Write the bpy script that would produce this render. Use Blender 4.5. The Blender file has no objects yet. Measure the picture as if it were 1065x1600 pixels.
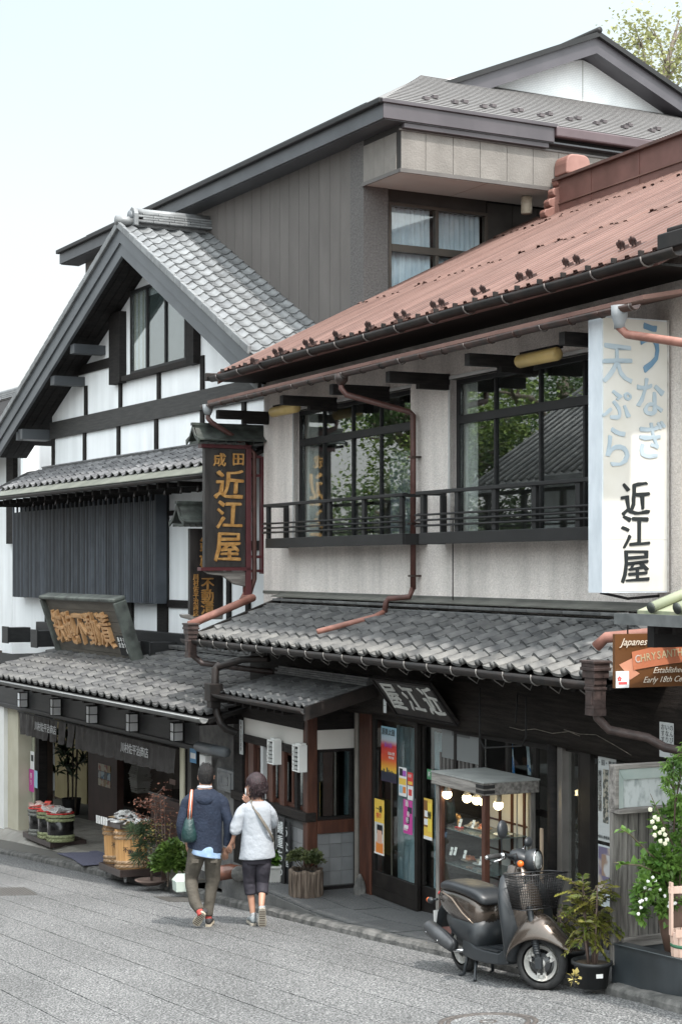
import bpy, math, random
from mathutils import Matrix, Vector, noise as mnoise
R = math.radians
random.seed(7)
scene = bpy.context.scene
col = scene.collection
# ------------------------------------------------------------ camera, sky, sun
CZ = 3.46            # eye height above the inn's door sill
FOC = 2700.0         # focal length in pixels of a 1065 px wide frame
HZ = 885.0           # row of the horizon
cam_d = bpy.data.cameras.new('camera'); cam = bpy.data.objects.new('camera', cam_d); col.objects.link(cam)
cam.location = (0, 0, CZ); cam.rotation_euler = (R(90), 0, 0)
cam_d.sensor_fit = 'VERTICAL'; cam_d.sensor_height = 36.0; cam_d.lens = FOC / 1600 * 36.0
cam_d.shift_y = (HZ - 800) / 1600.0
cam_d.clip_end = 2000
scene.camera = cam
SUN_AZ = Vector((0.47, -0.883)); SUN_EL = R(59)
world = bpy.data.worlds.new('World'); scene.world = world; world.use_nodes = True
wn = world.node_tree; wn.nodes.clear()
wo = wn.nodes.new('ShaderNodeOutputWorld')
sky = wn.nodes.new('ShaderNodeTexSky'); sky.sky_type = 'NISHITA'; sky.sun_disc = False
sky.sun_elevation = SUN_EL; sky.sun_rotation = math.atan2(SUN_AZ.x, SUN_AZ.y); sky.dust_density = 6.0; sky.air_density = 1.2
bg1 = wn.nodes.new('ShaderNodeBackground'); bg1.inputs[1].default_value = 0.12
wn.links.new(sky.outputs[0], bg1.inputs[0])
# thin bright cloud veil over the sky
geo = wn.nodes.new('ShaderNodeTexCoord'); sep = wn.nodes.new('ShaderNodeSeparateXYZ'); wn.links.new(geo.outputs['Generated'], sep.inputs[0])
rmp = wn.nodes.new('ShaderNodeValToRGB'); rmp.color_ramp.elements[0].position = 0.0; rmp.color_ramp.elements[0].color = (0.44, 0.435, 0.43, 1)
rmp.color_ramp.elements[1].position = 0.9; rmp.color_ramp.elements[1].color = (0.37, 0.39, 0.40, 1)
e = rmp.color_ramp.elements.new(0.19); e.color = (0.395, 0.41, 0.41, 1)
e = rmp.color_ramp.elements.new(0.31); e.color = (0.325, 0.37, 0.374, 1)
wn.links.new(sep.outputs[2], rmp.inputs[0])
nz = wn.nodes.new('ShaderNodeTexNoise'); nz.inputs['Scale'].default_value = 5.0; nz.inputs['Detail'].default_value = 4
wn.links.new(geo.outputs['Generated'], nz.inputs[0])
mxs = wn.nodes.new('ShaderNodeMix'); mxs.data_type = 'RGBA'; mxs.blend_type = 'ADD'; mxs.inputs['Factor'].default_value = 0.03
wn.links.new(rmp.outputs[0], mxs.inputs['A']); wn.links.new(nz.outputs[0], mxs.inputs['B'])
# veil brightens towards the sun, boosted out of view to fill the shaded facades
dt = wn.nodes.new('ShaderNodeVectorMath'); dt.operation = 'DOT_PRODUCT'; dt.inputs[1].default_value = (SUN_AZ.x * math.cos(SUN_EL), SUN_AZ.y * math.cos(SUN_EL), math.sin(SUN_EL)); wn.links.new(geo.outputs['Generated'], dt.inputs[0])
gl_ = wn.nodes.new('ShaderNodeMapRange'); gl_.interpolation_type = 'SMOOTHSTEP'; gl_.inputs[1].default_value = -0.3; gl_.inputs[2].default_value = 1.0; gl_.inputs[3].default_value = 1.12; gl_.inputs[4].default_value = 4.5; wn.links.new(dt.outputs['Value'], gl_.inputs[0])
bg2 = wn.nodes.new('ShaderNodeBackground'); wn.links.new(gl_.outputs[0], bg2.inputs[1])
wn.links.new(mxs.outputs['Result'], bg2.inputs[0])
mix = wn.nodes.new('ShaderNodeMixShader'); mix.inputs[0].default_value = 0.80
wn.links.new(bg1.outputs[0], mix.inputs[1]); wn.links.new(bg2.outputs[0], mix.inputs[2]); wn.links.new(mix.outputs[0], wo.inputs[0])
sd = bpy.data.lights.new('sun', 'SUN'); sd.energy = 2.0; sd.angle = R(1.2); sd.color = (1.0, 0.955, 0.9)
sun = bpy.data.objects.new('sun', sd); col.objects.link(sun)
sv = Vector((SUN_AZ.x * math.cos(SUN_EL), SUN_AZ.y * math.cos(SUN_EL), math.sin(SUN_EL)))
sun.rotation_euler = sv.to_track_quat('Z', 'Y').to_euler(); sun.location = (6, -6, 20)
scene.view_settings.view_transform = 'Standard'; scene.view_settings.look = 'None'
scene.view_settings.gamma = 1.0; scene.view_settings.use_curve_mapping = False
scene.view_settings.exposure = 1.25
scene.render.engine = 'CYCLES'
scene.cycles.max_bounces = 8; scene.cycles.transparent_max_bounces = 12

# ------------------------------------------------------------ frames
class Frame:
    def __init__(s, M):
        s.M = M; s.I = M.inverted(); s.c = s.I @ Vector((0, 0, CZ))
    def _d(s, px, py): return s.I.to_3x3() @ Vector(((px - 532.5) / FOC, 1.0, (HZ - py) / FOC))
    def _hit(s, px, py, ax, v):
        d = s._d(px, py); t = (v - s.c[ax]) / d[ax]; return s.c + d * t
    def f(s, px, py, y=0.0): p = s._hit(px, py, 1, y); return p.x, p.z
    def s_(s, px, py, x=0.0): p = s._hit(px, py, 0, x); return p.y, p.z
    def h(s, px, py, z=0.0): p = s._hit(px, py, 2, z); return p.x, p.y
    def X(s, px, y=0.0): return s.f(px, 800, y)[0]
    def Z(s, px, py, y=0.0): return s.f(px, py, y)[1]
    def pl(s, px, py, p0, n):
        d = s._d(px, py); n = Vector(n); t = n.dot(Vector(p0) - s.c) / n.dot(d); return s.c + d * t
    def perp(s, x0):   # a wall across the street line, facing the viewer: local x goes into the building, local y away from the viewer
        m = Matrix(((0, -1, 0, x0), (1, 0, 0, 0), (0, 0, 1, 0), (0, 0, 0, 1)))
        return Frame(s.M @ m)
    def P(s, x, y, z): return s.M @ Vector((x, y, z))
def mkframe(xv, px, Y):
    t = math.atan((532.5 - xv) / FOC)
    u = (math.sin(t), -math.cos(t)); d = (math.cos(t), math.sin(t)); o = ((px - 532.5) / FOC * Y, Y)
    return Frame(Matrix(((u[0], d[0], 0, o[0]), (u[1], d[1], 0, o[1]), (0, 0, 1, 0), (0, 0, 0, 1))))
O = mkframe(-740, 676, 17.0)
L = mkframe(-950, 280, 23.0)
WORLD = Frame(Matrix.Identity(4))
def G(X, Y): return -2.128 + CZ + 0.0392 * X - 0.0832 * Y      # the sloping street
def gpix(px, py):
    a = (px - 532.5) / FOC; b = (HZ - py) / FOC
    Y = -2.128 / (b - 0.0392 * a + 0.0832); return Vector((a * Y, Y, G(a * Y, Y)))
# ------------------------------------------------------------ materials
MATS = {}
def _p(nt):
    return nt.nodes['Principled BSDF']
def mat(name, c, c2=None, sc=4.0, rough=0.7, bump=0.0, bsc=40.0, metal=0.0, st=(1, 1, 1), rnd=0.0, spec=0.5, coat=0.0, detail=4.0, lo=0.35, hi=0.65, emis=None, es=0.0, streak=0.0):
    if name in MATS: return MATS[name]
    m = bpy.data.materials.new(name); m.use_nodes = True; nt = m.node_tree; b = _p(nt)
    b.inputs['Roughness'].default_value = rough; b.inputs['Metallic'].default_value = metal
    b.inputs['Specular IOR Level'].default_value = spec; b.inputs['Coat Weight'].default_value = coat
    b.inputs['Base Color'].default_value = (*c, 1)
    tc = nt.nodes.new('ShaderNodeTexCoord'); mp = nt.nodes.new('ShaderNodeMapping'); mp.inputs['Scale'].default_value = st
    nt.links.new(tc.outputs['Object'], mp.inputs[0])
    out = None
    if rnd:
        oi = nt.nodes.new('ShaderNodeObjectInfo')
        cx = nt.nodes.new('ShaderNodeVectorMath'); cx.operation = 'ADD'
        cm = nt.nodes.new('ShaderNodeCombineXYZ')
        ml = nt.nodes.new('ShaderNodeMath'); ml.operation = 'MULTIPLY'; ml.inputs[1].default_value = 37.0
        nt.links.new(oi.outputs['Random'], ml.inputs[0]); nt.links.new(ml.outputs[0], cm.inputs[0]); nt.links.new(ml.outputs[0], cm.inputs[2])
        nt.links.new(tc.outputs['Object'], cx.inputs[0]); nt.links.new(cm.outputs[0], cx.inputs[1]); nt.links.new(cx.outputs[0], mp.inputs[0])
    if c2 is not None:
        n = nt.nodes.new('ShaderNodeTexNoise'); n.inputs['Scale'].default_value = sc; n.inputs['Detail'].default_value = detail
        nt.links.new(mp.outputs[0], n.inputs[0])
        r = nt.nodes.new('ShaderNodeValToRGB'); r.color_ramp.elements[0].position = lo; r.color_ramp.elements[1].position = hi
        r.color_ramp.elements[0].color = (*c, 1); r.color_ramp.elements[1].color = (*c2, 1)
        nt.links.new(n.outputs[0], r.inputs[0]); out = r.outputs[0]
    if streak:   # soft vertical weathering
        mp2 = nt.nodes.new('ShaderNodeMapping'); mp2.inputs['Scale'].default_value = (1, 1, 0.13); nt.links.new(tc.outputs['Object'], mp2.inputs[0])
        n2 = nt.nodes.new('ShaderNodeTexNoise'); n2.inputs['Scale'].default_value = 3.5; n2.inputs['Detail'].default_value = 5; nt.links.new(mp2.outputs[0], n2.inputs[0])
        rr = nt.nodes.new('ShaderNodeMapRange'); rr.inputs[1].default_value = 0.35; rr.inputs[2].default_value = 0.7; rr.inputs[3].default_value = 1.0 + streak * .3; rr.inputs[4].default_value = 1.0 - streak
        nt.links.new(n2.outputs[0], rr.inputs[0])
        mm = nt.nodes.new('ShaderNodeVectorMath'); mm.operation = 'SCALE'
        if out: nt.links.new(out, mm.inputs[0])
        else: mm.inputs[0].default_value = c
        nt.links.new(rr.outputs[0], mm.inputs['Scale']); out = mm.outputs[0]
    if rnd:
        rr = nt.nodes.new('ShaderNodeMapRange'); rr.inputs[3].default_value = 1 - rnd; rr.inputs[4].default_value = 1 + rnd
        nt.links.new(oi.outputs['Random'], rr.inputs[0])
        mm = nt.nodes.new('ShaderNodeVectorMath'); mm.operation = 'SCALE'
        if out: nt.links.new(out, mm.inputs[0])
        else: mm.inputs[0].default_value = c
        nt.links.new(rr.outputs[0], mm.inputs['Scale']); out = mm.outputs[0]
    if out: nt.links.new(out, b.inputs['Base Color'])
    if bump:
        n = nt.nodes.new('ShaderNodeTexNoise'); n.inputs['Scale'].default_value = bsc; n.inputs['Detail'].default_value = 5
        nt.links.new(mp.outputs[0], n.inputs[0])
        bp = nt.nodes.new('ShaderNodeBump'); bp.inputs['Strength'].default_value = bump; bp.inputs['Distance'].default_value = 0.02
        nt.links.new(n.outputs[0], bp.inputs['Height']); nt.links.new(bp.outputs[0], b.inputs['Normal'])
    if emis: b.inputs['Emission Color'].default_value = (*emis, 1); b.inputs['Emission Strength'].default_value = es
    MATS[name] = m; return m
def glassmat(name, tint=(0.9, 0.95, 0.94), refl=0.3, rough=0.0):
    if name in MATS: return MATS[name]
    m = bpy.data.materials.new(name); m.use_nodes = True; nt = m.node_tree; nt.nodes.clear()
    o = nt.nodes.new('ShaderNodeOutputMaterial'); t = nt.nodes.new('ShaderNodeBsdfTransparent'); t.inputs[0].default_value = (*tint, 1)
    g = nt.nodes.new('ShaderNodeBsdfGlossy'); g.inputs['Roughness'].default_value = rough; g.inputs[0].default_value = (0.95, 0.98, 0.98, 1)
    lw = nt.nodes.new('ShaderNodeLayerWeight'); lw.inputs[0].default_value = .5     # Schlick, the same from both faces of the pane
    fr = nt.nodes.new('ShaderNodeMath'); fr.operation = 'POWER'; fr.inputs[1].default_value = 5.0; nt.links.new(lw.outputs['Facing'], fr.inputs[0])
    mr = nt.nodes.new('ShaderNodeMapRange'); mr.inputs[1].default_value = 0.0; mr.inputs[2].default_value = 1.0; mr.inputs[3].default_value = .04 + refl; mr.inputs[4].default_value = 1.0
    nt.links.new(fr.outputs[0], mr.inputs[0])
    x = nt.nodes.new('ShaderNodeMixShader'); nt.links.new(mr.outputs[0], x.inputs[0]); nt.links.new(t.outputs[0], x.inputs[1]); nt.links.new(g.outputs[0], x.inputs[2])
    nt.links.new(x.outputs[0], o.inputs[0]); MATS[name] = m; return m
DW = mat('dark_timber', (0.009, 0.008, 0.008), (0.020, 0.017, 0.016), 6, .7, .25, 30, st=(1, 1, 6), spec=.2)
DWH = mat('dark_timber_level', (0.014, 0.012, 0.011), (0.028, 0.023, 0.021), 6, .7, .3, 30, st=(.6, 3, 9), spec=.2)
BEAM = mat('weathered_beam', (0.009, 0.007, 0.006), (0.026, 0.021, 0.018), 5, .75, .6, 26, st=(.5, 3, 7), spec=.18)
TRIM = mat('charcoal_painted_metal', (0.013, 0.013, 0.0135), (0.019, 0.0185, 0.019), 3, .5, spec=.3)
BARGE = mat('slate_grey_sheet_metal', (0.075, 0.082, 0.09), (0.10, 0.108, 0.117), 1.5, .42, streak=.1)
BARGE_D = mat('dark_grey_sheet_metal', (0.045, 0.05, 0.056), (0.06, 0.066, 0.073), 1.5, .45)
REDW = mat('red_brown_wood', (0.045, 0.015, 0.009), (0.09, 0.032, 0.018), 5, .5, .2, 30, st=(3, 3, .5))
MAROON = mat('maroon_painted_steel', (0.075, 0.016, 0.020), (0.10, 0.024, 0.028), 4, .4)
PLAST = mat('white_plaster', (0.82, 0.83, 0.84), (0.86, 0.87, 0.88), 2, .9, .08, 60, streak=.11)
STUC = mat('grey_stucco', (0.66, 0.60, 0.56), (0.82, 0.755, 0.71), 70, .95, .9, 90, streak=.24, detail=2)
SID = mat('brown_siding', (0.098, 0.088, 0.082), (0.115, 0.104, 0.097), 3, .75, .25, 60, rnd=.07, st=(1, 1, .5), streak=.08)
SIDL = mat('taupe_siding', (0.165, 0.152, 0.138), (0.195, 0.181, 0.165), 5, .8, .35, 50, rnd=.05, streak=.12)
RENDER_G = mat('dark_roughcast', (0.085, 0.08, 0.078), (0.12, 0.113, 0.11), 40, .95, 1.0, 50)
TILE = mat('grey_roof_tile', (0.052, 0.053, 0.055), (0.12, 0.12, 0.118), 7, .48, .15, 40, rnd=.24, spec=.6)
TILEW = mat('weathered_roof_tile', (0.07, 0.07, 0.07), (0.165, 0.16, 0.15), 6, .6, .35, 30, rnd=.2)
TILEL = mat('silver_roof_tile', (0.12, 0.124, 0.128), (0.19, 0.197, 0.20), 5, .4, .1, 40, rnd=.16, spec=.7)
REDR = mat('faded_red_roof_metal', (0.108, 0.054, 0.042), (0.170, 0.095, 0.077), 2.2, .6, .1, 12, rnd=.12, spec=.35, st=(1, .4, 1))
REDD = mat('dark_red_roof_metal', (0.10, 0.045, 0.036), (0.15, 0.07, 0.058), 3, .5, .1, 12)
PIPE = mat('brown_gutter', (0.018, 0.012, 0.010), (0.055, 0.026, 0.020), 8, .45, .05, 30)
GUTD = mat('dark_gutter', (0.010, 0.009, 0.0085), (0.024, 0.018, 0.016), 6, .5, spec=.3)
PIPER = mat('red_brown_pipe', (0.062, 0.024, 0.019), (0.10, 0.042, 0.034), 9, .55, .1, 30, streak=.2)
PIPEP = mat('faded_pink_pipe', (0.20, 0.085, 0.062), (0.28, 0.13, 0.10), 9, .6, .1, 30)
COPP = mat('green_copper_sheet', (0.115, 0.12, 0.10), (0.18, 0.185, 0.155), 3, .5, .05, 20)
COPD = mat('dark_green_copper', (0.018, 0.020, 0.018), (0.050, 0.060, 0.052), 9, .5, .1, 30)
BLACK = mat('interior_black', (0.012, 0.011, 0.011), None, rough=.8)
SOFF = mat('beige_soffit', (0.46, 0.47, 0.45), (0.50, 0.51, 0.49), 2, .8)
GLASS = glassmat('window_glass', (0.82, 0.85, 0.85), .12); GLASSD = glassmat('dim_shopfront_glass', (0.88, 0.90, 0.90), .01)
GLASSC = glassmat('clear_glass', (0.94, 0.96, 0.955), .0)
CURT = mat('white_curtain', (0.62, 0.66, 0.68), (0.72, 0.76, 0.78), 4, .9)
WOODG = mat('silvery_weathered_wood', (0.085, 0.078, 0.072), (0.24, 0.225, 0.205), 7, .85, .6, 24, st=(4, 4, .4), rnd=.12)
WOODGH = mat('silvery_weathered_wood_level', (0.11, 0.10, 0.092), (0.27, 0.25, 0.23), 7, .85, .5, 24, st=(.4, 4, 4))
CONC = mat('kerb_concrete', (0.065, 0.065, 0.062), (0.16, 0.155, 0.147), 9, .95, .8, 30)
WHITEM = mat('white_enamel', (0.72, 0.72, 0.70), (0.78, 0.78, 0.76), 2, .4)
GOLD = mat('gold_leaf', (0.50, 0.25, 0.075), (0.72, 0.42, 0.16), 14, .32, .35, 30, metal=.55)

# ------------------------------------------------------------ mesh helpers
PW = {}
class MB:
    def __init__(s): s.v = []; s.f = []; s.sm = []
    def add(s, vs, fs, smooth=False, m=None):
        o = len(s.v)
        s.v += [tuple(m @ Vector(v)) if m is not None else tuple(v) for v in vs]
        s.f += [tuple(i + o for i in f) for f in fs]; s.sm += [smooth] * len(fs); return s
    def box(s, x0, x1, y0, y1, z0, z1, m=None):
        if x0 > x1: x0, x1 = x1, x0
        if y0 > y1: y0, y1 = y1, y0
        if z0 > z1: z0, z1 = z1, z0
        vs = [(x0, y0, z0), (x1, y0, z0), (x1, y1, z0), (x0, y1, z0), (x0, y0, z1), (x1, y0, z1), (x1, y1, z1), (x0, y1, z1)]
        return s.add(vs, [(3, 2, 1, 0), (4, 5, 6, 7), (0, 1, 5, 4), (1, 2, 6, 5), (2, 3, 7, 6), (3, 0, 4, 7)], False, m)
    def prism(s, poly, vec, m=None, smooth=False):
        n = len(poly); v = Vector(vec); vs = [Vector(p) for p in poly] + [Vector(p) + v for p in poly]
        fs = [tuple(range(n))[::-1], tuple(range(n, 2 * n))]
        s.add(vs, fs, False, m); k = len(s.v) - 2 * n
        for i in range(n):
            j = (i + 1) % n; s.f.append((k + i, k + j, k + n + j, k + n + i)); s.sm.append(smooth)
        return s
    def rings(s, rs, closed=True, cap=True, smooth=True, m=None):
        n = len(rs[0]); vs = [p for r in rs for p in r]; fs = []
        for a in range(len(rs) - 1):
            for i in range(n if closed else n - 1):
                j = (i + 1) % n; fs.append((a * n + i, a * n + j, (a + 1) * n + j, (a + 1) * n + i))
        if cap and closed: fs.append(tuple(range(n))[::-1]); fs.append(tuple((len(rs) - 1) * n + i for i in range(n)))
        return s.add(vs, fs, smooth, m)
    def tube(s, pts, r, n=8, cap=True, m=None, squash=1.0):
        pts = [Vector(p) for p in pts]; rs = r if isinstance(r, (list, tuple)) else [r] * len(pts); out = []
        ref = None
        for i, p in enumerate(pts):
            d = (pts[min(i + 1, len(pts) - 1)] - pts[max(i - 1, 0)]).normalized()
            if ref is None:
                ref = Vector((0, 0, 1)) if abs(d.z) < .9 else Vector((1, 0, 0))
            a = d.cross(ref); 
            if a.length < 1e-4: a = d.cross(Vector((0, 1, 0)))
            a.normalize(); b = a.cross(d).normalized(); ref = b
            out.append([p + (a * math.cos(t) + b * math.sin(t) * squash) * rs[i] for t in [2 * math.pi * k / n for k in range(n)]])
        return s.rings(out, m=m, cap=cap)
    def lathe(s, prof, c=(0, 0, 0), n=16, m=None, cap=True, wob=0.0):
        c = Vector(c)
        rs = [[c + Vector((r * math.cos(2 * math.pi * k / n) * (1 + wob * math.sin(k * 2.3)), r * math.sin(2 * math.pi * k / n) * (1 + wob * math.sin(k * 1.7)), z)) for k in range(n)] for r, z in prof]
        return s.rings(rs, m=m, cap=cap)
    def ball(s, c, r, n=10, k=6, m=None):
        if not isinstance(r, (list, tuple)): r = (r, r, r)
        rs = []
        for i in range(k + 1):
            t = -math.pi / 2 + math.pi * i / k; q = max(math.cos(t), .02)
            rs.append([Vector((c[0] + r[0] * q * math.cos(2 * math.pi * j / n), c[1] + r[1] * q * math.sin(2 * math.pi * j / n), c[2] + r[2] * math.sin(t))) for j in range(n)])
        return s.rings(rs, m=m)
    def mesh(s, name, mt=None):
        me = bpy.data.meshes.new(name); me.from_pydata(s.v, [], s.f); me.polygons.foreach_set('use_smooth', s.sm)
        me.update()
        if mt: me.materials.append(mt)
        return me
    def build(s, name, mt, parent=None, W=None, **k): return link(name, s.mesh(name, mt), parent, W, **k)
def link(name, me, parent=None, W=None, bevel=0.0, solid=0.0, subsurf=0, label=None, kind=None):
    o = bpy.data.objects.new(name, me); col.objects.link(o)
    W = W.M if isinstance(W, Frame) else (W if W is not None else (PW[parent] if parent is not None else Matrix.Identity(4)))
    if parent is not None:
        o.parent = parent; o.matrix_basis = PW[parent].inverted() @ W
    else: o.matrix_basis = W
    PW[o] = W.copy()
    if bevel: b = o.modifiers.new('b', 'BEVEL'); b.width = bevel; b.segments = 2; b.limit_method = 'ANGLE'; b.angle_limit = R(40)
    if solid: b = o.modifiers.new('s', 'SOLIDIFY'); b.thickness = solid; b.offset = 0
    if subsurf: b = o.modifiers.new('ss', 'SUBSURF'); b.levels = subsurf; b.render_levels = subsurf
    if label: o['label'] = label
    if kind: o['kind'] = kind
    return o
def thing(name, label, cat, W, group=None):
    o = bpy.data.objects.new(name, None); col.objects.link(o); o.empty_display_size = .2
    if isinstance(W, Frame): W = W.M
    if not isinstance(W, Matrix): W = Matrix.Translation(Vector(W))
    o.matrix_basis = W; PW[o] = W.copy(); o['label'] = label; o['category'] = cat
    if group: o['group'] = group
    return o
def tag(o, label, cat, group=None):
    o['label'] = label; o['category'] = cat
    if group: o['group'] = group
    return o
def struct(o): o['kind'] = 'structure'; return o
def box(name, mt, parent, x0, x1, y0, y1, z0, z1, W=None, **k):
    return MB().box(x0, x1, y0, y1, z0, z1).build(name, mt, parent, W, **k)
def walls(mb, x0, x1, z0, z1, y0, y1, holes):
    """wall slab between y0 and y1 with rectangular holes (hx0,hx1,hz0,hz1), sorted left to right and not overlapping"""
    cx = x0
    for hx0, hx1, hz0, hz1 in holes:
        if hx0 > cx: mb.box(cx, hx0, y0, y1, z0, z1)
        if hz0 > z0: mb.box(hx0, hx1, y0, y1, z0, hz0)
        if hz1 < z1: mb.box(hx0, hx1, y0, y1, hz1, z1)
        cx = hx1
    if x1 > cx: mb.box(cx, x1, y0, y1, z0, z1)
    return mb
def window(parent, F, x0, x1, z0, z1, y, vs=(), hs=(), fw=.045, dp=.06, mt=None, glass=None, bar=.03):
    """frame with uprights at vs and rails at hs, a pane in each light"""
    mt = mt or TRIM; glass = glass or GLASS
    mb = MB(); mb.box(x0, x1, y, y + dp, z1 - fw, z1); mb.box(x0, x1, y, y + dp, z0, z0 + fw)
    mb.box(x0, x0 + fw, y, y + dp, z0 + fw, z1 - fw); mb.box(x1 - fw, x1, y, y + dp, z0 + fw, z1 - fw)
    hs = sorted(hs); zz = [z0 + fw] + [h for h, t in hs] + [z1 - fw]
    for h, t in hs: mb.box(x0 + fw, x1 - fw, y - .004, y + dp - .004, h - t / 2, h + t / 2)
    xs = [x0 + fw] + sorted(vs) + [x1 - fw]
    for v in vs: mb.box(v - bar / 2, v + bar / 2, y + .006, y + dp - .008, z0 + fw, z1 - fw)
    w = mb.build('window', mt, parent, F, bevel=.004)
    for i in range(len(xs) - 1):
        for j in range(len(zz) - 1):
            p = MB().box(xs[i] + .004, xs[i + 1] - .004, y + .028, y + .034, zz[j] + .004, zz[j + 1] - .004).build('pane', glass, w, F)
            if glass is GLASS: 
                p.matrix_basis = p.matrix_basis @ Matrix.Translation(Vector(((xs[i]+xs[i+1])/2, y, (zz[j]+zz[j+1])/2))) @ Matrix.Rotation(R(random.uniform(-.35, .35)), 4, 'Z') @ Matrix.Rotation(R(random.uniform(-.25, .25)), 4, 'X') @ Matrix.Translation(-Vector(((xs[i]+xs[i+1])/2, y, (zz[j]+zz[j+1])/2)))
    return w
def tile_mesh(name, w, l, mt, amp=.022, th=.02, n=11, rnd_end=False, eave=False):
    mb = MB(); top = []; 
    def z(t): 
        return amp * (1.9 * math.exp(-((t - .80) / .15) ** 2) - .55 * math.sin(math.pi * min(1, t / .66)) * (t < .66) - .25)
    W_ = w * 1.03
    for yy, lift in ((-.004 if rnd_end else 0, th + .004), (l * .5, th * .55), (l, 0)):
        row = []
        for i in range(n):
            t = i / (n - 1); y = yy
            if rnd_end and yy <= 0 and t < .72: y = yy - .03 * math.sin(math.pi * t / .72)
            row.append((t * W_, y, z(t) + lift))
        top.append(row)
    mb.rings(top, closed=False, smooth=True)
    low = [(x, y, zz - th) for x, y, zz in top[0]]
    o = len(mb.v); mb.add(top[0] + low, [(n + i, n + i + 1, i + 1, i) for i in range(n - 1)], False)
    # right flank
    r = [top[k][-1] for k in range(3)]; mb.add(r + [(x, y, zz - th) for x, y, zz in r], [(0, 1, 4, 3), (1, 2, 5, 4)][::1], False)
    if eave: mb.tube([(w * .70, -.016, th + amp * .45), (w * .70, .05, th + amp * .45)], .031, 10)
    me = mb.mesh(name, mt); me.flip_normals() if False else None
    return me
def tiles(parent, F, org, across, up, nc, nr, w, ex, me, eave_me=None, jit=.004, skip=None, name='tile'):
    a = Vector(across).normalized(); u = Vector(up).normalized(); nrm = a.cross(u).normalized(); org = Vector(org)
    base = Matrix(((a.x, u.x, nrm.x, 0), (a.y, u.y, nrm.y, 0), (a.z, u.z, nrm.z, 0), (0, 0, 0, 1)))
    FM = F.M if isinstance(F, Frame) else F
    PI_ = PW[parent].inverted()
    for r in range(nr):
        for c in range(nc):
            if skip and skip(c, r): continue
            p = org + a * (c * w + random.uniform(-jit, jit)) + u * (r * ex + random.uniform(-jit, jit)) + nrm * random.uniform(0, jit)
            m = Matrix.Translation(p) @ base @ Matrix.Rotation(R(random.uniform(-.8, .8)), 4, 'Z') @ Matrix.Rotation(R(random.uniform(-.7, .7)), 4, 'Y')
            o = bpy.data.objects.new(name, eave_me if (r == 0 and eave_me) else me); col.objects.link(o)
            o.parent = parent; o.matrix_basis = PI_ @ FM @ m
def text_mesh(body, size, ext=.004, off=0.0, mt=None, shear=0.0, sx=1.0, name='lettering', align='CENTER', res=3, brush=0.0):
    cu = bpy.data.curves.new('t', 'FONT'); cu.body = body; cu.size = size; cu.extrude = ext; cu.offset = min(off, size * .006); cu.shear = shear
    cu.align_x = align; cu.align_y = 'CENTER'; cu.resolution_u = res
    ob = bpy.data.objects.new('t', cu); col.objects.link(ob)
    dg = bpy.context.evaluated_depsgraph_get(); me = bpy.data.meshes.new_from_object(ob.evaluated_get(dg))
    bpy.data.objects.remove(ob); bpy.data.curves.remove(cu)
    if brush:
        sd_ = Vector((random.uniform(0, 50), random.uniform(0, 50), 0))
        vs = [v.co.copy() for v in me.vertices]; fs = [tuple(p.vertices) for p in me.polygons]; av = []; af = []
        for k, (dx, dy) in enumerate(((-1, -.35), (1, .35), (.2, -.9), (-.2, .9))):
            o = len(av); av += [v + Vector((dx * brush * size, dy * brush * size * .6, k * .0006)) for v in vs]; af += [tuple(i + o for i in f) for f in fs]
        av = [v + Vector((mnoise.noise(v / size * 3.1 + sd_), mnoise.noise(v / size * 3.1 - sd_), 0)) * size * .05 + Vector((mnoise.noise(v / size * 9 + sd_), mnoise.noise(v / size * 9 - sd_), 0)) * size * .018 for v in av]
        bpy.data.meshes.remove(me); me = bpy.data.meshes.new('t'); me.from_pydata([tuple(v) for v in av], [], af)
    me.transform(Matrix.Scale(sx, 4, (1, 0, 0))); me.transform(Matrix.Rotation(R(90), 4, 'X'))
    me.name = name; me.materials.clear()
    if mt: me.materials.append(mt)
    return me
def text(parent, F, x, y, z, body, size, mt, ext=.004, off=0.0, shear=0.0, sx=1.0, rz=0.0, rx=0.0, ry=0.0, name='lettering', align='CENTER', brush=0.0):
    me = text_mesh(body, size, ext, off, mt, shear, sx, name, align, brush=brush)
    W = (F.M if isinstance(F, Frame) else F) @ Matrix.Translation((x, y, z)) @ Matrix.Rotation(rz, 4, 'Z') @ Matrix.Rotation(rx, 4, 'X') @ Matrix.Rotation(ry, 4, 'Y')
    return link(name, me, parent, W)
def vtext(parent, F, x, y, z, chars, size, mt, pitch=None, **k):
    pitch = pitch or size * 1.05
    for i, c in enumerate(chars): text(parent, F, x, y, z - i * pitch, c, size, mt, **k)
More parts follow.
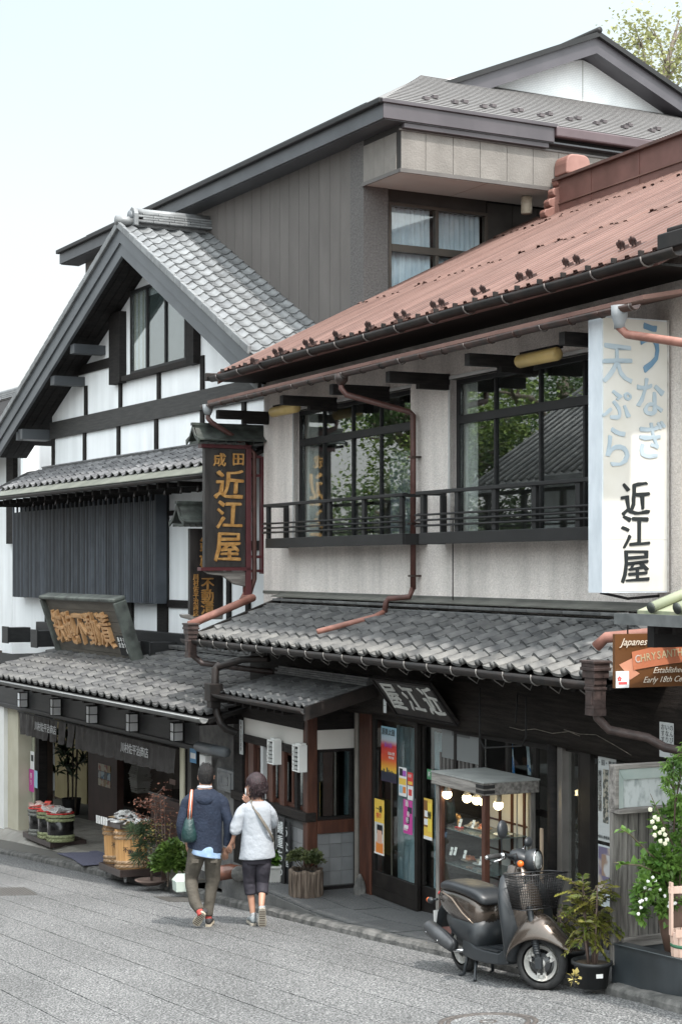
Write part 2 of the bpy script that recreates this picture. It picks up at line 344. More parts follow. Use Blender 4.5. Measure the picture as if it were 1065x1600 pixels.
# ------------------------------------------------------------ ground, street, kerb, pavements
def ggrid(name, pts, dz, mt, skirt=0.0, parent=None):
    mb = MB(); vs = [(p[0], p[1], G(p[0], p[1]) + dz) for p in pts]; mb.add(vs, [tuple(range(len(vs)))]); return mb.build(name, mt, parent)
def stone_mat(name, c1, c2, c3, vs=210.0, rough=.9, rnd=.05):
    m = bpy.data.materials.new(name); m.use_nodes = True; nt = m.node_tree; b = _p(nt); b.inputs['Roughness'].default_value = rough
    tc = nt.nodes.new('ShaderNodeTexCoord')
    n = nt.nodes.new('ShaderNodeTexNoise'); n.inputs['Scale'].default_value = vs; n.inputs['Detail'].default_value = 3; n.inputs['Roughness'].default_value = .7
    n2 = nt.nodes.new('ShaderNodeTexNoise'); n2.inputs['Scale'].default_value = 1.1; n2.inputs['Detail'].default_value = 6
    mp = nt.nodes.new('ShaderNodeMapping'); mp.inputs['Scale'].default_value = (.35, 1, 1)
    nt.links.new(tc.outputs['Object'], n.inputs[0]); nt.links.new(tc.outputs['Object'], mp.inputs[0]); nt.links.new(mp.outputs[0], n2.inputs[0])
    r = nt.nodes.new('ShaderNodeValToRGB'); r.color_ramp.elements[0].position = .36; r.color_ramp.elements[1].position = .66
    r.color_ramp.elements[0].color = (*c1, 1); r.color_ramp.elements[1].color = (*c3, 1); e = r.color_ramp.elements.new(.5); e.color = (*c2, 1)
    nt.links.new(n.outputs[0], r.inputs[0])
    mr = nt.nodes.new('ShaderNodeMapRange'); mr.inputs[1].default_value = .36; mr.inputs[2].default_value = .64; mr.inputs[3].default_value = .84; mr.inputs[4].default_value = 1.12
    nt.links.new(n2.outputs[0], mr.inputs[0])
    oi = nt.nodes.new('ShaderNodeObjectInfo'); m2 = nt.nodes.new('ShaderNodeMapRange'); m2.inputs[3].default_value = 1 - rnd; m2.inputs[4].default_value = 1 + rnd; nt.links.new(oi.outputs['Random'], m2.inputs[0])
    mu = nt.nodes.new('ShaderNodeMath'); mu.operation = 'MULTIPLY'; nt.links.new(mr.outputs[0], mu.inputs[0]); nt.links.new(m2.outputs[0], mu.inputs[1])
    s = nt.nodes.new('ShaderNodeVectorMath'); s.operation = 'SCALE'; nt.links.new(r.outputs[0], s.inputs[0]); nt.links.new(mu.outputs[0], s.inputs['Scale']); nt.links.new(s.outputs[0], b.inputs['Base Color'])
    bp = nt.nodes.new('ShaderNodeBump'); bp.inputs['Strength'].default_value = .7; bp.inputs['Distance'].default_value = .004
    nt.links.new(n.outputs[0], bp.inputs['Height']); nt.links.new(bp.outputs[0], b.inputs['Normal']); MATS[name] = m; return m
ROADM = stone_mat('speckled_paving', (.018, .019, .020), (.10, .101, .102), (.36, .36, .355), 62.0)
JOINT = mat('paving_joint', (.05, .05, .048), (.085, .083, .08), 30, .95)
SLABM = stone_mat('worn_grey_slab', (.045, .048, .049), (.08, .083, .084), (.14, .14, .14), 90.0, .75, .14)
FLOORT = mat('shop_floor_tile', (.20, .185, .165), (.28, .26, .235), 3, .5, .2, 40)
g = ggrid('ground', [(-260, -120), (260, -120), (260, 400), (-260, 400)], -.06, mat('ground_earth', (.10, .10, .095), (.15, .145, .14), 2, .95)); struct(g)
road = MB()
def oz(x, y): p = O.M @ Vector((x, y, 0)); return G(p.x, p.y)
road.add([(x, y, oz(x, y) - .014) for x, y in ((-40, -12), (16, -12), (16, -.86), (-40, -.86))], [(0, 1, 2, 3)])
road = struct(road.build('road', JOINT, None, O))
y = -1.02; k = 0
while y > -9.4:
    w = .44 + (.03 if k % 3 == 0 else 0); n = 90; top0 = []; top1 = []; 
    for i in range(n + 1):
        x = -26 + 36 * i / n + random.uniform(-.02, .02); ja = random.uniform(-.0035, .0035); jb = random.uniform(-.0035, .0035)
        top0.append((x, y - .004 + ja, oz(x, y))); top1.append((x, y - w + .004 + jb, oz(x, y - w)))
    mb = MB(); vs = top0 + top1 + [(a, b, c - .016) for a, b, c in top0] + [(a, b, c - .016) for a, b, c in top1]; N = n + 1
    fs = []
    for i in range(n): fs += [(i, N + i, N + i + 1, i + 1), (i, i + 1, 2 * N + i + 1, 2 * N + i), (N + i, 3 * N + i, 3 * N + i + 1, N + i + 1)]
    mb.add(vs, fs); mb.build('paving_strip', ROADM, road, O); y -= w; k += 1
# kerb
KP = [(-90, 1316), (0, 1334), (50, 1343), (100, 1353), (200, 1376), (300, 1398), (368, 1416), (460, 1439), (560, 1464), (700, 1495), (868, 1533), (955, 1554), (1065, 1584), (1250, 1632)]
kp = [gpix(*p) for p in KP]
def ipath(pts, step):
    out = []
    for a, b in zip(pts[:-1], pts[1:]):
        n = max(1, int((b - a).length / step))
        for i in range(n): out.append(a.lerp(b, i / n))
    out.append(pts[-1]); return out
kk = ipath(kp, .12); dvec = Vector((O.M[0][1], O.M[1][1], 0))
pave_pts = []
pav = MB()
xs0 = O.h(306, 1368, -.035)[0]; xs = [xs0 + i * .2 for i in range(0, 66)]
def pz(x, y): return max(-.035, oz(x, y) + .055)
ys = [-.90, -.6, -.3, 0, .6]
vs = [(x, yy, pz(x, yy)) for x in xs for yy in ys] ; nn = len(ys)
pav.add(vs, [(i * nn + j, (i + 1) * nn + j, (i + 1) * nn + j + 1, i * nn + j + 1) for i in range(len(xs) - 1) for j in range(nn - 1)])
pav.add([(x, -.90, pz(x, -.9)) for x in xs] + [(x, -.90, oz(x, -.9) - .1) for x in xs], [(i, len(xs) + i, len(xs) + i + 1, i + 1) for i in range(len(xs) - 1)])
pav.add([(xs[0], yy, pz(xs[0], yy)) for yy in ys] + [(xs[0], yy, -1.2) for yy in ys], [(j, j + 1, len(ys) + j + 1, len(ys) + j) for j in range(len(ys) - 1)])
pavement = struct(pav.build('pavement', mat('pavement_bed', (.09, .09, .09), (.14, .14, .135), 5, .9, .5, 30), None, O))
# slabs laid on the pavement
for r, (ya, yb) in enumerate(((-.885, -.50), (-.49, -.12), (-.11, .32))):
    x = xs0 + .01
    while x < 4.2:
        w = random.uniform(.7, 1.05); sk = random.uniform(-.04, .04)
        mb = MB(); q = [(x + .006, ya), (x + w - .006 + sk, ya), (x + w - .006, yb), (x + .006 + sk * .5, yb)]
        h = random.uniform(.010, .018)
        t = [(a, b, pz(a, b) + h) for a, b in q]; lo = [(a, b, pz(a, b) - .01) for a, b in q]
        mb.add(t + lo, [(0, 1, 2, 3), (0, 4, 5, 1), (1, 5, 6, 2), (2, 6, 7, 3), (3, 7, 4, 0)]); mb.build('paving_slab', SLABM, pavement, O); x += w
prof = [(-.02, -.03), (-.01, .04), (.015, .066), (.09, .074), (.135, .066), (.145, -.03)]
for s in range(0, len(kk) - 1, 9):
    seg = kk[s:s + 10]; rs = []
    for i, p in enumerate(seg):
        g_ = .012 if i in (0, len(seg) - 1) else 0
        nz_ = mnoise.noise(p * 3.0) * .02
        rs.append([p + dvec * (a + mnoise.noise(p * 9 + Vector((a, 0, 0))) * .008) + Vector((0, 0, b * (1 - g_ * 12) + nz_ * .5 + mnoise.noise(p * 11 + Vector((0, a * 9, 0))) * .008)) for a, b in prof])
    MB().rings(rs, closed=True, cap=True, smooth=False).build('kerb_stone', CONC, pavement, Matrix.Identity(4))
# forecourt of the left shop, rising from the kerb to the door line and running on inside as its floor
kpl = [L.I @ p for p in kp]
def kerb_y(x):
    x = max(x, kpl[0].x)
    for a, b in zip(kpl[:-1], kpl[1:]):
        if a.x <= x <= b.x: return a.y + (b.y - a.y) * (x - a.x) / (b.x - a.x)
    return kpl[0].y if x < kpl[0].x else kpl[-1].y
def lz(x, y=0.0):
    p = L.M @ Vector((x, y, 0)); fz_ = -.69 + .0435 * x; ky = kerb_y(x) + .12
    if y >= 0: return fz_
    g_ = G(p.x, p.y) + .068; t = max(0, min(1, (y - ky) / (0 - ky))); return g_ + (max(fz_, g_) - g_) * t
ap = MB(); vs = []; fs = []; nx_ = 40
for i in range(nx_ + 1):
    x = -15 + 16.7 * i / nx_; ky = kerb_y(x) + .10
    for y in (ky, ky * .66, ky * .33, 0.0, 4.2): vs.append((x, y, lz(x, y)))
for i in range(nx_): fs += [(i * 5 + j, (i + 1) * 5 + j, (i + 1) * 5 + j + 1, i * 5 + j + 1) for j in range(4)]
ap.add(vs, fs); ap.add([vs[i * 5] for i in range(nx_ + 1)] + [(vs[i * 5][0], vs[i * 5][1], vs[i * 5][2] - .25) for i in range(nx_ + 1)], [(i, nx_ + 1 + i, nx_ + 2 + i, i + 1) for i in range(nx_)]); apron = struct(ap.build('shop_forecourt', mat('forecourt_joint', (.10, .095, .085), None, rough=.9), None, L))
FT = mat('forecourt_tile', (.21, .195, .17), (.30, .28, .25), 3, .55, .2, 40, rnd=.07)
k = 0
for i in range(24):
    for j in range(12):
        xa = -8.2 + i * .40; ya = -.80 + j * .20
        if xa > 1.2 or ya < kerb_y(xa) + .13 or k > 295: continue
        m = MB(); q = [(xa + .004, ya + .004), (xa + .396, ya + .004), (xa + .396, ya + .196), (xa + .004, ya + .196)]
        m.add([(a, b, lz(a, b) + .008) for a, b in q] + [(a, b, lz(a, b) - .004) for a, b in q], [(0, 1, 2, 3), (0, 4, 5, 1), (1, 5, 6, 2), (2, 6, 7, 3), (3, 7, 4, 0)])
        m.build('floor_tile', FT, apron, L); k += 1
def onF(px, py, h=0.0):   # point of the forecourt seen at a pixel
    Y = 25.0; b = (HZ - py) / FOC; a = (px - 532.5) / FOC
    for _ in range(40):
        p = L.I @ Vector((a * Y, Y, 0)); z = lz(p.x, p.y) + h; Y = Y * .5 + .5 * (z - CZ) / b
    return Vector((a * Y, Y, z))
# manhole covers
def manhole():
    c = gpix(762, 1597); t = thing('manhole_cover', 'round cast iron manhole cover with ringed rim in the road at the bottom edge', 'manhole cover', c)
    tilt = Vector((-.0392, .0832, 1)).to_track_quat('Z', 'Y').to_matrix().to_4x4(); W = Matrix.Translation(c) @ tilt
    IR = mat('cast_iron', (.06, .052, .048), (.12, .105, .095), 30, .6, .4, 60); 
    MB().lathe([(.30, 0), (.30, .004), (.335, .006), (.335, 0)], n=40, cap=False).build('outer_ring', IR, t, W)
    MB().lathe([(.255, 0), (.255, .005), (.285, .005), (.285, 0)], n=40, cap=False).build('inner_ring', IR, t, W)
    MB().lathe([(.001, .003), (.25, .003)], n=40, cap=False).build('paved_lid', ROADM, t, W)
    MB().lathe([(.045, .003), (.045, .007), (.06, .007), (.06, .003)], n=24, cap=False).build('lift_ring', IR, t, W)
manhole()
def grate(pxs, label, group=None):
    p = [gpix(*q) for q in pxs]; c = sum(p, Vector()) / 4
    t = thing('drain_grate', label, 'drain grate', c, group); IR = mat('worn_steel_grate', (.07, .065, .06), (.13, .12, .11), 20, .6)
    mb = MB(); e1 = p[1] - p[0]; e2 = p[3] - p[0]; up = Vector((0, 0, .006))
    mb.add([q + Vector((0, 0, .002)) for q in p], [(0, 1, 2, 3)]); mb.build('grate_bed', mat('drain_dark', (.035, .034, .033), None, rough=.9), t, Matrix.Identity(4))
    nb = 14
    for i in range(nb):
        a = p[0] + e1 * ((i + .15) / nb); b = p[0] + e1 * ((i + .75) / nb)
        m = MB(); q = [a, b, b + e2, a + e2]; m.add([v + up for v in q] + q, [(0, 1, 2, 3), (0, 4, 5, 1), (1, 5, 6, 2), (2, 6, 7, 3), (3, 7, 4, 0)]); m.build('grate_bar', IR, t, Matrix.Identity(4))
grate([(-25, 1388), (40, 1386.5), (59, 1396), (-8, 1400)], 'rusty rectangular drain grate at the left edge of the road')
grate([(240, 1401), (302, 1402), (312, 1409), (263, 1409)], 'small grey drain grate in the road behind the man in the navy hoodie')
# ------------------------------------------------------------ the inn (right): stucco upper floor, red metal roof, tiled pent roof
inn = thing('inn_building', 'inn with grey stucco upper floor, faded red metal roof and tiled pent roof', 'building', O)
YW = .45
xL = O.X(412, YW); xR = O.X(1065, YW) + 1.2
w1 = (O.X(459, YW), O.X(641, YW)); zt1 = (O.Z(459, 644, YW) + O.Z(641, 607.5, YW)) / 2
w2 = (O.X(702.7, YW), O.X(930, YW) + .55); zt2 = (O.Z(702.7, 592.8, YW) + O.Z(917, 547, YW)) / 2
zwt = (zt1 + zt2) / 2; zwb = O.Z(470, 846, YW)
zb = 2.95; ze = 6.0
mb = walls(MB(), xL, xR, zb, ze, YW, YW + .2, [(w1[0], w1[1], zwb, zwt), (w2[0], w2[1], zwb, zwt)])
mb.box(xL, xL + .2, YW + .2, 7.5, zb, ze); mb.box(xR - .2, xR, YW + .2, 7.5, zb, ze); mb.box(xL + .2, xR - .2, 7.3, 7.5, zb, ze)
mb.build('upper_wall', STUC, inn)
box('upper_floor_slab', DW, inn, xL, xR, YW, 7.5, 2.7, 2.95)
box('upper_ceiling', DW, inn, xL + .2, xR - .2, YW + .25, 7.3, ze - .05, ze)
box('room_partition', mat('room_wall', (.22, .20, .17), (.26, .24, .21), 2, .9), inn, xL + .2, xR - .2, 2.3, 2.4, zb, ze - .05)
wa = window(inn, O, w1[0], w1[1], zwb, zwt, YW + .07, vs=[O.X(504, YW + .07), O.X(549, YW + .07), O.X(592.5, YW + .07)], hs=[(O.Z(503, 687, YW + .07), .085)], fw=.05)
wb = window(inn, O, w2[0], w2[1], zwb, zwt, YW + .07, vs=[O.X(771, YW + .07), O.X(841, YW + .07), O.X(910, YW + .07), O.X(985, YW + .07)], hs=[(O.Z(780, 646, YW + .07), .085)], fw=.05)
# thin sill-lines round the openings
for (a, b) in (w1, w2):
    m = MB(); m.box(a - .03, b + .03, YW - .012, YW + .06, zwt, zwt + .035); m.box(a - .03, a, YW - .008, YW + .06, zwb, zwt); m.build('window_reveal', mat('reveal_render', (.42, .41, .40), (.48, .47, .46), 5, .9), inn)
def curtain(parent, F, x0, x1, z0, z1, y, mt=CURT, folds=9, amp=.02, name='curtain'):
    mb = MB(); n = folds * 6; rs = []
    for i in range(n + 1):
        t = i / n; x = x0 + (x1 - x0) * t; a = amp * math.sin(t * folds * 2 * math.pi) + amp * .4 * math.sin(t * folds * 3.3 + 1)
        rs.append([(x, y + a * .6, z1), (x + amp * .1, y + a, (z0 + z1) / 2), (x, y + a * 1.25, z0)])
    mb.rings(rs, closed=False, cap=False); return mb.build(name, mt, parent, F)
NET = mat('cream_net_curtain', (.75, .73, .68), (.85, .83, .78), 5, .9)
curtain(inn, O, O.X(470, .6), O.X(494, .6), zwb, zwt, .62, NET, 4, .03)
curtain(inn, O, O.X(718, .6), O.X(745, .6), zwb, zwt, .60, NET, 4, .02)
curtain(inn, O, O.X(596, .8), O.X(640, .8), zwb, zwt - .6, .9, mat('dim_curtain', (.3, .32, .33), (.36, .38, .4), 4, .9), 5, .03)
# balconies
def balcony(x0, x1, label_posts):
    yb = .18; zr = O.Z(514, 780, yb); zf0 = O.Z(514, 854, yb); zf1 = O.Z(514, 838, yb)
    b = MB(); b.box(x0, x1, yb - .03, yb, zf0, zf1); b.box(x0, x0 + .03, yb, YW - .004, zf0, zf1); b.box(x1 - .03, x1, yb, YW - .004, zf0, zf1)
    bal = b.build('balcony', TRIM, inn, bevel=.005)
    box('top_rail', TRIM, bal, x0 - .05, x1 + .03, yb - .045, yb + .025, zr - .035, zr, O, bevel=.004)
    m = MB(); m.box(x0 - .02, x0 + .04, yb + .03, YW - .003, zr - .040, zr - .008); m.box(x1 - .05, x1, yb + .03, YW - .003, zr - .04, zr - .008); m.build('side_rail', TRIM, bal, O)
    n = label_posts; 
    for i in range(n):
        x = x0 + .02 + (x1 - x0 - .1) * i / (n - 1); box('post', TRIM, bal, x, x + .07, yb - .028, yb + .012, zf1 + .001, zr - .036, O, bevel=.004)
    for x in (x0, x1 - .05): box('post', TRIM, bal, x + .003, x + .05, YW - .06, YW - .006, zf1, zr - .042, O)
    for q in range(3):
        z = zf1 + .07 + q * .055; MB().tube([(x0 - .06, yb - .04, z), (x1 + .02, yb - .04, z)], .011, 8).build('guard_rod', TRIM, bal, O)
        MB().tube([(x0 - .012, yb - .04, z + .012), (x0 - .012, YW - .01, z + .012)], .009, 6).build('guard_rod', TRIM, bal, O)
    for q in range(7): box('floor_slat', TRIM, bal, x0 + .032, x1 - .032, yb + .006 + q * .036, yb + .03 + q * .036, zf0 + .02, zf0 + .04, O)
balcony(O.X(418, .18), O.X(632, .18), 5)
balcony(O.X(658, .18), O.X(985, .18), 6)
# main roof: deck, standing-seam panels, ridge
EY = -.15; SL = math.atan(.505); ex0 = O.X(345, EY) - .02; ex1 = 3.93; ez = 5.90; RIDGE_Y = 4.34
up = (0, math.cos(SL), math.sin(SL)); run = (RIDGE_Y - EY) / math.cos(SL)
def rp(x, s, h=0.0):  # point on the roof plane: s metres up the slope, h off it
    return Vector((x, EY + s * up[1] - h * up[2], ez + s * up[2] + h * up[1]))
m = MB(); q = [rp(ex0, 0, -.02), rp(ex1, 0, -.02), rp(ex1, run, -.02), rp(ex0, run, -.02)]
m.prism(q, Vector((0, 0, -.09)))
q2 = [rp(ex0, run, -.02), rp(ex1, run, -.02), (ex1, RIDGE_Y + 4.2, ez), (ex0, RIDGE_Y + 4.2, ez)]; m.prism(q2, Vector((0, 0, -.09)))
roof = m.build('main_roof', REDD, inn)
PWD = .187
def panel_mesh(l, name):
    mb = MB(); pr = [(.000, .0), (.080, .0), (.096, .022), (.150, .022), (.158, 0), (PWD - .012, 0)]
    mb.rings([[(x, 0, z + .012) for x, z in pr], [(x, l, z) for x, z in pr]], closed=False, smooth=False)
    mb.add([(x, 0, z + .012) for x, z in pr] + [(x, 0, z + .004) for x, z in pr], [(i + 6, i + 7, i + 1, i) for i in range(5)])
    return mb.mesh(name, REDR)
segs = [(0, run * .42), (run * .42 - .01, run * .44), (run * .86 - .02, run * .14 + .02)]
pms = [panel_mesh(l + .02, 'roof_panel') for _, l in segs]
RB = Matrix(((1, 0, 0, 0), (0, up[1], -up[2], 0), (0, up[2], up[1], 0), (0, 0, 0, 1)))
for i in range(61):
    x = ex0 + i * PWD
    if x + PWD > ex1 + .1: break
    for k, (s0, l) in enumerate(segs):
        o = bpy.data.objects.new('roof_panel', pms[k]); col.objects.link(o); o.parent = roof
        o.matrix_basis = Matrix.Translation(rp(x, s0 + (random.choice((0, 0, .0, .10, -.08)) + random.uniform(-.02, .02)) * (k > 0), .002 + .002 * k)) @ RB; 
# verge board and eave strip
m = MB(); m.prism([rp(ex0 - .03, -.02, .02), rp(ex0 + .02, -.02, .02), rp(ex0 + .02, run, .02), rp(ex0 - .03, run, .02)], Vector((0, 0, -.15))); m.build('verge_board', REDD, inn)
for i in range(28):
    x = ex0 + .15 + i * PWD * 2
    if x < ex1: MB().box(x - .012, x + .012, EY - .05, EY - .005, ez - .01, ez + .032).build('eave_clip', GUTD, roof)
# snow guards
def guard_mesh():
    mb = MB()
    for a in (-1, 0, 1): mb.ball((a * .034, .0, .062 + (.014 if a == 0 else 0)), (.024, .010, .024), 8, 5)
    mb.box(-.05, .05, -.006, .006, .03, .06); mb.box(-.035, -.02, -.004, .05, .0, .034); mb.box(.02, .035, -.004, .05, .0, .034); mb.box(-.04, .04, .0, .10, 0, .006)
    return mb.mesh('snow_guard', mat('rusty_snow_guard', (.03, .018, .016), (.07, .032, .026), 30, .8))
gm = guard_mesh(); nrm = (0, -up[2], up[1])
for px, py, two in ((398, 570, 0), (437, 555, 1), (485, 541, 1), (527, 529, 0), (578, 515, 0), (628, 499, 1), (686, 482, 1), (750, 462, 1), (822, 438, 1), (895, 416, 1), (982, 389, 1)):
    p = O.pl(px, py, rp(0, 0, .02), nrm); n2 = 2 if two else 1
    for j in range(n2):
        q = p + Vector(((j - .5 * (n2 - 1)) * .17, 0, 0)); o = bpy.data.objects.new('snow_guard', gm); col.objects.link(o); o.parent = roof; o.matrix_basis = Matrix.Translation(q) @ RB @ Matrix.Rotation(R(random.uniform(-8, 8)), 4, 'Z')
# ridge box with cap, and ornamental ridge end
rz = rp(0, run, 0).z; rx0 = O.s_  # ridge
rx = O.X(866, RIDGE_Y - .2)
m = MB(); m.box(rx + .10, ex1, RIDGE_Y - .2, RIDGE_Y + .2, rz - .16, rz + .33); rb = m.build('ridge_box', REDD, inn)
m = MB(); m.box(rx + .02, ex1, RIDGE_Y - .26, RIDGE_Y + .26, rz + .33, rz + .365); m.box(rx + .02, ex1, RIDGE_Y - .18, RIDGE_Y + .18, rz + .365, rz + .40); m.build('ridge_cap', mat('ridge_cap_metal', (.06, .035, .03), (.10, .05, .04), 4, .5), rb)
for i in range(6): 
    x = rx + .85 + i * 1.05; box('ridge_seam', REDD, rb, x, x + .012, RIDGE_Y - .208, RIDGE_Y - .2, rz - .1, rz + .32)
box('ridge_band', REDR, rb, rx + .1, ex1, RIDGE_Y - .22, RIDGE_Y - .2, rz + .02, rz + .035)
# end ornament: a profile seen from the side, thick across
ORN = mat('faded_red_ornament', (.20, .095, .075), (.27, .14, .115), 4, .6)
half = [(.10, .46), (.13, .43)]
for k in range(4):
    cy, cz = .17 + .062 * k, .36 - .155 * k; half += [(cy + .01, cz + .055), (cy + .055, cz + .045), (cy + .075, cz - .0), (cy + .055, cz - .05), (cy + .01, cz - .07)]
half += [(.40, -.34)]
prof_ = [(-a, b) for a, b in half] + [(a, b) for a, b in half[::-1]]
orn = MB(); orn.prism([(rx - .02, RIDGE_Y + a, rz + b * .92) for a, b in prof_], (.13, 0, 0)); orn.build('ridge_end_ornament', ORN, inn, bevel=.012)
orn = MB(); orn.prism([(rx - .10, RIDGE_Y + a * .86, rz + b * .86 - .02) for a, b in prof_], (.08, 0, 0)); orn.build('ridge_end_ornament', ORN, inn, bevel=.012)
m = MB(); m.prism([(rx - .04, RIDGE_Y + .19 * math.copysign(abs(math.cos(t_)) ** .5, math.cos(t_)), rz + .41 + .26 * abs(math.sin(t_)) ** .5) for t_ in [math.pi * k / 12 for k in range(13)]], (.30, 0, 0)); m.build('ridge_end_top', ORN, inn, bevel=.02)
# eaves: main gutter, dark void, lower pent strip and its gutter
def halfgutter(name, parent, pts, r, mt, W=None):
    mb = MB(); n = 9; rs = []
    pts = [Vector(p) for p in pts]
    for p in pts:
        ring = []
        for k in range(n): t = math.pi + math.pi * k / (n - 1); ring.append(p + Vector((0, r * math.cos(t), r * math.sin(t))))
        for k in range(n): t = 2 * math.pi - math.pi * k / (n - 1); ring.append(p + Vector((0, (r - .008) * math.cos(t), (r - .008) * math.sin(t))))
        rs.append(ring)
    mb.rings(rs, closed=True, cap=True); return mb.build(name, mt, parent, W)
gx = [ex0 - .05 + i * (ex1 - ex0 + .45) / 14 for i in range(15)]
mg = halfgutter('main_gutter', inn, [(x, EY - .09, ez - .05 + .006 * math.sin(x * 1.7)) for x in gx], .065, GUTD)
for i in range(14):
    x = gx[i] + .3; m = MB(); m.tube([(x, EY - .09 + .07 * math.cos(t), ez - .055 + .07 * math.sin(t)) for t in [math.pi + math.pi * k / 6 for k in range(7)]] , .008, 6); m.build('gutter_strap', mat('galvanised_strap', (.10, .085, .08), (.16, .14, .13), 8, .5), mg)
m = MB(); m.box(ex1 + .08, ex1 + .5, EY - .06, EY + .25, ez - .02, ez + .11); m.box(ex1 + .16, ex1 + .5, EY - .03, EY + .22, ez + .111, ez + .15); m.build('eave_end_block', GUTD, inn, bevel=.012)
box('gutter_end_cap', GUTD, inn, ex0 - .12, ex0 - .05, EY - .17, EY, ez - .10, ez - .0, bevel=.01)
m = MB(); m.box(xL - .05, ex1, EY + .02, YW - .01, ez - .105, ez - .085); m.build('eave_soffit', mat('eave_soffit_dark', (.012, .011, .010), None, rough=.8), inn)
lz0, lz1 = 5.52, 5.66
lx0 = O.X(322, -.3); m = MB(); lx1 = O.X(1000, -.3); m.prism([(lx0, -.28, lz0), (lx1, -.28, lz0), (lx1, YW - .01, lz1), (lx0, YW - .01, lz1)], (0, 0, .035)); m.build('lower_eave_roof', REDR, inn)
lx1 = O.X(1000, -.3)
lg = halfgutter('lower_gutter', inn, [(lx0 - .02 + i * (lx1 - lx0) / 12, -.33, 5.49 + .004 * math.sin(i * 2)) for i in range(13)], .048, PIPE)
for i in range(22):
    x = lx0 + .25 + i * (lx1 - lx0 - .3) / 21; m = MB(); m.tube([(x, -.33 + .051 * math.cos(t), 5.487 + .051 * math.sin(t)) for t in [math.pi + math.pi * k / 6 for k in range(7)]], .005, 5); m.build('gutter_strap', PIPE if i % 3 else MATS['galvanised_strap'], lg)
for px in (419, 525, 607, 700, 830, 985):
    x = O.X(px, YW); m = MB(); m.box(x - .05, x + .04, -.24, YW - .004, 5.31, 5.42); m.box(x - .045, x + .035, .1, YW - .005, 5.26, 5.31); m.build('eave_bracket', DW, inn)
# eave lamps
def eave_lamp(pxa, pxb, label):
    x0, x1 = O.X(pxa, .2), O.X(pxb, .2); t = thing('eave_lamp', label, 'wall lamp', O.M @ Matrix.Translation((x0, .2, 5.3)), 'amber lamps under the inn eaves')
    m = MB(); m.tube([(x0, .13, 5.33), (x0 + .02, .13, 5.33), (x1 - .02, .13, 5.33), (x1, .13, 5.33)], [.035, .062, .062, .035], 12); m.build('lamp_shade', mat('amber_shade', (.50, .36, .13), (.58, .42, .17), 4, .4), t, O)
    m = MB(); m.box(x0 + .03, x1 - .03, .12, .2, 5.385, 5.41); m.build('lamp_mount', DW, t, O)
eave_lamp(434, 472, 'amber tube lamp under the eaves near the left corner of the inn')
eave_lamp(820, 882, 'amber tube lamp under the eaves beside the tall white sign')
# downpipes
def pipe(parent, name, pts, r, mt, W=None): return MB().tube(pts, r, 10).build(name, mt, parent, W)
xp = O.X(645, YW - .08)
px0 = O.X(533, -.33)
p = pipe(inn, 'downpipe', [(px0, -.33, 5.46), (px0, -.33, 5.33), (px0 + .05, -.30, 5.26), (xp - .05, YW - .10, 5.09), (xp, YW - .08, 5.05), (xp, YW - .08, 3.22)], .032, PIPER)
MB().lathe([(.075, .12), (.07, .05), (.035, 0)], (px0, -.33, 5.36), 10).build('hopper', PIPE, p)
for z in (4.6, 3.9, 3.35): box('pipe_clip', PIPE, p, xp - .042, xp + .042, YW - .12, YW - .005, z, z + .02)
xq = O.X(616, YW - .2)
pipe(inn, 'downpipe', [(xp, YW - .08, 3.24), (xp - .01, YW - .12, 3.14), (xq + .02, YW - .28, 3.12), (xq, YW - .3, 3.08), (xq, YW - .32, 2.96)], .031, PIPER)
hz = lambda y: 2.63 + (y + .75) * .38
pipe(inn, 'downpipe', [(xq, YW - .32, 2.98), (xq - .02, YW - .42, 2.93), (xq - .06, -.62, hz(-.62) + .10)], .030, PIPEP)
sx = O.X(967, -.33)
p = pipe(inn, 'downpipe', [(sx, -.33, 5.44), (sx, -.33, 5.33), (sx + .06, -.3, 5.27), (sx + 1.4, -.1, 4.98)], .034, PIPEP)
MB().lathe([(.07, .14), (.065, .05), (.045, 0), (.045, -.04)], (sx, -.33, 5.36), 10).build('hopper', mat('grey_hopper', (.20, .21, .22), (.26, .27, .28), 4, .5), p)
lx = O.X(325, -.33)
p = pipe(inn, 'downpipe', [(lx, -.33, 5.44), (lx, -.33, 5.32), (lx + .06, -.30, 5.26), (xL - .12, .25, 5.02), (xL - .08, YW - .1, 4.9), (xL - .07, YW - .1, 3.3), (xL - .1, .3, 3.12), (xL - .14, .22, 3.02)], .032, PIPER)
MB().lathe([(.07, .13), (.06, .05), (.04, 0)], (lx, -.33, 5.36), 10).build('hopper', MATS['grey_hopper'], p)
# rod from balcony to roof
MB().tube([(O.X(681, .2), YW - .06, 3.95), (O.X(681, .2), YW - .06, 3.12)], .007, 6).build('stay_rod', GUTD, inn)
# ---- tiled pent roof
TY0 = -.72; hx0 = O.X(299, -.75); hx1 = O.X(948, -.75); SLH = math.atan(.38); zt0 = 2.60
def hp(x, s, h=0): return Vector((x, TY0 + s * math.cos(SLH) - h * math.sin(SLH), zt0 + s * math.sin(SLH) + h * math.cos(SLH)))
m = MB(); S1 = (YW - TY0) / math.cos(SLH) - .02
m.prism([hp(hx0, -.02, -.03), hp(hx1, -.02, -.03), hp(hx1, S1, -.03), hp(hx0, S1, -.03)], (0, 0, -.035)); pent = m.build('pent_roof', DW, inn)
TW, TE = .265, .228
tm = tile_mesh('pantile', TW, TE + .045, TILE, amp=.024, th=.026); tme = tile_mesh('eave_pantile', TW, TE + .045, TILEW, amp=.024, th=.026, eave=True)
nc = int((hx1 - hx0) / TW); tw = (hx1 - hx0) / nc
tiles(pent, O, hp(hx0, 0, 0), (1, 0, 0), (0, math.cos(SLH), math.sin(SLH)), nc, 4, tw, TE, tm, tme, .005, name='pantile')
tmw = tile_mesh('pantile_short', TW, .15, TILE)
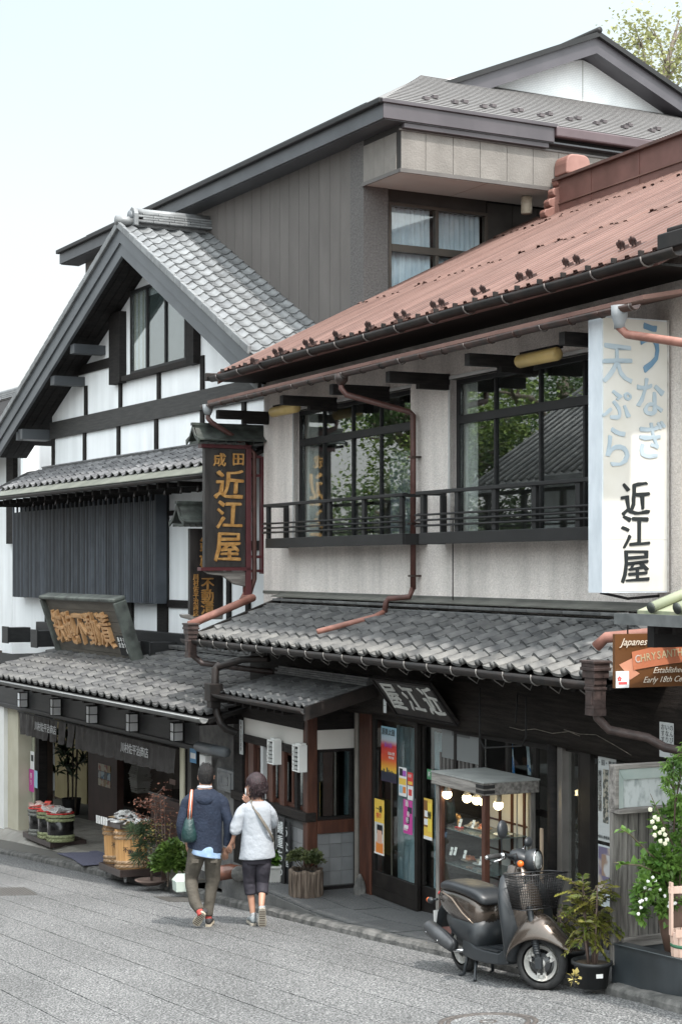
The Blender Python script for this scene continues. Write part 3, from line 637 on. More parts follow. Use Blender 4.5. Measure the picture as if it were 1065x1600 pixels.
tiles(pent, O, hp(hx0, 4 * TE, 0), (1, 0, 0), (0, math.cos(SLH), math.sin(SLH)), nc, 1, tw, TE, tmw, None, .005, name='pantile')
for k in range(2):   # ridge courses against the wall
    s = 4 * TE + .10 + k * .07; x = hx0 + (.1 if k % 2 else 0) - .0
    while x < hx1 - .05:
        l = min(.30, hx1 - x); p = hp(x, s, .02 + k * .034)
        MB().box(p.x + .003, p.x + l - .003, p.y, YW - .03, p.z, p.z + .031).build('ridge_tile', TILE, pent, bevel=.006); x += l
p = hp(hx0, 4 * TE + .25, .055); m = MB(); m.prism([(hx0, p.y - .05, p.z + .02), (hx1 + 1.5, p.y - .05, p.z + .02), (hx1 + 1.5, YW - .002, p.z + .055), (hx0, YW - .002, p.z + .055)], (0, 0, .012)); m.box(xL, xR, YW - .012, YW - .002, p.z + .055, p.z + .09); m.build('wall_flashing', mat('dull_flashing', (.085, .085, .075), (.125, .125, .11), 4, .6), inn)
g2 = halfgutter('pent_gutter', inn, [(hx0 - .04 + i * (hx1 - hx0) / 12, TY0 - .10, zt0 - .015) for i in range(13)], .062, GUTD)
for i in range(20):
    x = hx0 + .2 + i * (hx1 - hx0 - .2) / 20
    m = MB(); m.tube([(x, TY0 - .10 + .066 * math.cos(t), zt0 - .018 + .066 * math.sin(t)) for t in [math.pi * .9 + math.pi * 1.05 * k / 7 for k in range(8)]] + [(x, TY0 + .02, zt0 - .10), (x + .03, TY0 + .08, zt0 - .15), (x + .02, TY0 + .12, zt0 - .08)], .006, 5); m.build('gutter_hook', mat('pale_hook', (.16, .15, .14), (.2, .19, .18), 8, .5), g2)
for i in range(22):
    x = hx0 + .15 + i * (hx1 - hx0 - .3) / 21; m = MB(); m.box(x - .03, x + .03, TY0 + .03, YW - .02, 0, .06); o = m.build('rafter', DW, pent); 
    sh = Matrix(((1, 0, 0, 0), (0, 1, 0, 0), (0, .38, 1, zt0 - .13 - .38 * TY0), (0, 0, 0, 1))); o.data.transform(sh)
# left verge and big pink pipe along it
m = MB(); m.prism([hp(hx0 - .05, -.05, .04), hp(hx0 + .04, -.05, .04), hp(hx0 + .04, S1, .04), hp(hx0 - .05, S1, .04)], (0, 0, -.12)); m.build('verge_board', GUTD, inn)
pipe(inn, 'downpipe', [(xL - .12, .28, 3.14), (xL - .13, .22, 3.04), (hx0 + .02, .05, hz(.05) + .14), (hx0 + .0, -.78, hz(-.78) + .13)], .048, PIPEP)
# rain heads
RH = mat('brown_cast_rainhead', (.028, .018, .016), (.058, .038, .034), 14, .5, .15, 30)
def rainhead(x, y, z, rot, pts, dz=1.0):
    m = MB()
    for w, h0, h1 in ((.100, .14, .16), (.088, .11, .14), (.096, .085, .11), (.082, .03, .085), (.068, -.02, .03)): m.box(x - w, x + w, y - w * .8, y + w * .8, z + h0 * dz, z + h1 * dz)
    m.box(x - .058, x + .058, y - .054, y + .054, z - .20, z - .02); m.box(x - .066, x + .066, y - .06, y + .06, z - .06, z - .04)
    m.box(x - .04, x + .04, y - .061, y - .053, z - .17, z - .07); 
    rh = m.build('rain_head', RH, inn, bevel=.008)
    m = MB(); m.box(x - .06, x + .06, y - .055, y + .055, z - .25, z - .20); m.tube([(x, y, z - .2)] + pts, .035, 10); m.build('rain_head_spout', RH, rh)
rhx = O.X(926, -.88); rainhead(rhx, -.86, 2.60, 0, [(rhx, -.84, 2.33), (rhx + .03, -.76, 2.24), (rhx + .22, -.55, 2.19), (rhx + .3, -.45, 2.12), (rhx + .36, -.36, 2.10), (rhx + .9, .05, 1.86)])
pipe(inn, 'downpipe', [(rhx - .02, -.84, 2.86), (rhx + .05, -.80, 2.93), (rhx + .7, -.30, 3.02)], .042, PIPEP)
rhl = O.X(296, -.88); rainhead(rhl, -.86, 2.62, 0, [(rhl, -.82, 2.38), (rhl + .05, -.74, 2.30), (rhl + .5, -.3, 2.24), (rhl + .9, .0, 2.2)])
# ---- big timber beam over the ground floor
bx0 = O.X(392, -.12); m = MB(); n = 26; rs = []
for i in range(n + 1):
    x = bx0 + (6.2 + 4.6) * i / n; bb = 1.90 + .015 * math.sin(i * .9) - .0; tp = 2.60
    rs.append([(x, .15, bb), (x, -.06, bb), (x, -.11, bb + .04), (x, -.13, bb + .2), (x, -.13, bb + .42), (x, -.10, tp), (x, .15, tp)])
m.rings(rs, closed=True, smooth=True); m.build('great_beam', BEAM, inn)
box('beam_wall_above', DW, inn, bx0, 6.2, .16, YW + .1, 2.2, 2.95)
# crack lines standing proud (splits in the log)
for pts in ([(795, 1136), (815, 1141), (835, 1139), (862, 1146), (888, 1143), (905, 1150)], [(880, 1140), (905, 1147), (930, 1148), (962, 1166), (985, 1180)]):
    q = []
    for a, b in pts: x, z = O.f(a, b, -.135); q.append((x, -.134, z))
    MB().tube(q, .0035, 4).build('beam_crack', mat('raw_wood_crack', (.22, .19, .16), (.10, .085, .07), 20, .9), inn)
# ground floor front: posts, rails, sliding doors, windows
zc = 1.92
def post(pa, pb, y0, y1, z0, z1, mt=DW, name='post', **k):
    return box(name, mt, inn, O.X(pa, y0), O.X(pb, y0), y0, y1, z0, z1, bevel=.006, **k)
post(553, 556.5, -.03, .05, -.05, 1.95, mat('steel_track', (.22, .20, .18), (.28, .26, .23), 6, .5, metal=.4)); post(561, 578, -.02, .12, -.05, 1.95, REDW)
post(556.5, 561, .0, .06, -.05, 1.95, DW)
def sliding_door(xa, xb, y, label=None):
    m = MB(); m.box(xa, xb, y, y + .045, 0.0, .26); m.box(xa, xb, y, y + .045, 1.86, 1.93); m.box(xa, xa + .06, y, y + .045, .26, 1.86); m.box(xb - .06, xb, y, y + .045, .26, 1.86)
    d = m.build('sliding_door', mat('dark_door_frame', (.011, .009, .0085), (.02, .017, .015), 5, .55, spec=.25), inn, bevel=.004)
    box('pane', GLASSD, d, xa + .055, xb - .055, y + .02, y + .025, .255, 1.865)
    box('door_rail', MATS['dark_door_frame'], d, xa + .065, xb - .065, y - .004, y, .10, .112); box('door_handle', mat('pewter', (.2, .2, .2), None, rough=.4, metal=.7), d, xb - .04, xb - .02, y - .008, y, .95, 1.13)
    return d
dx = [O.X(580, 0), O.X(651, 0), O.X(692, .05)]
sliding_door(dx[0], dx[1], .0); sliding_door(dx[1] - .05, dx[2] + .2, .06)
box('door_sill', SLABM, inn, dx[0] - .1, dx[2] + .3, -.10, .2, -.035, -.005)
BAM = mat('pale_bamboo_print_curtain', (.62, .76, .80), (.34, .50, .56), 9, .9, st=(2.5, 1, .35), lo=.3, hi=.6)
curtain(inn, O, O.X(610, .35), O.X(655, .35), .1, 1.75, .42, BAM, 5, .03); curtain(inn, O, O.X(668, .35), O.X(680, .35), .1, 1.75, .42, BAM, 2, .03)
curtain(inn, O, O.X(603, .35), O.X(607, .35), .1, 1.6, .40, mat('cream_blind', (.6, .55, .45), (.5, .46, .38), 9, .9), 1, .01)
# right-hand glazed front
FR = MATS['dark_door_frame']; LF = mat('bronze_frame', (.13, .12, .11), (.17, .155, .145), 4, .45, metal=.3)
gx0 = dx[2] + .26; gx1 = O.X(1010, 0)
vsr = [O.X(p, .02) for p in (748, 790, 833)]; 
window(inn, O, gx0, O.X(868, .02), .30, 1.90, .02, vs=vsr, hs=[(1.28, .05)], fw=.05, mt=FR, bar=.05, glass=GLASSD)
window(inn, O, O.X(877, .02), O.X(905, .02), .40, 1.90, .02, fw=.03, mt=FR, glass=GLASSD)
window(inn, O, O.X(922, .02), gx1 + .6, .40, 1.90, .03, fw=.04, mt=FR, glass=GLASSD)
post(869, 877, -.02, .08, .2, 1.92, LF); post(905, 921, -.01, .1, .2, 1.92, FR); 
MB().tube([(O.X(852, -.10), -.02, .2), (O.X(852, -.10), -.02, 1.93)], .055, 12).build('round_post', DW, inn)
box('base_plinth', DW, inn, gx0, gx1 + .6, .0, .12, -.1, .40)
for i in range(16):
    x = O.X(872, -.02) + i * .085; box('plinth_slat', mat('thin_dark_slat', (.05, .045, .042), (.07, .062, .058), 6, .7, rnd=.2), inn, x, x + .06, -.022, -.002, .12, .46)
post(842, 846, -.22, -.20, .5, 1.22, mat('tan_stick', (.28, .21, .15), (.35, .27, .2), 8, .8), 'leaning_board')
for i in range(9):
    x = O.X(696, .1) + i * .075; box('transom_slat', mat('grey_slat', (.10, .095, .09), (.14, .13, .125), 5, .7), inn, x, x + .03, .03, .05, 1.30, 1.64)
# rooms behind the front
m = MB(); m.box(-1.75, 6.0, 3.2, 3.3, -.1, 2.7); m.box(-1.75, 6, .2, 3.2, 2.62, 2.7); m.box(-1.85, -1.75, .2, 3.3, -.1, 2.7); m.box(-1.75, 6, .35, 3.2, -.12, -.02); m.box(1.0, 1.06, .5, 3.2, -.1, 2.6); m.build('inner_room', mat('inner_room_wall', (.06, .055, .05), (.08, .072, .065), 3, .9), inn)
# ---- the bay left of the doors
BY = -.5; bxa = O.X(368, BY); bxb = O.X(480, BY); bb0 = -.035
F = O.perp(bxb)   # its short side faces the viewer
def bbox(name, mt, pa, pb, z0, z1, y0=BY, y1=BY + .06, **k): return box(name, mt, inn, O.X(pa, y0), O.X(pb, y0), y0, y1, z0, z1, **k)
m = MB(); m.box(bxb - .12, bxb, BY, BY + .12, bb0, 1.92); m.build('bay_corner_post', REDW, inn, bevel=.008)
m = MB(); m.box(bxb - .125, bxb - .119 + .0, BY - .004, BY + .1, bb0, 1.9); 
bbox('bay_post', DW, 367, 378, bb0, 1.92, bevel=.006)
bbox('bay_plaster_panel', mat('cream_plaster', (.60, .58, .54), (.66, .63, .59), 2, .9), 381, 474, O.Z(428, 1158, BY), O.Z(428, 1131, BY), BY + .02)
bbox('bay_lintel', DWH, 365, 476, O.Z(428, 1170, BY), O.Z(428, 1158, BY), BY - .012, BY + .07); bbox('bay_head', DWH, 365, 476, O.Z(428, 1131, BY), 1.99, BY, BY + .08)
zs = O.Z(400, 1245, BY); bbox('bay_sill', DWH, 360, 477, zs - .10, zs, BY - .03, BY + .1, bevel=.01)
zs2 = O.Z(428, 1170, BY)
window(inn, O, O.X(379, BY), O.X(474, BY), zs, zs2, BY + .03, vs=[O.X(p, BY) for p in (396, 414, 432, 452)], mt=REDW, bar=.05, fw=.04)
for pa, pb, mt in ((388, 396, REDW), (407, 411, mat('pale_strip', (.45, .46, .46), None, rough=.6)), (420, 426, REDW), (437, 444, REDW), (460, 464, DW)): bbox('window_mullion', mt, pa, pb, zs, zs2, BY - .01, BY + .03)
TG = mat('grey_glazed_tile', (.17, .175, .18), (.22, .225, .23), 3, .3, rnd=.08, spec=.6)
bt = box('bay_dado', mat('grout', (.10, .10, .10), None, rough=.9), inn, bxa + .1, bxb - .121, BY + .03, BY + .06, bb0, zs - .1)
tx = bxa + .1
while tx < bxb - .13:
    for j in range(5):
        z0 = bb0 + .03 + j * .155
        if z0 + .15 < zs - .1 + .01: box('wall_tile', TG, bt, tx + .003, min(tx + .147, bxb - .122), BY + .022, BY + .03, z0, z0 + .149)
    tx += .15
# short side
def fbox(name, mt, pa, pb, ya, yb, z0, z1, **k):  # on the short side, in F coordinates (x into the building)
    return box(name, mt, inn, pa, pb, ya, yb, z0, z1, F, **k)
sx0, sx1 = BY + .12, .06
zt_, zw_ = F.f(525, 1140, 0)[1], F.f(525, 1170, 0)[1]; zr0, zr1 = F.f(525, 1301, 0)[1], F.f(525, 1281, 0)[1]
fbox('side_plaster_panel', MATS['cream_plaster'], sx0, sx1, .01, .06, zw_, zt_); fbox('side_head', DW, sx0, sx1, .0, .08, zt_, 1.95)
window(inn, F, sx0, sx1, zr1, zw_, .02, fw=.035, mt=DW); fbox('side_rail', REDW, sx0, sx1, -.01, .05, zr0, zr1, bevel=.004)
sd_ = fbox('side_dado', MATS['grout'], sx0, sx1, .02, .05, bb0, zr0); 
for i in range(3):
    for j in range(5):
        z0 = bb0 + .06 + j * .148
        if z0 < zr0 - .02: box('wall_tile', TG, sd_, sx0 + .005 + i * .143, sx0 + .144 + i * .143, .012, .02, z0, min(z0 + .143, zr0 - .004), F)
fbox('side_sill_plank', DW, sx0, sx1, -.03, .01, bb0, bb0 + .05)
m = MB(); m.box(bxa, bxb - .02, BY + .1, .6, 1.92, 1.98); m.box(bxa - .06, bxa, BY, .6, bb0, 1.98); m.box(bxa, -1.87, .6, .66, bb0, 1.98); m.build('bay_inner_shell', DW, inn)
# vents on the bay
def vent(pa, pb, pt, pbm, label):
    x0 = O.X(pa, BY - .11); x1 = x0 + .17; z0, z1 = O.Z((pa + pb) / 2, pbm, BY - .2), O.Z((pa + pb) / 2, pt, BY - .2)
    t = thing('vent_hood', label, 'vent', O.M @ Matrix.Translation((x0, BY, z0)), 'white louvred vents on the bay')
    m = MB(); xm = x0 + .02; 
    V = O.perp(O.X(pa, BY) + .0)
    w = .17
    # louvred mouth faces the viewer side, casing runs along the wall
    m.box(x1 - .02, x1 + .012, BY - .11, BY - .01, z0, z1); m.box(x0, x1, BY - .02, BY - .008, z0, z1); m.box(x0, x1, BY - .11, BY - .01, z1 - .02, z1); m.box(x0, x1, BY - .11, BY - .01, z0, z0 + .015); m.box(x0, x0 + .012, BY - .11, BY - .01, z0, z1)
    m.build('vent_case', WHITEM, t, O, bevel=.004)
    for k in range(5):
        z = z0 + .03 + k * (z1 - z0 - .06) / 5; q = MB(); q.prism([(x0 + .015, BY - .11, z), (x0 + .015, BY - .085, z + .028), (x0 + .015, BY - .082, z + .026), (x0 + .015, BY - .106, z - .002)], (x1 - x0 - .04, 0, 0)); q.build('louvre', mat('louvre_grey', (.33, .33, .32), None, rough=.5), t, O)
    MB().box(x0 + .014, x1 - .022, BY - .075, BY - .03, z0 + .016, z1 - .022).build('vent_dark', BLACK, t, O)
    MB().box(x0 + .05, x1 - .0, BY - .09, BY - .02, z1, z1 + .018).build('vent_top', WHITEM, t, O)
vent(417, 435, 1160, 1199, 'white louvred vent hood on the bay, the one above the woman in the pale blouse')
vent(456, 475, 1168, 1211, 'white louvred vent hood on the bay, the one beside the corner post')
# ---- small tiled roof over the bay
q0 = O.X(338, -.92); q1 = O.X(478, -.92); sy0 = -.90; sz0 = 2.02; SLB = math.atan(.27)
def sp(x, s, h=0): return Vector((x, sy0 + s * math.cos(SLB) - h * math.sin(SLB), sz0 + s * math.sin(SLB) + h * math.cos(SLB)))
m = MB(); m.prism([sp(q0, -.02, -.02), sp(q1, -.02, -.02), sp(q1, .80, -.02), sp(q0, .80, -.02)], (0, 0, -.05)); sr = m.build('bay_roof', DW, inn)
stm = tile_mesh('small_pantile', .2, .21, TILE, amp=.018, th=.016, n=7)
DT = mat('dark_bay_tile', (.07, .07, .072), (.13, .13, .128), 7, .5, .2, 40, rnd=.2); stm.materials.clear(); stm.materials.append(DT)  # bay roof tiles take their own dark grey
tiles(sr, O, sp(q0 + .02, 0, 0), (1, 0, 0), (0, math.cos(SLB), math.sin(SLB)), int((q1 - q0) / .2), 4, .2, .175, stm, None, .004, name='pantile')
for k in range(4):
    x = q0 + .08 * (k % 2) + .12
    while x < q1 + .02:
        l = min(.3, q1 + .02 - x); p = sp(x, .68, .03 + k * .024); MB().box(x + .003, x + l - .003, p.y + .01 * k, -.13, p.z, p.z + .022).build('ridge_tile', DT, sr, bevel=.004); x += l
halfgutter('bay_gutter', inn, [(q0 - .05, sy0 - .06, sz0 - .01), (q1 + .04, sy0 - .06, sz0 - .01)], .05, GUTD)
m = MB(); m.prism([sp(q1, -.04, .03), sp(q1 + .05, -.04, .03), sp(q1 + .05, .80, .03), sp(q1, .80, .03)], (0, 0, -.14)); m.build('bay_verge', GUTD, inn)
for i in range(9): 
    x = q0 + .1 + i * .22
    if x < q1: MB().box(x - .02, x + .02, sy0, BY + .02, 1.905, 1.95).build('rafter', DW, sr)
m = MB(); m.tube([(q0 - .03, -.86, 2.34), (q0 - .03, -.92, 2.28), (q0 - .03, -.93, 1.95), (q0 - .01, -.9, 1.75), (q0 + .06, -.88, 1.66), (q0 + .06, -.82, 1.60), (q0 + .12, -.7, 1.55)], .045, 10); m.tube([(q0 - .03, -.90, 2.30), (q0 + .25, -.70, 2.40), (q0 + .55, -.5, 2.42)], .04, 10); m.box(q0 - .12, q0 + .06, -1.02, -.86, 1.92, 2.12); m.box(q0 - .10, q0 + .04, -1.00, -.88, 1.84, 1.92); m.build('bay_rain_head', GUTD, inn, bevel=.006)
# ---- recess left of the bay
rxA = O.X(300, -.30); box('recess_wall', mat('grey_board_wall', (.10, .10, .10), (.17, .165, .16), 8, .8, .2, 20, rnd=.1), inn, O.X(312, -.35), bxa - .06, -.35, -.25, -.5, 1.9)
MB().tube([(O.X(312, -.6), -.62, O.Z(312, 1167, -.62)), (bxa, -.62, O.Z(312, 1167, -.62) + .02)], .062, 14).build('big_drain_pipe', mat('slate_pipe', (.10, .11, .12), (.14, .15, .16), 4, .5), inn)
box('white_recess_post', WHITEM, inn, O.X(312, -.5), O.X(321, -.5), -.5, -.42, -.3, O.Z(316, 1180, -.5))
sbx = O.X(339, -.45); m = MB(); sw = O.X(364, -.45) - sbx; sz = O.Z(350, 1236, -.45); sz_ = O.Z(350, 1202, -.45)
m.box(sbx, sbx + sw, -.45, -.36, sz, sz_)
mb2 = m.build('fret_panel', mat('grey_fret', (.14, .145, .15), (.2, .2, .2), 6, .7), inn, bevel=.005)
for k in range(3):
    a = .03 + k * .05; x0, x1, z0, z1 = sbx + a * sw / .28, sbx + sw - a * sw / .28, sz + a, sz_ - a
    m = MB(); 
    if x1 - x0 > .02 and z1 - z0 > .02: m.box(x0, x1, -.462, -.45, z0, z0 + .014); m.box(x0, x1, -.462, -.45, z1 - .014, z1); m.box(x0, x0 + .012, -.462, -.45, z0, z1); m.box(x1 - .012, x1, -.462, -.45, z0, z1); m.build('fret_relief', MATS['grey_fret'], mb2)
# ------------------------------------------------------------ the pickle shop (left)
shop = thing('shop_building', 'half-timbered white and black shop with steep tiled gable and broad grey tiled awning roof', 'building', L)
UY = 1.05      # upper wall plane
# upper walls: white plaster between dark timbers
gx0_, gz0_ = L.f(82, 722, UY); gxr = L.X(470, UY)
AP = L.f(190, 348, .45)                     # top of the gable (front face)
FL = L.f(0, 665, .45); FRt = L.f(400, 548, .45)
sll = (AP[1] - FL[1]) / (AP[0] - FL[0]); slr = (AP[1] - FRt[1]) / (FRt[0] - AP[0])
zE = L.Z(200, 712, UY)   # top of the middle roof on the wall
ax = AP[0]
def rake(x, dz=0.0): return AP[1] - dz - (sll * (ax - x) if x < ax else slr * (x - ax))
xw0 = L.X(82, UY); xw1 = L.X(425, UY)
m = MB(); m.prism([(xw0, UY, zE - .3), (xw1, UY, zE - .3), (xw1, UY, rake(xw1, .2)), (ax, UY, rake(ax, .3)), (xw0, UY, rake(xw0, .3))], (0, .15, 0)); m.build('gable_wall', PLAST, shop)
zlow = 2.05
box('front_wall', PLAST, shop, L.X(20, UY), xw1, UY, UY + .15, zlow, zE - .301)
box('shop_side_wall', PLAST, shop, L.X(20, UY) - .0, L.X(20, UY) + .15, UY + .16, 6, zlow, zE + .6)
def tim(name, xa, xb, za, zb_, pr=.035, mt=DW, y=UY, **k): return box(name, mt, shop, xa, xb, y - pr, y - .002, za, zb_, bevel=.004, **k)
# tie beam, studs
zb0, zb1 = L.Z(193, 692, UY), L.Z(193, 640, UY); zb0 = (L.Z(81, 688, UY) + L.Z(240, 655, UY)) / 2; zb1 = (L.Z(92, 660, UY) + L.Z(240, 625, UY)) / 2
tim('tie_beam', xw0 + .0, xw1, zb0, zb1, .05, mat('planed_dark_beam', (.022, .021, .021), (.045, .042, .040), 5, .6, .3, 30, st=(.6, 2, 8)))
for px in (85, 134, 187, 246): x = L.X(px, UY); tim('lower_stud', x - .055, x + .055, zE - .1, zb0)
for px in (318, 383): x = L.X(px, UY); tim('lower_stud', x - .055, x + .055, zE - .1, zb0)
zs1 = (L.Z(193, 589, UY - .03) + L.Z(295, 563, UY - .03)) / 2; zs0 = (L.Z(195, 593, UY) + L.Z(300, 567, UY)) / 2 - .04
for px in (136, 190, 250, 318): x = L.X(px, UY); tim('upper_stud', x - .055, x + .055, zb1, min(zs0 + .1, rake(x, .5)))
zcol = L.Z(140, 575, UY)
tim('collar_beam', L.X(118, UY), L.X(183, UY), L.Z(150, 580, UY), L.Z(150, 566, UY), .05)
wpx0, wpx1 = L.X(205, UY), L.X(300, UY); zwt_ = L.Z(222, 458, UY)
tim('window_sill_beam', L.X(190, UY), L.X(303, UY), zs0, zs1, .10, DWH)
tim('window_post', L.X(181, UY), L.X(198, UY), L.Z(190, 600, UY), rake(L.X(190, UY), .45), .12); tim('window_post', L.X(302, UY), L.X(314, UY), L.Z(308, 570, UY), rake(L.X(308, UY), .45), .12)
zw0 = zs1; zw1 = rake(wpx1, .5) + .25
gw = window(shop, L, L.X(204, UY - .06), L.X(301, UY - .06), zw0, L.Z(240, 452, UY - .06) + .1, UY - .07, vs=[L.X(229, UY - .06), L.X(258, UY - .06), L.X(289, UY - .06)], mt=TRIM, bar=.05, dp=.05)
curtain(shop, L, L.X(206, UY), L.X(226, UY), zw0, zw1, UY - .0, mat('cream_curtain', (.62, .58, .50), (.7, .66, .58), 4, .9), 3, .012)
box('window_back', mat('green_grey_board', (.10, .12, .115), (.14, .16, .155), 3, .8), shop, L.X(228, UY), L.X(300, UY), UY - .008, UY - .002, zw0, zw1 - .1)
# roof of the gable: two slopes, barge boards, soffit
YF = .45; YB = 1.92
def rk(x, dz): return (x, YF, rake(x, dz))
xl_ = FL[0] - .35; xr_ = 1.46
for nm, xa, xb in (('left', xl_, ax), ('right', ax, xr_)):
    m = MB(); m.prism([(xa, YF + .02, rake(xa, .10)), (xb, YF + .02, rake(xb, .10)), (xb, YF + .02, rake(xb, .16)), (xa, YF + .02, rake(xa, .16))], (0, YB - YF, 0)); m.build('gable_roof', DW, shop)
    n = 8 if nm == 'left' else 1
def barge(dz0, dz1, y0, y1, mt, name):
    m = MB(); sgn = 1
    m.prism([(xl_, y0, rake(xl_, dz0)), (ax, y0, rake(ax, dz0)), (ax, y0, rake(ax, dz1)), (xl_, y0, rake(xl_, dz1))], (0, y1 - y0, 0)); m.build(name, mt, shop)
    m = MB(); m.prism([(ax, y0, rake(ax, dz0)), (xr_, y0, rake(xr_, dz0)), (xr_, y0, rake(xr_, dz1)), (ax, y0, rake(ax, dz1))], (0, y1 - y0, 0)); m.build(name, mt, shop)
barge(.07, .30, YF - .03, YF + .02, BARGE, 'barge_board'); barge(.30, .50, YF + .0, YF + .05, BARGE, 'inner_barge_board')
# soffit boards inside the gable (planks running down the slope)
for k in range(4):
    y0 = YF + .06 + k * .142; m = MB()
    m.prism([(xl_, y0, rake(xl_, .34)), (ax, y0, rake(ax, .34)), (ax, y0, rake(ax, .40)), (xl_, y0, rake(xl_, .40))], (0, .134, 0)); m.build('soffit_plank', DW, shop)
    m = MB(); m.prism([(ax, y0, rake(ax, .34)), (xr_, y0, rake(xr_, .34)), (xr_, y0, rake(xr_, .40)), (ax, y0, rake(ax, .40))], (0, .134, 0)); m.build('soffit_plank', DW, shop)
for px, py in ((150, 485), (118, 580), (62, 666)):   # purlin ends under the soffit
    x = L.X(px + 12, UY); z = rake(x, .62); box('purlin', BARGE_D, shop, x - .1, x + .1, YF + .06, UY - .002, z - .07, z + .08)
box('eave_return', BARGE_D, shop, L.X(24, YF), L.X(81, UY) , YF + .06, UY - .01, rake(L.X(24, YF), .50) - .20, rake(L.X(24, YF), .50) - .02)
# tiles on the right slope
sr_ = MB().box(ax, ax + .05, YF, YB, AP[1] - .2, AP[1] - .15).build('ridge_batten', DW, shop)
Ls = math.hypot(1, slr); upg = Vector((-1 / Ls, 0, slr / Ls)); acr = Vector((0, 1, 0)); 
LTM = tile_mesh('silver_pantile', .262, .275, TILEL, amp=.02, th=.02, rnd_end=True)
tot = (xr_ - ax) * Ls; nr = int(tot / .229); ncg = 6; cw = (YB - YF + .05) / ncg
for k in (0,):
    o0 = Vector((ax, YF - .05, AP[1] - .055)) - upg * (nr * .229)
    tiles(sr_, L, o0, acr, upg, ncg, nr, cw, .229, LTM, None, .003, name='roof_tile')
# verge tiles along both rakes and ridge courses
for side in (-1, 1):
    n_ = int((ax - xl_ if side < 0 else xr_ - ax) * Ls / .27)
    for i in range(n_):
        d0 = i * .27 / Ls; xa = ax + side * d0; xb = ax + side * (d0 + .265 / Ls)
        m = MB(); m.prism([(xa, YF - .075, rake(xa, -.02)), (xb, YF - .075, rake(xb, -.03)), (xb, YF - .075, rake(xb, .085)), (xa, YF - .075, rake(xa, .085))], (0, .055, 0)); m.build('verge_tile', TILEL, sr_, bevel=.01)
        if side < 0: m = MB(); m.prism([(xa, YF - .02, rake(xa, -.02)), (xb, YF - .02, rake(xb, -.035)), (xb, YF - .02, rake(xb, .03)), (xa, YF - .02, rake(xa, .03))], (0, 1.4, 0)); m.build('roof_tile', TILEL, sr_)
for k in range(4):
    y = YF + .22 + (.09 if k % 2 else 0)
    while y < YB + .02:
        l = min(.26, YB + .03 - y); box('ridge_tile', TILEL, sr_, ax - .11 + k * .006, ax + .11 - k * .006, y + .002, y + l - .002, AP[1] + .02 + k * .038, AP[1] + .054 + k * .038, bevel=.008); y += l
m = MB(); m.tube([(ax, YF + .2, AP[1] + .18), (ax, YB + .02, AP[1] + .18)], .06, 10); m.build('ridge_cap_tile', TILEL, sr_)
m = MB(); m.prism([(ax - .13, YF + .16, AP[1] - .04), (ax + .13, YF + .16, AP[1] - .04), (ax + .13, YF + .16, AP[1] + .14), (ax + .09, YF + .16, AP[1] + .22), (ax, YF + .16, AP[1] + .26), (ax - .09, YF + .16, AP[1] + .22), (ax - .13, YF + .16, AP[1] + .14)], (0, .07, 0)); m.build('ridge_end_tile', TILEL, sr_, bevel=.012)
m = MB(); m.tube([(ax, YF + .12, AP[1] + .12), (ax, YF + .165, AP[1] + .12)], .075, 14); m.build('ridge_end_disc', mat('darker_tile', (.12, .13, .14), None, rough=.5), sr_)
m = MB(); m.tube([(ax, YF - .09, AP[1] + .03), (ax, YF + .22, AP[1] + .04)], .07, 10); m.build('ridge_nose_tile', TILEL, sr_)
# ---- middle pent roof
mY0 = .05; mz0 = 4.575 ; mz0 = L.Z(160, 757, mY0) ; SLM = math.atan((zE - mz0 - .02) / (UY - mY0))
mx0 = L.X(-40, mY0); mx1 = 1.3
def mp_(x, s, h=0): return Vector((x, mY0 + s * math.cos(SLM) - h * math.sin(SLM), mz0 + s * math.sin(SLM) + h * math.cos(SLM)))
Sm = (UY - mY0) / math.cos(SLM)
m = MB(); m.prism([mp_(mx0, 0), mp_(mx1, 0), mp_(mx1, Sm), mp_(mx0, Sm)], (0, 0, -.05)); mr_ = m.build('middle_roof', DW, shop)
m = MB(); m.prism([mp_(mx0, -.04, .012), mp_(mx1, -.04, .012), mp_(mx1, .24, .012), mp_(mx0, .24, .012)], (0, 0, .012)); m.build('copper_eave_sheet', COPP, mr_)
x = mx0
while x < mx1: 
    box('copper_seam', COPP, mr_, x, x + .012, *(0, 0), 0, 0) if False else None
    x += .45
MT = mat('middle_roof_tile', (.08, .08, .085), (.155, .155, .158), 6, .5, .15, 40, rnd=.2)
mt_ = tile_mesh('middle_pantile', .29, .22, MT, amp=.026, th=.022, n=9, rnd_end=True)
tiles(mr_, L, mp_(L.X(24, .5), .22, .03), (1, 0, 0), (0, math.cos(SLM), math.sin(SLM)), int((mx1 - L.X(24, .5)) / .29), 4, .29, .17, mt_, None, .004, name='roof_tile')
for k in range(2):
    x = L.X(80, UY)
    while x < mx1: p = mp_(x, Sm - .16, .05 + k * .03); MB().box(x + .003, x + .297, p.y, UY - .003, p.z, p.z + .026).build('ridge_tile', MT, mr_, bevel=.004); x += .3
mg_ = halfgutter('middle_gutter', shop, [(mx0 + i * (mx1 - mx0) / 8, mY0 - .07, mz0 - .03) for i in range(9)], .05, GUTD)
for i in range(26):
    x = mx0 + .2 + i * .36
    if x < mx1: m = MB(); m.box(x - .03, x + .03, mY0 + .02, UY - .01, mz0 - .14, mz0 - .07); m.build('rafter', DW, mr_)
for i in range(14): 
    x = L.X(20, -.2) + .3 + i * .55
    if x < mx1: MB().tube([(x, mY0 + .02, mz0 - .16), (x + .05, mY0 - .02, mz0 - .24)], .018, 6).build('bracket_nub', GUTD, mr_)
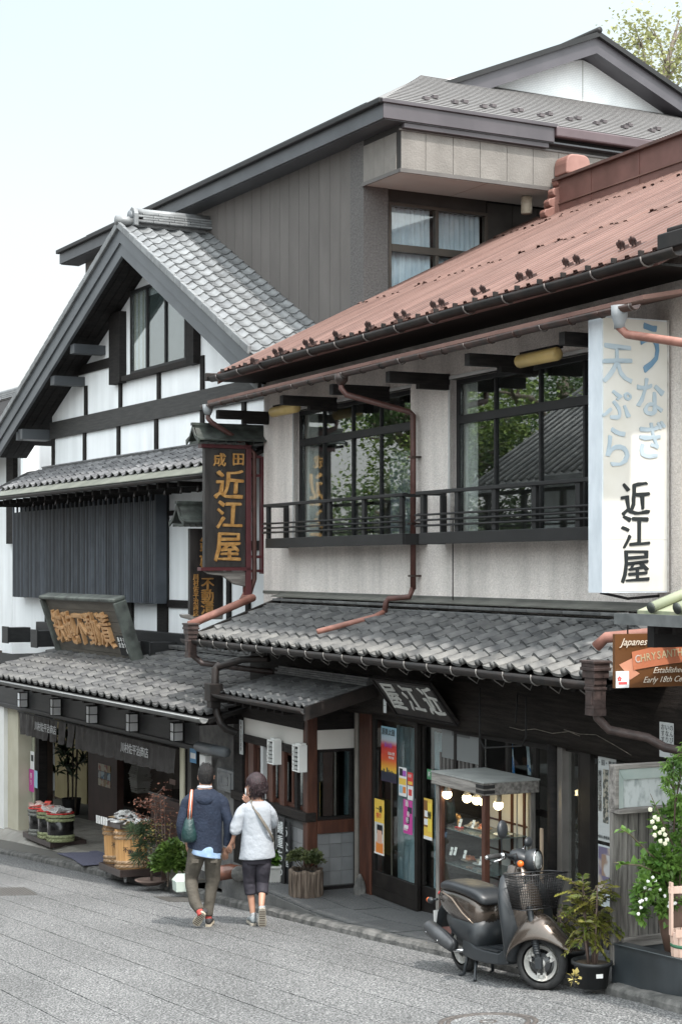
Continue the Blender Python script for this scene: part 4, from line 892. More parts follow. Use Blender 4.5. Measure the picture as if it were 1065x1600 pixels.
# timbers of the wall beside the lattice, and below it
zl1 = mz0 - .05
for pa, pb, za, zb_ in ((248, 257, 900, 745), (256, 264, 1000, 745), (74, 85, 1002, 930), (200, 210, 990, 940), (250, 258, 1000, 900)):
    x0, x1 = L.X(pa, UY), L.X(pb, UY); tim('wall_post', x0, x1, L.Z((pa + pb) / 2, za, UY), L.Z((pa + pb) / 2, zb_, UY), .05)
z_ = L.Z(290, 950, UY); tim('wall_rail', L.X(258, UY), L.X(320, UY), L.Z(290, 950, UY), L.Z(290, 938, UY)); tim('wall_rail', L.X(258, UY), L.X(320, UY), L.Z(280, 805, UY), L.Z(280, 797, UY))
for px in (360, 390): x = L.X(px, UY); tim('wall_post', x - .05, x + .05, 2.4, zE - .2, .045)
tim('wall_rail', L.X(350, UY), xw1, L.Z(400, 860, UY), L.Z(400, 845, UY))
BB = mat('charcoal_beam', (.014, .0145, .0155), (.022, .022, .023), 4, .55, .15, 30, st=(.6, 2, 6))
zg0, zg1 = L.Z(290, 1020, UY - .2), L.Z(290, 992, UY - .2)
box('sill_beam', BB, shop, L.X(58, UY - .1), xw1, UY - .12, UY - .002, zg0 - .05, zg1, bevel=.006)
for px, q in ((45, 0), (92, 0), (232, 0)):
    x0 = L.X(px - 17, 0.0); x1 = x0 + .36
# jutting beam ends
for pa, pb, pt, pb2 in ((5, 32, 980, 1003), (50, 76, 985, 1010), (222, 250, 1003, 1033)):
    x0, x1 = L.X(pa, .5), L.X(pa, .5) + .30; zt = L.Z(pa, pt, .5); z0 = L.Z(pa, pb2, .5)
    m = MB(); m.box(x0, x1, .5, UY - .13, z0, zt); m.box(x0 - .02, x1 + .02, .485, .51, z0 - .015, zt + .02); m.build('beam_end', BB, shop, bevel=.005)
# ---- lattice
LY = UY - .22; lxa, lxb = L.X(20, LY), L.X(244, LY); lzb = (L.Z(20, 931, LY) + L.Z(243, 945, LY)) / 2; lzm = (L.Z(22, 800, LY) + L.Z(243, 783, LY)) / 2; lzt = mz0 - .10
box('lattice_backing', mat('lattice_dark', (.012, .013, .015), None, rough=.9), shop, lxa + .01, lxb - .01, UY - .06, UY - .003, lzb + .02, lzt)
lat = MB(); lat.box(lxa, lxb, LY + .03, LY + .05, lzb + .02, lzb + .07); lat.box(lxa, lxb, LY + .03, LY + .05, lzm - .12, lzm - .08); lat.box(lxa, lxb, LY + .03, LY + .05, (lzb + lzm) / 2, (lzb + lzm) / 2 + .04)
lat.box(lxb - .03, lxb, LY - .01, UY - .05, lzb, lzt); lat = lat.build('lattice_frame', mat('blue_grey_slat', (.045, .052, .064), (.07, .08, .096), 3, .55, rnd=.5), shop)
sm1 = MB().box(0, .034, 0, .028, 0, lzm - lzb).mesh('slat', MATS['blue_grey_slat']); sm2 = MB().box(0, .034, 0, .028, 0, lzt - lzb).mesh('slat', MATS['blue_grey_slat'])
nsl = int((lxb - lxa) / .072)
for i in range(nsl):
    o = bpy.data.objects.new('slat', sm2 if i % 3 == 0 else sm1); col.objects.link(o); o.parent = lat; o.matrix_basis = Matrix.Translation((lxa + i * (lxb - lxa - .04) / (nsl - 1), LY, lzb + random.uniform(-.003, .003)))
# ---- lower tiled roof
nY0 = -1.0; nz0 = (L.Z(170, 1092, nY0) + L.Z(300, 1117, nY0)) / 2 + .02; SLN = math.atan(.25)
nx0 = L.X(-40, nY0); nx1 = 3.2
def np_(x, s, h=0): return Vector((x, nY0 + s * math.cos(SLN) - h * math.sin(SLN), nz0 + s * math.sin(SLN) + h * math.cos(SLN)))
Sn = (UY - .12 - nY0) / math.cos(SLN)
m = MB(); m.prism([np_(nx0, -.02, -.03), np_(nx1, -.02, -.03), np_(nx1, .46, -.03), np_(2.65, .48, -.03), np_(2.65, Sn, -.03), np_(nx0, Sn, -.03)], (0, 0, -.05)); lr = m.build('awning_roof', DW, shop)
TS = mat('shop_roof_tile', (.055, .055, .057), (.12, .118, .113), 6, .5, .25, 35, rnd=.26, spec=.6)
stl = tile_mesh('shop_pantile', .265, .275, TS, amp=.024, th=.024); ste = tile_mesh('shop_eave_pantile', .265, .275, TS, amp=.022, th=.032)
ncl = int((nx1 - nx0) / .265); tiles(lr, L, np_(nx0, 0, 0), (1, 0, 0), (0, math.cos(SLN), math.sin(SLN)), ncl, 8, .265, .236, stl, ste, .006, name='roof_tile', skip=lambda c, r: nx0 + c * .265 > 2.45 and r >= 2)
for k in range(2):
    x = nx0 + .1 * k
    while x < nx1: p = np_(x, Sn - .12, .05 + k * .03); MB().box(x + .003, x + .297, p.y, UY - .125, p.z, p.z + .028).build('ridge_tile', TS, lr, bevel=.004); x += .3
LG = mat('pale_edge_gutter', (.07, .07, .068), (.12, .12, .115), 5, .45)
halfgutter('awning_gutter', shop, [(nx0 + i * (nx1 - nx0) / 10, nY0 - .08, nz0 - .03) for i in range(11)], .055, LG)
m = MB(); m.tube([(nx0, nY0 - .14, nz0 - .025), (nx1, nY0 - .14, nz0 - .025)], .008, 6); m.build('gutter_bead', mat('pale_metal', (.30, .31, .31), None, rough=.4), shop)
for i in range(22):
    x = nx0 + .3 + i * .42
    if x < nx1 - .1: MB().box(x - .035, x + .035, nY0 + .02, -.05, nz0 - .14, nz0 - .07).build('rafter', DW, lr)
# fascia board
zf0 = (L.Z(60, 1117, 0) + L.Z(290, 1166, 0)) / 2; box('fascia_board', BB, shop, L.X(-30, 0), L.X(334, 0), -.05, .12, zf0, zf0 + .62, bevel=.01)
box('fascia_moulding', BB, shop, L.X(-30, 0), L.X(334, 0), -.075, -.052, zf0, zf0 + .07, bevel=.008)
box('ceiling_panel', DW, shop, -14.6, 1.9, .13, 4.2, zf0 + .50, zf0 + .56)
box('under_roof_wall', DW, shop, L.X(-30, 0), L.X(334, 0), .125, .2, zf0 + .1, zf0 + .70)
# shop front pillars and interior
CR = mat('cream_painted_wall', (.46, .43, .33), (.52, .49, .39), 3, .7)
fz = lambda x, y=.3: lz(x, -.5)
def fp(name, mt, pa, pb, y0, y1, z0, z1, **k):
    x0, x1 = L.X(pa, y0), L.X(pb, y0); return box(name, mt, shop, x0, x1, y0, y1, z0, z1, **k)
gl = lz(L.X(0, 0), 0) - .1
fp('white_pillar', WHITEM, -20, 6.5, -.02, .2, gl, zf0); fp('cream_pillar', CR, 9, 29, .05, .3, gl + .12, zf0); fp('brick_plinth', mat('red_plinth', (.16, .05, .035), (.2, .07, .05), 6, .7), 9, 29, .045, .3, gl - .1, gl + .12)
fp('pillar_gap', BLACK, 6.5, 9, .1, .2, gl, zf0)
fp('cream_door_post', mat('pale_yellow_post', (.60, .56, .42), (.66, .62, .48), 3, .6), 281, 287, -.05, .02, lz(L.X(284, 0), 0) - .02, zf0); fp('black_post', DW, 289, 291.5, -.03, .05, -.75, zf0); fp('dark_post', mat('grey_brown_post', (.06, .055, .05), (.08, .074, .068), 5, .7), 293, 299, -.02, .1, -.75, zf0); 
IW = mat('shop_dark_wood_wall', (.06, .04, .03), (.10, .07, .052), 4, .7); 
YBk = 3.6
box('back_wall', IW, shop, -14.5, 1.8, YBk, YBk + .1, -2.6, zf0 + .68)
box('left_wall', IW, shop, -14.6, -14.5, .2, YBk, -2.6, zf0 + .6)
box('right_wall', IW, shop, 1.7, 1.8, .2, YBk, -2, zf0 + .6)
xi = L.X(30, .3)
window(shop, L, L.X(31, .25), L.X(56, .25), lz(L.X(45, .2), .2) + .26, zf0 - .02, .25, vs=[], fw=.04, mt=mat('olive_frame', (.07, .065, .05), (.09, .08, .065), 4, .5), glass=GLASSC)
fp('panel_below_glass', mat('brown_panel', (.10, .07, .045), (.13, .09, .06), 4, .6), 31, 56, .25, .29, -2.3, lz(L.X(45, .2), .2) + .30)
box('glass_room_wall', mat('pale_green_wall', (.60, .58, .42), (.66, .64, .48), 3, .8), shop, L.X(20, 1), L.X(54, 1), 1.0, 1.05, -2.3, zf0)
fp('inner_post', DW, 57, 61, .25, .4, -2.3, zf0); fp('inner_post', IW, 63, 70, .6, .75, -2.3, zf0)
# back partition with yellow wall behind the palm
yy = 2.6; box('yellow_partition', mat('ochre_wall', (.27, .225, .12), (.32, .27, .155), 3, .9), shop, L.X(86, yy), L.X(136, yy), yy, yy + .05, -1.2, zf0 + .3)
dd = box('dado_boards', IW, shop, L.X(70, yy - .05), L.X(140, yy - .05), yy - .05, yy - .005, -2.2, -1.2)
for i in range(9): 
    x = L.X(72, yy - .08) + i * .27; box('dado_batten', DW, dd, x, x + .03, yy - .075, yy - .055, -2.1, -1.2)
px_ = L.X(138, 1.6); box('inner_pillar', mat('dark_red_pillar', (.05, .025, .02), (.07, .035, .028), 4, .6), shop, px_, L.X(183, 1.6), 1.6, 1.72, -1.9, zf0 + .6); box('pillar_base', CONC, shop, px_ - .05, L.X(183, 1.6) + .04, 1.55, 1.76, -2.0, -1.42 + .02)
PHT = [mat('photo_print_%s' % n, c1, c2, 6, .5, detail=2, lo=.45, hi=.5) for n, c1, c2 in (('red', (.3, .08, .05), (.5, .4, .3)), ('blue', (.05, .15, .25), (.4, .5, .55)), ('ochre', (.3, .2, .08), (.5, .45, .35)), ('grey', (.1, .1, .1), (.45, .45, .45)))]
for i in range(4):
    for j in range(3):
        x = L.X(153, 1.58) + i * .145; z = L.Z(160, 1205, 1.58) - j * .13; o = box('photo_card', PHT[(i * 2 + j * 3) % 4], shop, x, x + .13, 1.588, 1.598, z, z + .12)
# ------------------------------------------------------------ the brown three-storey house behind
back = thing('rear_building', 'tall brown sided house with white clad gable, rising behind the other two', 'building', L)
q_ = 1.088; zq = lambda z: (z - 3.46) * q_ + 3.46
BYW = 1.9; xc = L.X(571, BYW); zeave = zq(8.73)
xbl = L.X(134, BYW)
box('side_wall', mat('siding_joint', (.03, .028, .027), None, rough=.9), back, xbl, xc - .01, BYW + .012, BYW + .25, 2.5, zeave + .3)
x = L.X(549, BYW); k = 0
while x > xbl:
    x0 = max(x - .297, xbl); box('siding_board', SID, back, x0 + .003, x - .003, BYW - .004, BYW + .011, 2.6, zeave + .2, bevel=.003); x -= .30
box('corner_pilaster', RENDER_G, back, L.X(550, BYW), xc, BYW - .03, BYW + .27, 2.6, zeave + .1)
# viewer-facing wall, drawn in a turned frame: x' into the building, y' away from viewer
B = L.perp(xc); 
wx0 = B.X(607, 0); 
box('end_pilaster', RENDER_G, back, BYW + .271, B.X(606, .0), .0, .25, 2.6, zeave + .1, B)
y_w = .10
wz = lambda py: B.f(685, py, y_w)[1]
wl = B.X(607, y_w); wr = B.X(762, y_w); zt = wz(324) ; zl = wz(470)
mbb = MB(); mbb.box(wl, wr, y_w + .05, y_w + .2, 2.6, zl); mbb.box(wl, wr, y_w + .05, y_w + .2, zt, zeave + .1); mbb.build('end_wall', mat('dark_brown_wall', (.04, .036, .033), (.055, .05, .046), 4, .8), back, B)
WBF = mat('bronze_window_frame', (.055, .046, .038), (.075, .062, .05), 3, .5, metal=.2)
window(back, B, wl, wr, zl, zt, y_w, vs=[B.X(683, y_w)], hs=[(wz(394), .10)], fw=.045, mt=WBF, glass=GLASSC, bar=.05, dp=.09)
BC = mat('bluish_white_curtain', (.50, .58, .66), (.60, .67, .74), 4, .9)
for pa, pb in ((611, 680), (687, 758)): curtain(back, B, B.X(pa, y_w), B.X(pb, y_w), zl, zt - .03, y_w + .16, BC, 9, .028)
box('window_room_dark', BLACK, back, wl - .3, wr + 1.2, y_w + .3, y_w + .35, zl - .2, zt + .5, B)
for i in range(9):
    x0 = wr + .01 + i * .42; box('end_siding_board', MATS['dark_brown_wall'], back, x0, x0 + .413, y_w + .04, y_w + .1, 2.6, zq(8.01) + .0, B, bevel=.003)
# overhanging storey box
ov = .86 * q_; zb_ = zq(8.01); zt_b = zq(8.47); bx1 = 8.6
m = MB(); m.box(xc - .02, xc + ov, BYW - .025, bx1, zb_ + .02, zt_b + .2); m.build('overhang_core', MATS['siding_joint'], back)
i = 0; x0 = BYW - .03
while x0 < bx1:
    w = .41 if i else .36; box('overhang_panel', SIDL, back, x0 + .003, x0 + w - .003, -ov - .014, -ov - .001, zb_ + .03, zt_b, B, bevel=.003); x0 += w; i += 1
x0 = xc + .01
for w in (.27, .27, .29): box('overhang_panel', SIDL, back, x0 + .003, x0 + w - .003, BYW - .042, BYW - .027, zb_ + .03, zt_b, bevel=.003); x0 += w
box('overhang_soffit', SOFF, back, xc - .015, xc + ov - .02, BYW - .02, bx1, zb_ - .005, zb_ + .018)
for xx in (3.2, 4.6, 6.0): box('soffit_joint', mat('soffit_joint_grey', (.3, .27, .24), None), back, xc, xc + ov - .03, xx, xx + .01, zb_ - .007, zb_ - .0052)
m = MB(); m.box(xc - .02, xc + ov + .02, BYW - .05, BYW - .03, zb_ - .02, zb_ + .03); m.box(xc + ov - .0, xc + ov + .025, BYW - .05, bx1, zb_ - .02, zb_ + .028); m.box(xc + ov, xc + ov + .03, BYW - .06, bx1, zt_b, zt_b + .025); m.build('overhang_trim', mat('trim_dark_brown', (.08, .072, .067), (.10, .09, .084), 3, .5), back)
ltx = B.X(822, -.5); m = MB(); m.lathe([(.055, 0), (.075, .01), (.075, .22), (.05, .24)], (ltx, -.5, zb_ - .25), 14); m.build('soffit_lamp', mat('cream_glass_lamp', (.50, .46, .36), (.55, .5, .4), 3, .4), back, B)
# eaves fascia
EF = mat('plum_grey_fascia', (.052, .044, .050), (.070, .060, .067), 2, .45, streak=.08); EF2 = mat('slate_fascia', (.052, .055, .061), (.068, .072, .079), 2, .45, streak=.08)
ex_ = xc + ov + .11; ey_ = BYW - .33
xel = L.X(95, ey_)
m = MB(); m.box(xel, ex_, ey_ - .02, ey_ + .01, zeave - .19, zeave + .02); m.build('side_fascia', EF2, back)
m = MB(); m.box(xel - .02, ex_ + .02, ey_ - .09, ey_ - .02, zeave - .01, zeave + .06); m.build('side_gutter', MATS['slate_fascia'] if False else TRIM, back, bevel=.012)
box('side_soffit', EF2, back, xel, ex_, ey_ + .011, BYW + .02, zeave - .20, zeave - .18)
box('end_soffit', EF2, back, xc + .0, ex_, BYW + .02, bx1 + 1, zeave - .20, zeave - .18)
m = MB(); m.box(ex_ - .01, ex_ + .02, ey_ - .02, ey_ + 2.56, zeave - .19, zeave + .03); m.box(ex_ - .10, ex_ - .02, ey_ + .3, ey_ + 2.5, zt_b + .02, zeave - .18); m.box(ex_ + .021, ex_ + .05, ey_ - .05, ey_ + 2.59, zeave + .0, zeave + .045); m.build('end_fascia', EF, back, bevel=.006)
m = MB(); m.box(ex_ - .06, ex_ + .06, ey_ + 2.57, bx1 + 2, zeave - .12, zeave + .02); m.build('end_gutter', mat('plum_gutter', (.07, .045, .05), (.09, .06, .065), 3, .4), back, bevel=.02)
# shingled skirt roof rising to the white gable
kk_ = .45; s_top = 3.27
def bp_(s, t, dz=0): return Vector((ex_ - s, ey_ + t, zeave + .03 + kk_ * s + dz))
nb = 22; mb = MB(); lipmb = MB() 
for i in range(nb):
    s0 = s_top * i / nb; s1 = s_top * (i + 1) / nb; a0, a1 = 2.56 / 3.27 * s0 - .02, 2.56 / 3.27 * s1 - .02; T = 12
    mb.add([bp_(s0, a0, .016), bp_(s0, T, .016), bp_(s1 + .05, T, .0), bp_(s1 + .05, a1, .0), bp_(s0, a0, .012), bp_(s0, T, .012)], [(0, 1, 2, 3)])
    lipmb.add([bp_(s0 - .001, a0, .016), bp_(s0 - .001, T, .016), bp_(s0 - .001, a0, .003), bp_(s0 - .001, T, .003)], [(0, 1, 3, 2)])
SH = mat('grey_shingle', (.15, .145, .142), (.22, .215, .21), 12, .9, .4, 60, st=(1, 5, 1)); mb.build('shingle_courses', SH, back, L, kind='stuff'); lipmb.build('shingle_edges', mat('shingle_butt_edge', (.03, .027, .027), (.05, .045, .045), 8, .95), back, L, kind='stuff')
# street-side slope of the hip roof (out of sight beyond the eaves)
m = MB(); m.add([bp_(0, 0, 0), bp_(s_top, 2.56, 0), (xel, ey_ + 2.56, zeave + .03 + kk_ * s_top), (xel, ey_, zeave + .03)], [(0, 1, 2, 3)]); m.build('street_slope', SH, back, L)
SG = mat('dark_snow_guard', (.06, .05, .052), (.09, .075, .078), 8, .6); nsg = Vector((kk_, 0, 1)).normalized()
for a, b in ((190, 57), (220, 52), (290, 70), (323, 68), (388, 85), (420, 82), (494, 100), (513, 97), (585, 115), (613, 110), (683, 128), (711, 125), (776, 142), (800, 136), (872, 155), (888, 148), (965, 167), (984, 161)):
    p = L.pl(580 + a / 2.196, 130 + b / 2.196, bp_(0, 0, .02), (kk_, 0, 1)); m = MB(); m.box(p.x - .02, p.x + .012, p.y - .035, p.y + .035, p.z - .0, p.z + .04); m.box(p.x - .10, p.x - .02, p.y - .02, p.y + .02, p.z + .0, p.z + .055); m.build('snow_guard', SG, back)
# white gable
def gp(s, px, py): return L.pl(px, py, (ex_ - s, 0, 0), (1, 0, 0))
gA = gp(2.94, 931, 60); gL = gp(2.94, 690, 140); gR = gp(2.94, 1065, 152)
sl1 = (gA.z - gL.z) / (gA.y - gL.y); sl2 = (gA.z - gR.z) / (gR.y - gA.y); sl2 = sl1 = (sl1 + sl2) / 2; xg = ex_ - 3.30
def gz(y, dz): return gA.z + .06 - dz - sl1 * abs(y - gA.y)
yl = gL.y - .25; yr = gA.y * 2 - yl
WG = mat('white_embossed_cladding', (.70, .72, .73), (.78, .80, .80), 3, .6)
nt = WG.node_tree; br = nt.nodes.new('ShaderNodeTexBrick'); br.inputs['Scale'].default_value = 9.0; br.inputs['Mortar Size'].default_value = .02; br.inputs['Color1'].default_value = (1, 1, 1, 1); br.inputs['Color2'].default_value = (.9, .9, .9, 1); br.inputs['Mortar'].default_value = (.2, .2, .2, 1)
tcn = nt.nodes.new('ShaderNodeTexCoord'); mpn = nt.nodes.new('ShaderNodeMapping'); mpn.inputs['Rotation'].default_value = (R(90), 0, R(90)); nt.links.new(tcn.outputs['Object'], mpn.inputs[0])
sxp = nt.nodes.new('ShaderNodeSeparateXYZ'); cmb = nt.nodes.new('ShaderNodeCombineXYZ'); nt.links.new(tcn.outputs['Object'], sxp.inputs[0]); nt.links.new(sxp.outputs[1], cmb.inputs[0]); nt.links.new(sxp.outputs[2], cmb.inputs[1]); nt.links.new(cmb.outputs[0], br.inputs[0])
mxc = nt.nodes.new('ShaderNodeMix'); mxc.data_type = 'RGBA'; mxc.blend_type = 'MULTIPLY'; mxc.inputs['Factor'].default_value = .35
src = nt.nodes['Principled BSDF'].inputs['Base Color'].links[0].from_socket; nt.links.new(src, mxc.inputs['A']); nt.links.new(br.outputs[0], mxc.inputs['B']); nt.links.new(mxc.outputs['Result'], nt.nodes['Principled BSDF'].inputs['Base Color'])
m = MB(); zgb = zeave + kk_ * s_top - .1; m.prism([(xg, yl, zgb), (xg, gA.y, zgb), (xg, gA.y, gz(gA.y, .3)), (xg, yl, max(gz(yl, .3), zgb + .01))], (-.1, 0, 0)); m.prism([(xg, gA.y + .015, zgb), (xg, yr, zgb), (xg, yr, max(gz(yr, .3), zgb + .01)), (xg, gA.y + .015, gz(gA.y, .3))], (-.1, 0, 0)); m.build('gable_cladding', WG, back, L)
box('gable_joint', mat('joint_strip', (.35, .35, .34), None), back, xg - .02, xg + .004, gA.y, gA.y + .015, zgb, gz(gA.y, .3), L)
GB = mat('plum_barge', (.055, .050, .058), (.072, .066, .075), 2, .45, streak=.06)
for sgn, ye in ((-1, yl), (1, yr + 1.5)):
    for dz0, dz1, xo0, xo1, mt, nm in ((.02, .29, 2.96, 2.93, GB, 'white_gable_barge'), (-.03, .05, 2.93, 2.86, TRIM, 'gable_gutter_edge'), (.24, .27, 3.35, 2.97, GB, 'gable_soffit'), (.0, .10, 5.0, 2.97, SH, 'upper_roof_slope')):
        m = MB(); a, b = (ex_ - xo0), (ex_ - xo1); y0, y1 = gA.y, ye
        m.prism([(a, y0, gz(y0, dz0)), (a, y1, gz(y1, dz0)), (a, y1, gz(y1, dz1)), (a, y0, gz(y0, dz1))], (b - a, 0, 0)); m.build(nm, mt, back, L)
m = MB(); m.tube([(ex_ - 4.6, gA.y, gz(gA.y, -.05)), (ex_ - 2.85, gA.y, gz(gA.y, -.05))], .05, 8); m.build('ridge_capping', TRIM, back, L)
# ------------------------------------------------------------ neighbour at far left
nbr = thing('neighbour_house', 'narrow white house with grey tiled roof squeezed at the left edge beyond the shop', 'building', L.M @ Matrix.Translation((L.X(-60, 2), 2, -1.5)))
m = MB(); m.box(L.X(-140, 2.2), L.X(19, 2.2), 2.2, 2.4, -2.6, L.Z(5, 700, 2.2)); m.box(L.X(19, 2.2) - .1, L.X(19, 2.2), 2.4, 6, -2.6, L.Z(5, 700, 2.2)); m.build('white_wall', PLAST, nbr, L)
box('corner_post', DW, nbr, L.X(10, 2.1), L.X(21, 2.1), 2.1, 2.198, L.Z(15, 850, 2.2), L.Z(15, 715, 2.2), L)
z0 = L.Z(5, 695, 1.5); Sg = math.atan(.5); m = MB(); nl = -32.0; nr_ = L.X(60, 1.5)
m.prism([(nl, 1.4, z0 - .06), (nr_, 1.4, z0 - .06), (nr_, 6.2, z0 + 2.34), (nl, 6.2, z0 + 2.34)], (0, 0, -.08)); nrf = m.build('roof', DW, nbr, L)
tiles(nrf, L, (L.X(-70, 6.0), 1.4 + 1.07, z0 + .535), (1, 0, 0), (0, math.cos(Sg), math.sin(Sg)), 16, 17, .265, .24, LTM, None, .004, name='roof_tile')
m = MB(); 
for k in range(3): m.box(nl, nr_, 6.1, 6.3, z0 + 2.35 + k * .05, z0 + 2.39 + k * .05)
m.tube([(nl, 6.2, z0 + 2.54), (nr_, 6.2, z0 + 2.54)], .07, 8); m.build('ridge', TILEL, nrf, L)
box('low_white_extension', WHITEM, nbr, L.X(20, 2), L.X(80, 2), 2.3, 2.4, 2.2, L.Z(50, 710, 2.3), L)
# ------------------------------------------------------------ foliage helper, trees
def leafmat(name, c, c2, rough=.55):
    if name in MATS: return MATS[name]
    m = bpy.data.materials.new(name); m.use_nodes = True; nt = m.node_tree; b = _p(nt); b.inputs['Roughness'].default_value = rough
    tc = nt.nodes.new('ShaderNodeTexCoord'); n = nt.nodes.new('ShaderNodeTexNoise'); n.inputs['Scale'].default_value = 9; n.inputs['Detail'].default_value = 3; nt.links.new(tc.outputs['Object'], n.inputs[0])
    r = nt.nodes.new('ShaderNodeValToRGB'); r.color_ramp.elements[0].position = .36; r.color_ramp.elements[1].position = .64; r.color_ramp.elements[0].color = (*c, 1); r.color_ramp.elements[1].color = (*c2, 1)
    nt.links.new(n.outputs[0], r.inputs[0]); nt.links.new(r.outputs[0], b.inputs['Base Color'])
    tr = nt.nodes.new('ShaderNodeBsdfTranslucent'); nt.links.new(r.outputs[0], tr.inputs[0]); mx = nt.nodes.new('ShaderNodeMixShader'); mx.inputs[0].default_value = .3
    nt.links.new(b.outputs[0], mx.inputs[1]); nt.links.new(tr.outputs[0], mx.inputs[2]); nt.links.new(mx.outputs[0], nt.nodes['Material Output'].inputs[0]); MATS[name] = m; return m
BARK = mat('bark', (.09, .07, .055), (.16, .13, .10), 12, .9, .6, 30)
def leaf(mb, p, s, d=None, w=.45):
    if d is None: d = Vector((random.gauss(0, 1), random.gauss(0, 1), random.gauss(-.1, .6)))
    d = d.normalized(); a = d.cross(Vector((random.gauss(0, .4), random.gauss(0, .4), 1))).normalized() * s * w; p = Vector(p); n = d.cross(a).normalized() * s * .12
    mb.add([p, p + d * s * .45 + a - n, p + d * s, p + d * s * .45 - a - n], [(0, 1, 2), (0, 2, 3)])
def tree(label, base, h, r, lm, nleaf, ls, group=None, gaps=0.0):
    t = thing('tree', label, 'tree', base, group); b = Vector(base); I4 = Matrix.Identity(4)
    m = MB(); tips = []
    top = b + Vector((random.uniform(-.2, .2), random.uniform(-.2, .2), h * .75)); m.tube([b, b.lerp(top, .5) + Vector((.1, 0, 0)), top], [h * .028, h * .02, h * .006], 8)
    for i in range(14):
        s = b.lerp(top, random.uniform(.35, 1)); a = random.uniform(0, 6.28); l = r * random.uniform(.6, 1)
        e = s + Vector((math.cos(a) * l, math.sin(a) * l, random.uniform(.2, .6) * l)); mid = s.lerp(e, .5) + Vector((0, 0, l * .1)); m.tube([s, mid, e], [h * .010, h * .006, h * .002], 5); tips += [mid, e, s.lerp(e, .8)]
        for q in range(3):
            e2 = e.lerp(s, random.uniform(0, .5)) + Vector((random.uniform(-1, 1), random.uniform(-1, 1), random.uniform(-.2, .8))) * l * .4; m.tube([e.lerp(s, .3), e2], [h * .004, h * .001], 4); tips.append(e2)
    m.build('trunk', BARK, t, I4)
    m = MB(); cl = []
    for q in tips: cl.append((q, r * random.uniform(.16, .34)))
    for i in range(nleaf):
        c, cr = random.choice(cl); v = Vector((random.gauss(0, 1), random.gauss(0, 1), random.gauss(0, .7))); v = v.normalized() * cr * random.uniform(.3, 1.0) ** .5; leaf(m, c + v, ls * random.uniform(.6, 1.3))
    m.build('crown', lm, t, I4); return t
LG1 = leafmat('fresh_leaf', (.09, .15, .03), (.26, .33, .08)); LG2 = leafmat('deep_leaf', (.025, .055, .015), (.07, .12, .03)); LG3 = leafmat('pale_spring_leaf', (.20, .22, .09), (.36, .36, .16))
def Op(x, y, z=0): return O.M @ Vector((x, y, z))
for i, (x, y, h, r, lm, lab) in enumerate(((-17.5, -11.5, 11, 3.0, LG1, 'bright green tree across the street, seen only mirrored in the inn windows, nearest one'), (-21, -10, 12, 3.2, LG2, 'deep green tree across the street, mirrored in the left balcony window'), (-25, -12.5, 13, 3.6, LG1, 'tallest bright green tree across the street mirrored in the inn windows'), (-22.5, -15, 14, 3.6, LG2, 'deep green tree standing behind the others across the street'))):
    p = Op(x, y); p.z = G(p.x, p.y) - .05; tree(lab, p, h, r, lm, 14000, .11, 'trees across the street')
# tree top right, behind the brown house
tb = Vector((5.9, 31.5, -2.5)); t = thing('tree', 'sparse spring tree with pale yellow-green leaves behind the white gable', 'tree', tb); I4 = Matrix.Identity(4)
def wp(px, py, Y): return Vector(((px - 532.5) / FOC * Y, Y, CZ + (HZ - py) / FOC * Y))
m = MB(); YT = 31.5; m.tube([tb, wp(1045, 560, YT), wp(1030, 230, YT), wp(1034, 130, YT), wp(1052, 60, YT), wp(1060, 30, YT)], [.2, .17, .09, .06, .035, .01], 8); tips = []
for s_, e_ in (((1031, 215), (1010, 150)), ((1033, 150), (1012, 95)), ((1035, 120), (1065, 85)), ((1030, 230), (990, 140)), ((1030, 210), (1062, 120)), ((1012, 150), (985, 110)), ((1031, 175), (1048, 95)), ((1040, 100), (1018, 45)), ((1033, 140), (1090, 60)), ((1010, 120), (1000, 60)), ((1045, 80), (1075, 40)), ((1031, 190), (1000, 165)), ((1031, 215), (1075, 180))):
    a, b = wp(*s_, YT), wp(*e_, YT + random.uniform(-1.2, 1.2)); m.tube([a, a.lerp(b, .5) + Vector((0, 0, .1)), b], [.035, .022, .006], 5); tips += [b, a.lerp(b, .6), a.lerp(b, .8)]
    for q in range(5): c = b + Vector((random.uniform(-.45, .45), random.uniform(-.5, .5), random.uniform(-.3, .4))); m.tube([a.lerp(b, .75), c], [.012, .003], 4); tips.append(c)
m.build('trunk', mat('pale_bark', (.16, .13, .11), (.26, .22, .19), 12, .9), t, I4)
m = MB()
for i in range(3400):
    c = random.choice(tips); v = Vector((random.gauss(0, .17), random.gauss(0, .2), random.gauss(0, .13))); leaf(m, c + v, random.uniform(.05, .10))
m.build('crown', LG3, t, I4)
# house across the street (mirrored in the right balcony window)
oh = thing('opposite_house', 'white walled house with long grey tiled roof across the street, mirrored in the inn windows', 'building', O.M @ Matrix.Translation((-12, -9, -1)))
m = MB(); m.box(-15.0, -6.0, -14, -9.2, -1.5, 5.3); m.build('wall', mat('opposite_wall', (.5, .52, .52), (.58, .6, .6), 2, .9), oh, O)
m = MB(); m.prism([(-15.8, -8.2, 5.1), (-5.2, -8.2, 5.1), (-5.2, -11.6, 7.4), (-15.8, -11.6, 7.4)], (0, 0, -.1)); m.prism([(-15.8, -11.6, 7.4), (-5.2, -11.6, 7.4), (-5.2, -15, 5.1), (-15.8, -15, 5.1)], (0, 0, -.1)); orf = m.build('roof', TILE, oh, O)
for i in range(38):
    x = -15.7 + i * .28; MB().tube([(x, -8.18, 5.16), (x, -11.6, 7.46)], .045, 6).build('tile_roll', TILE, orf, O)
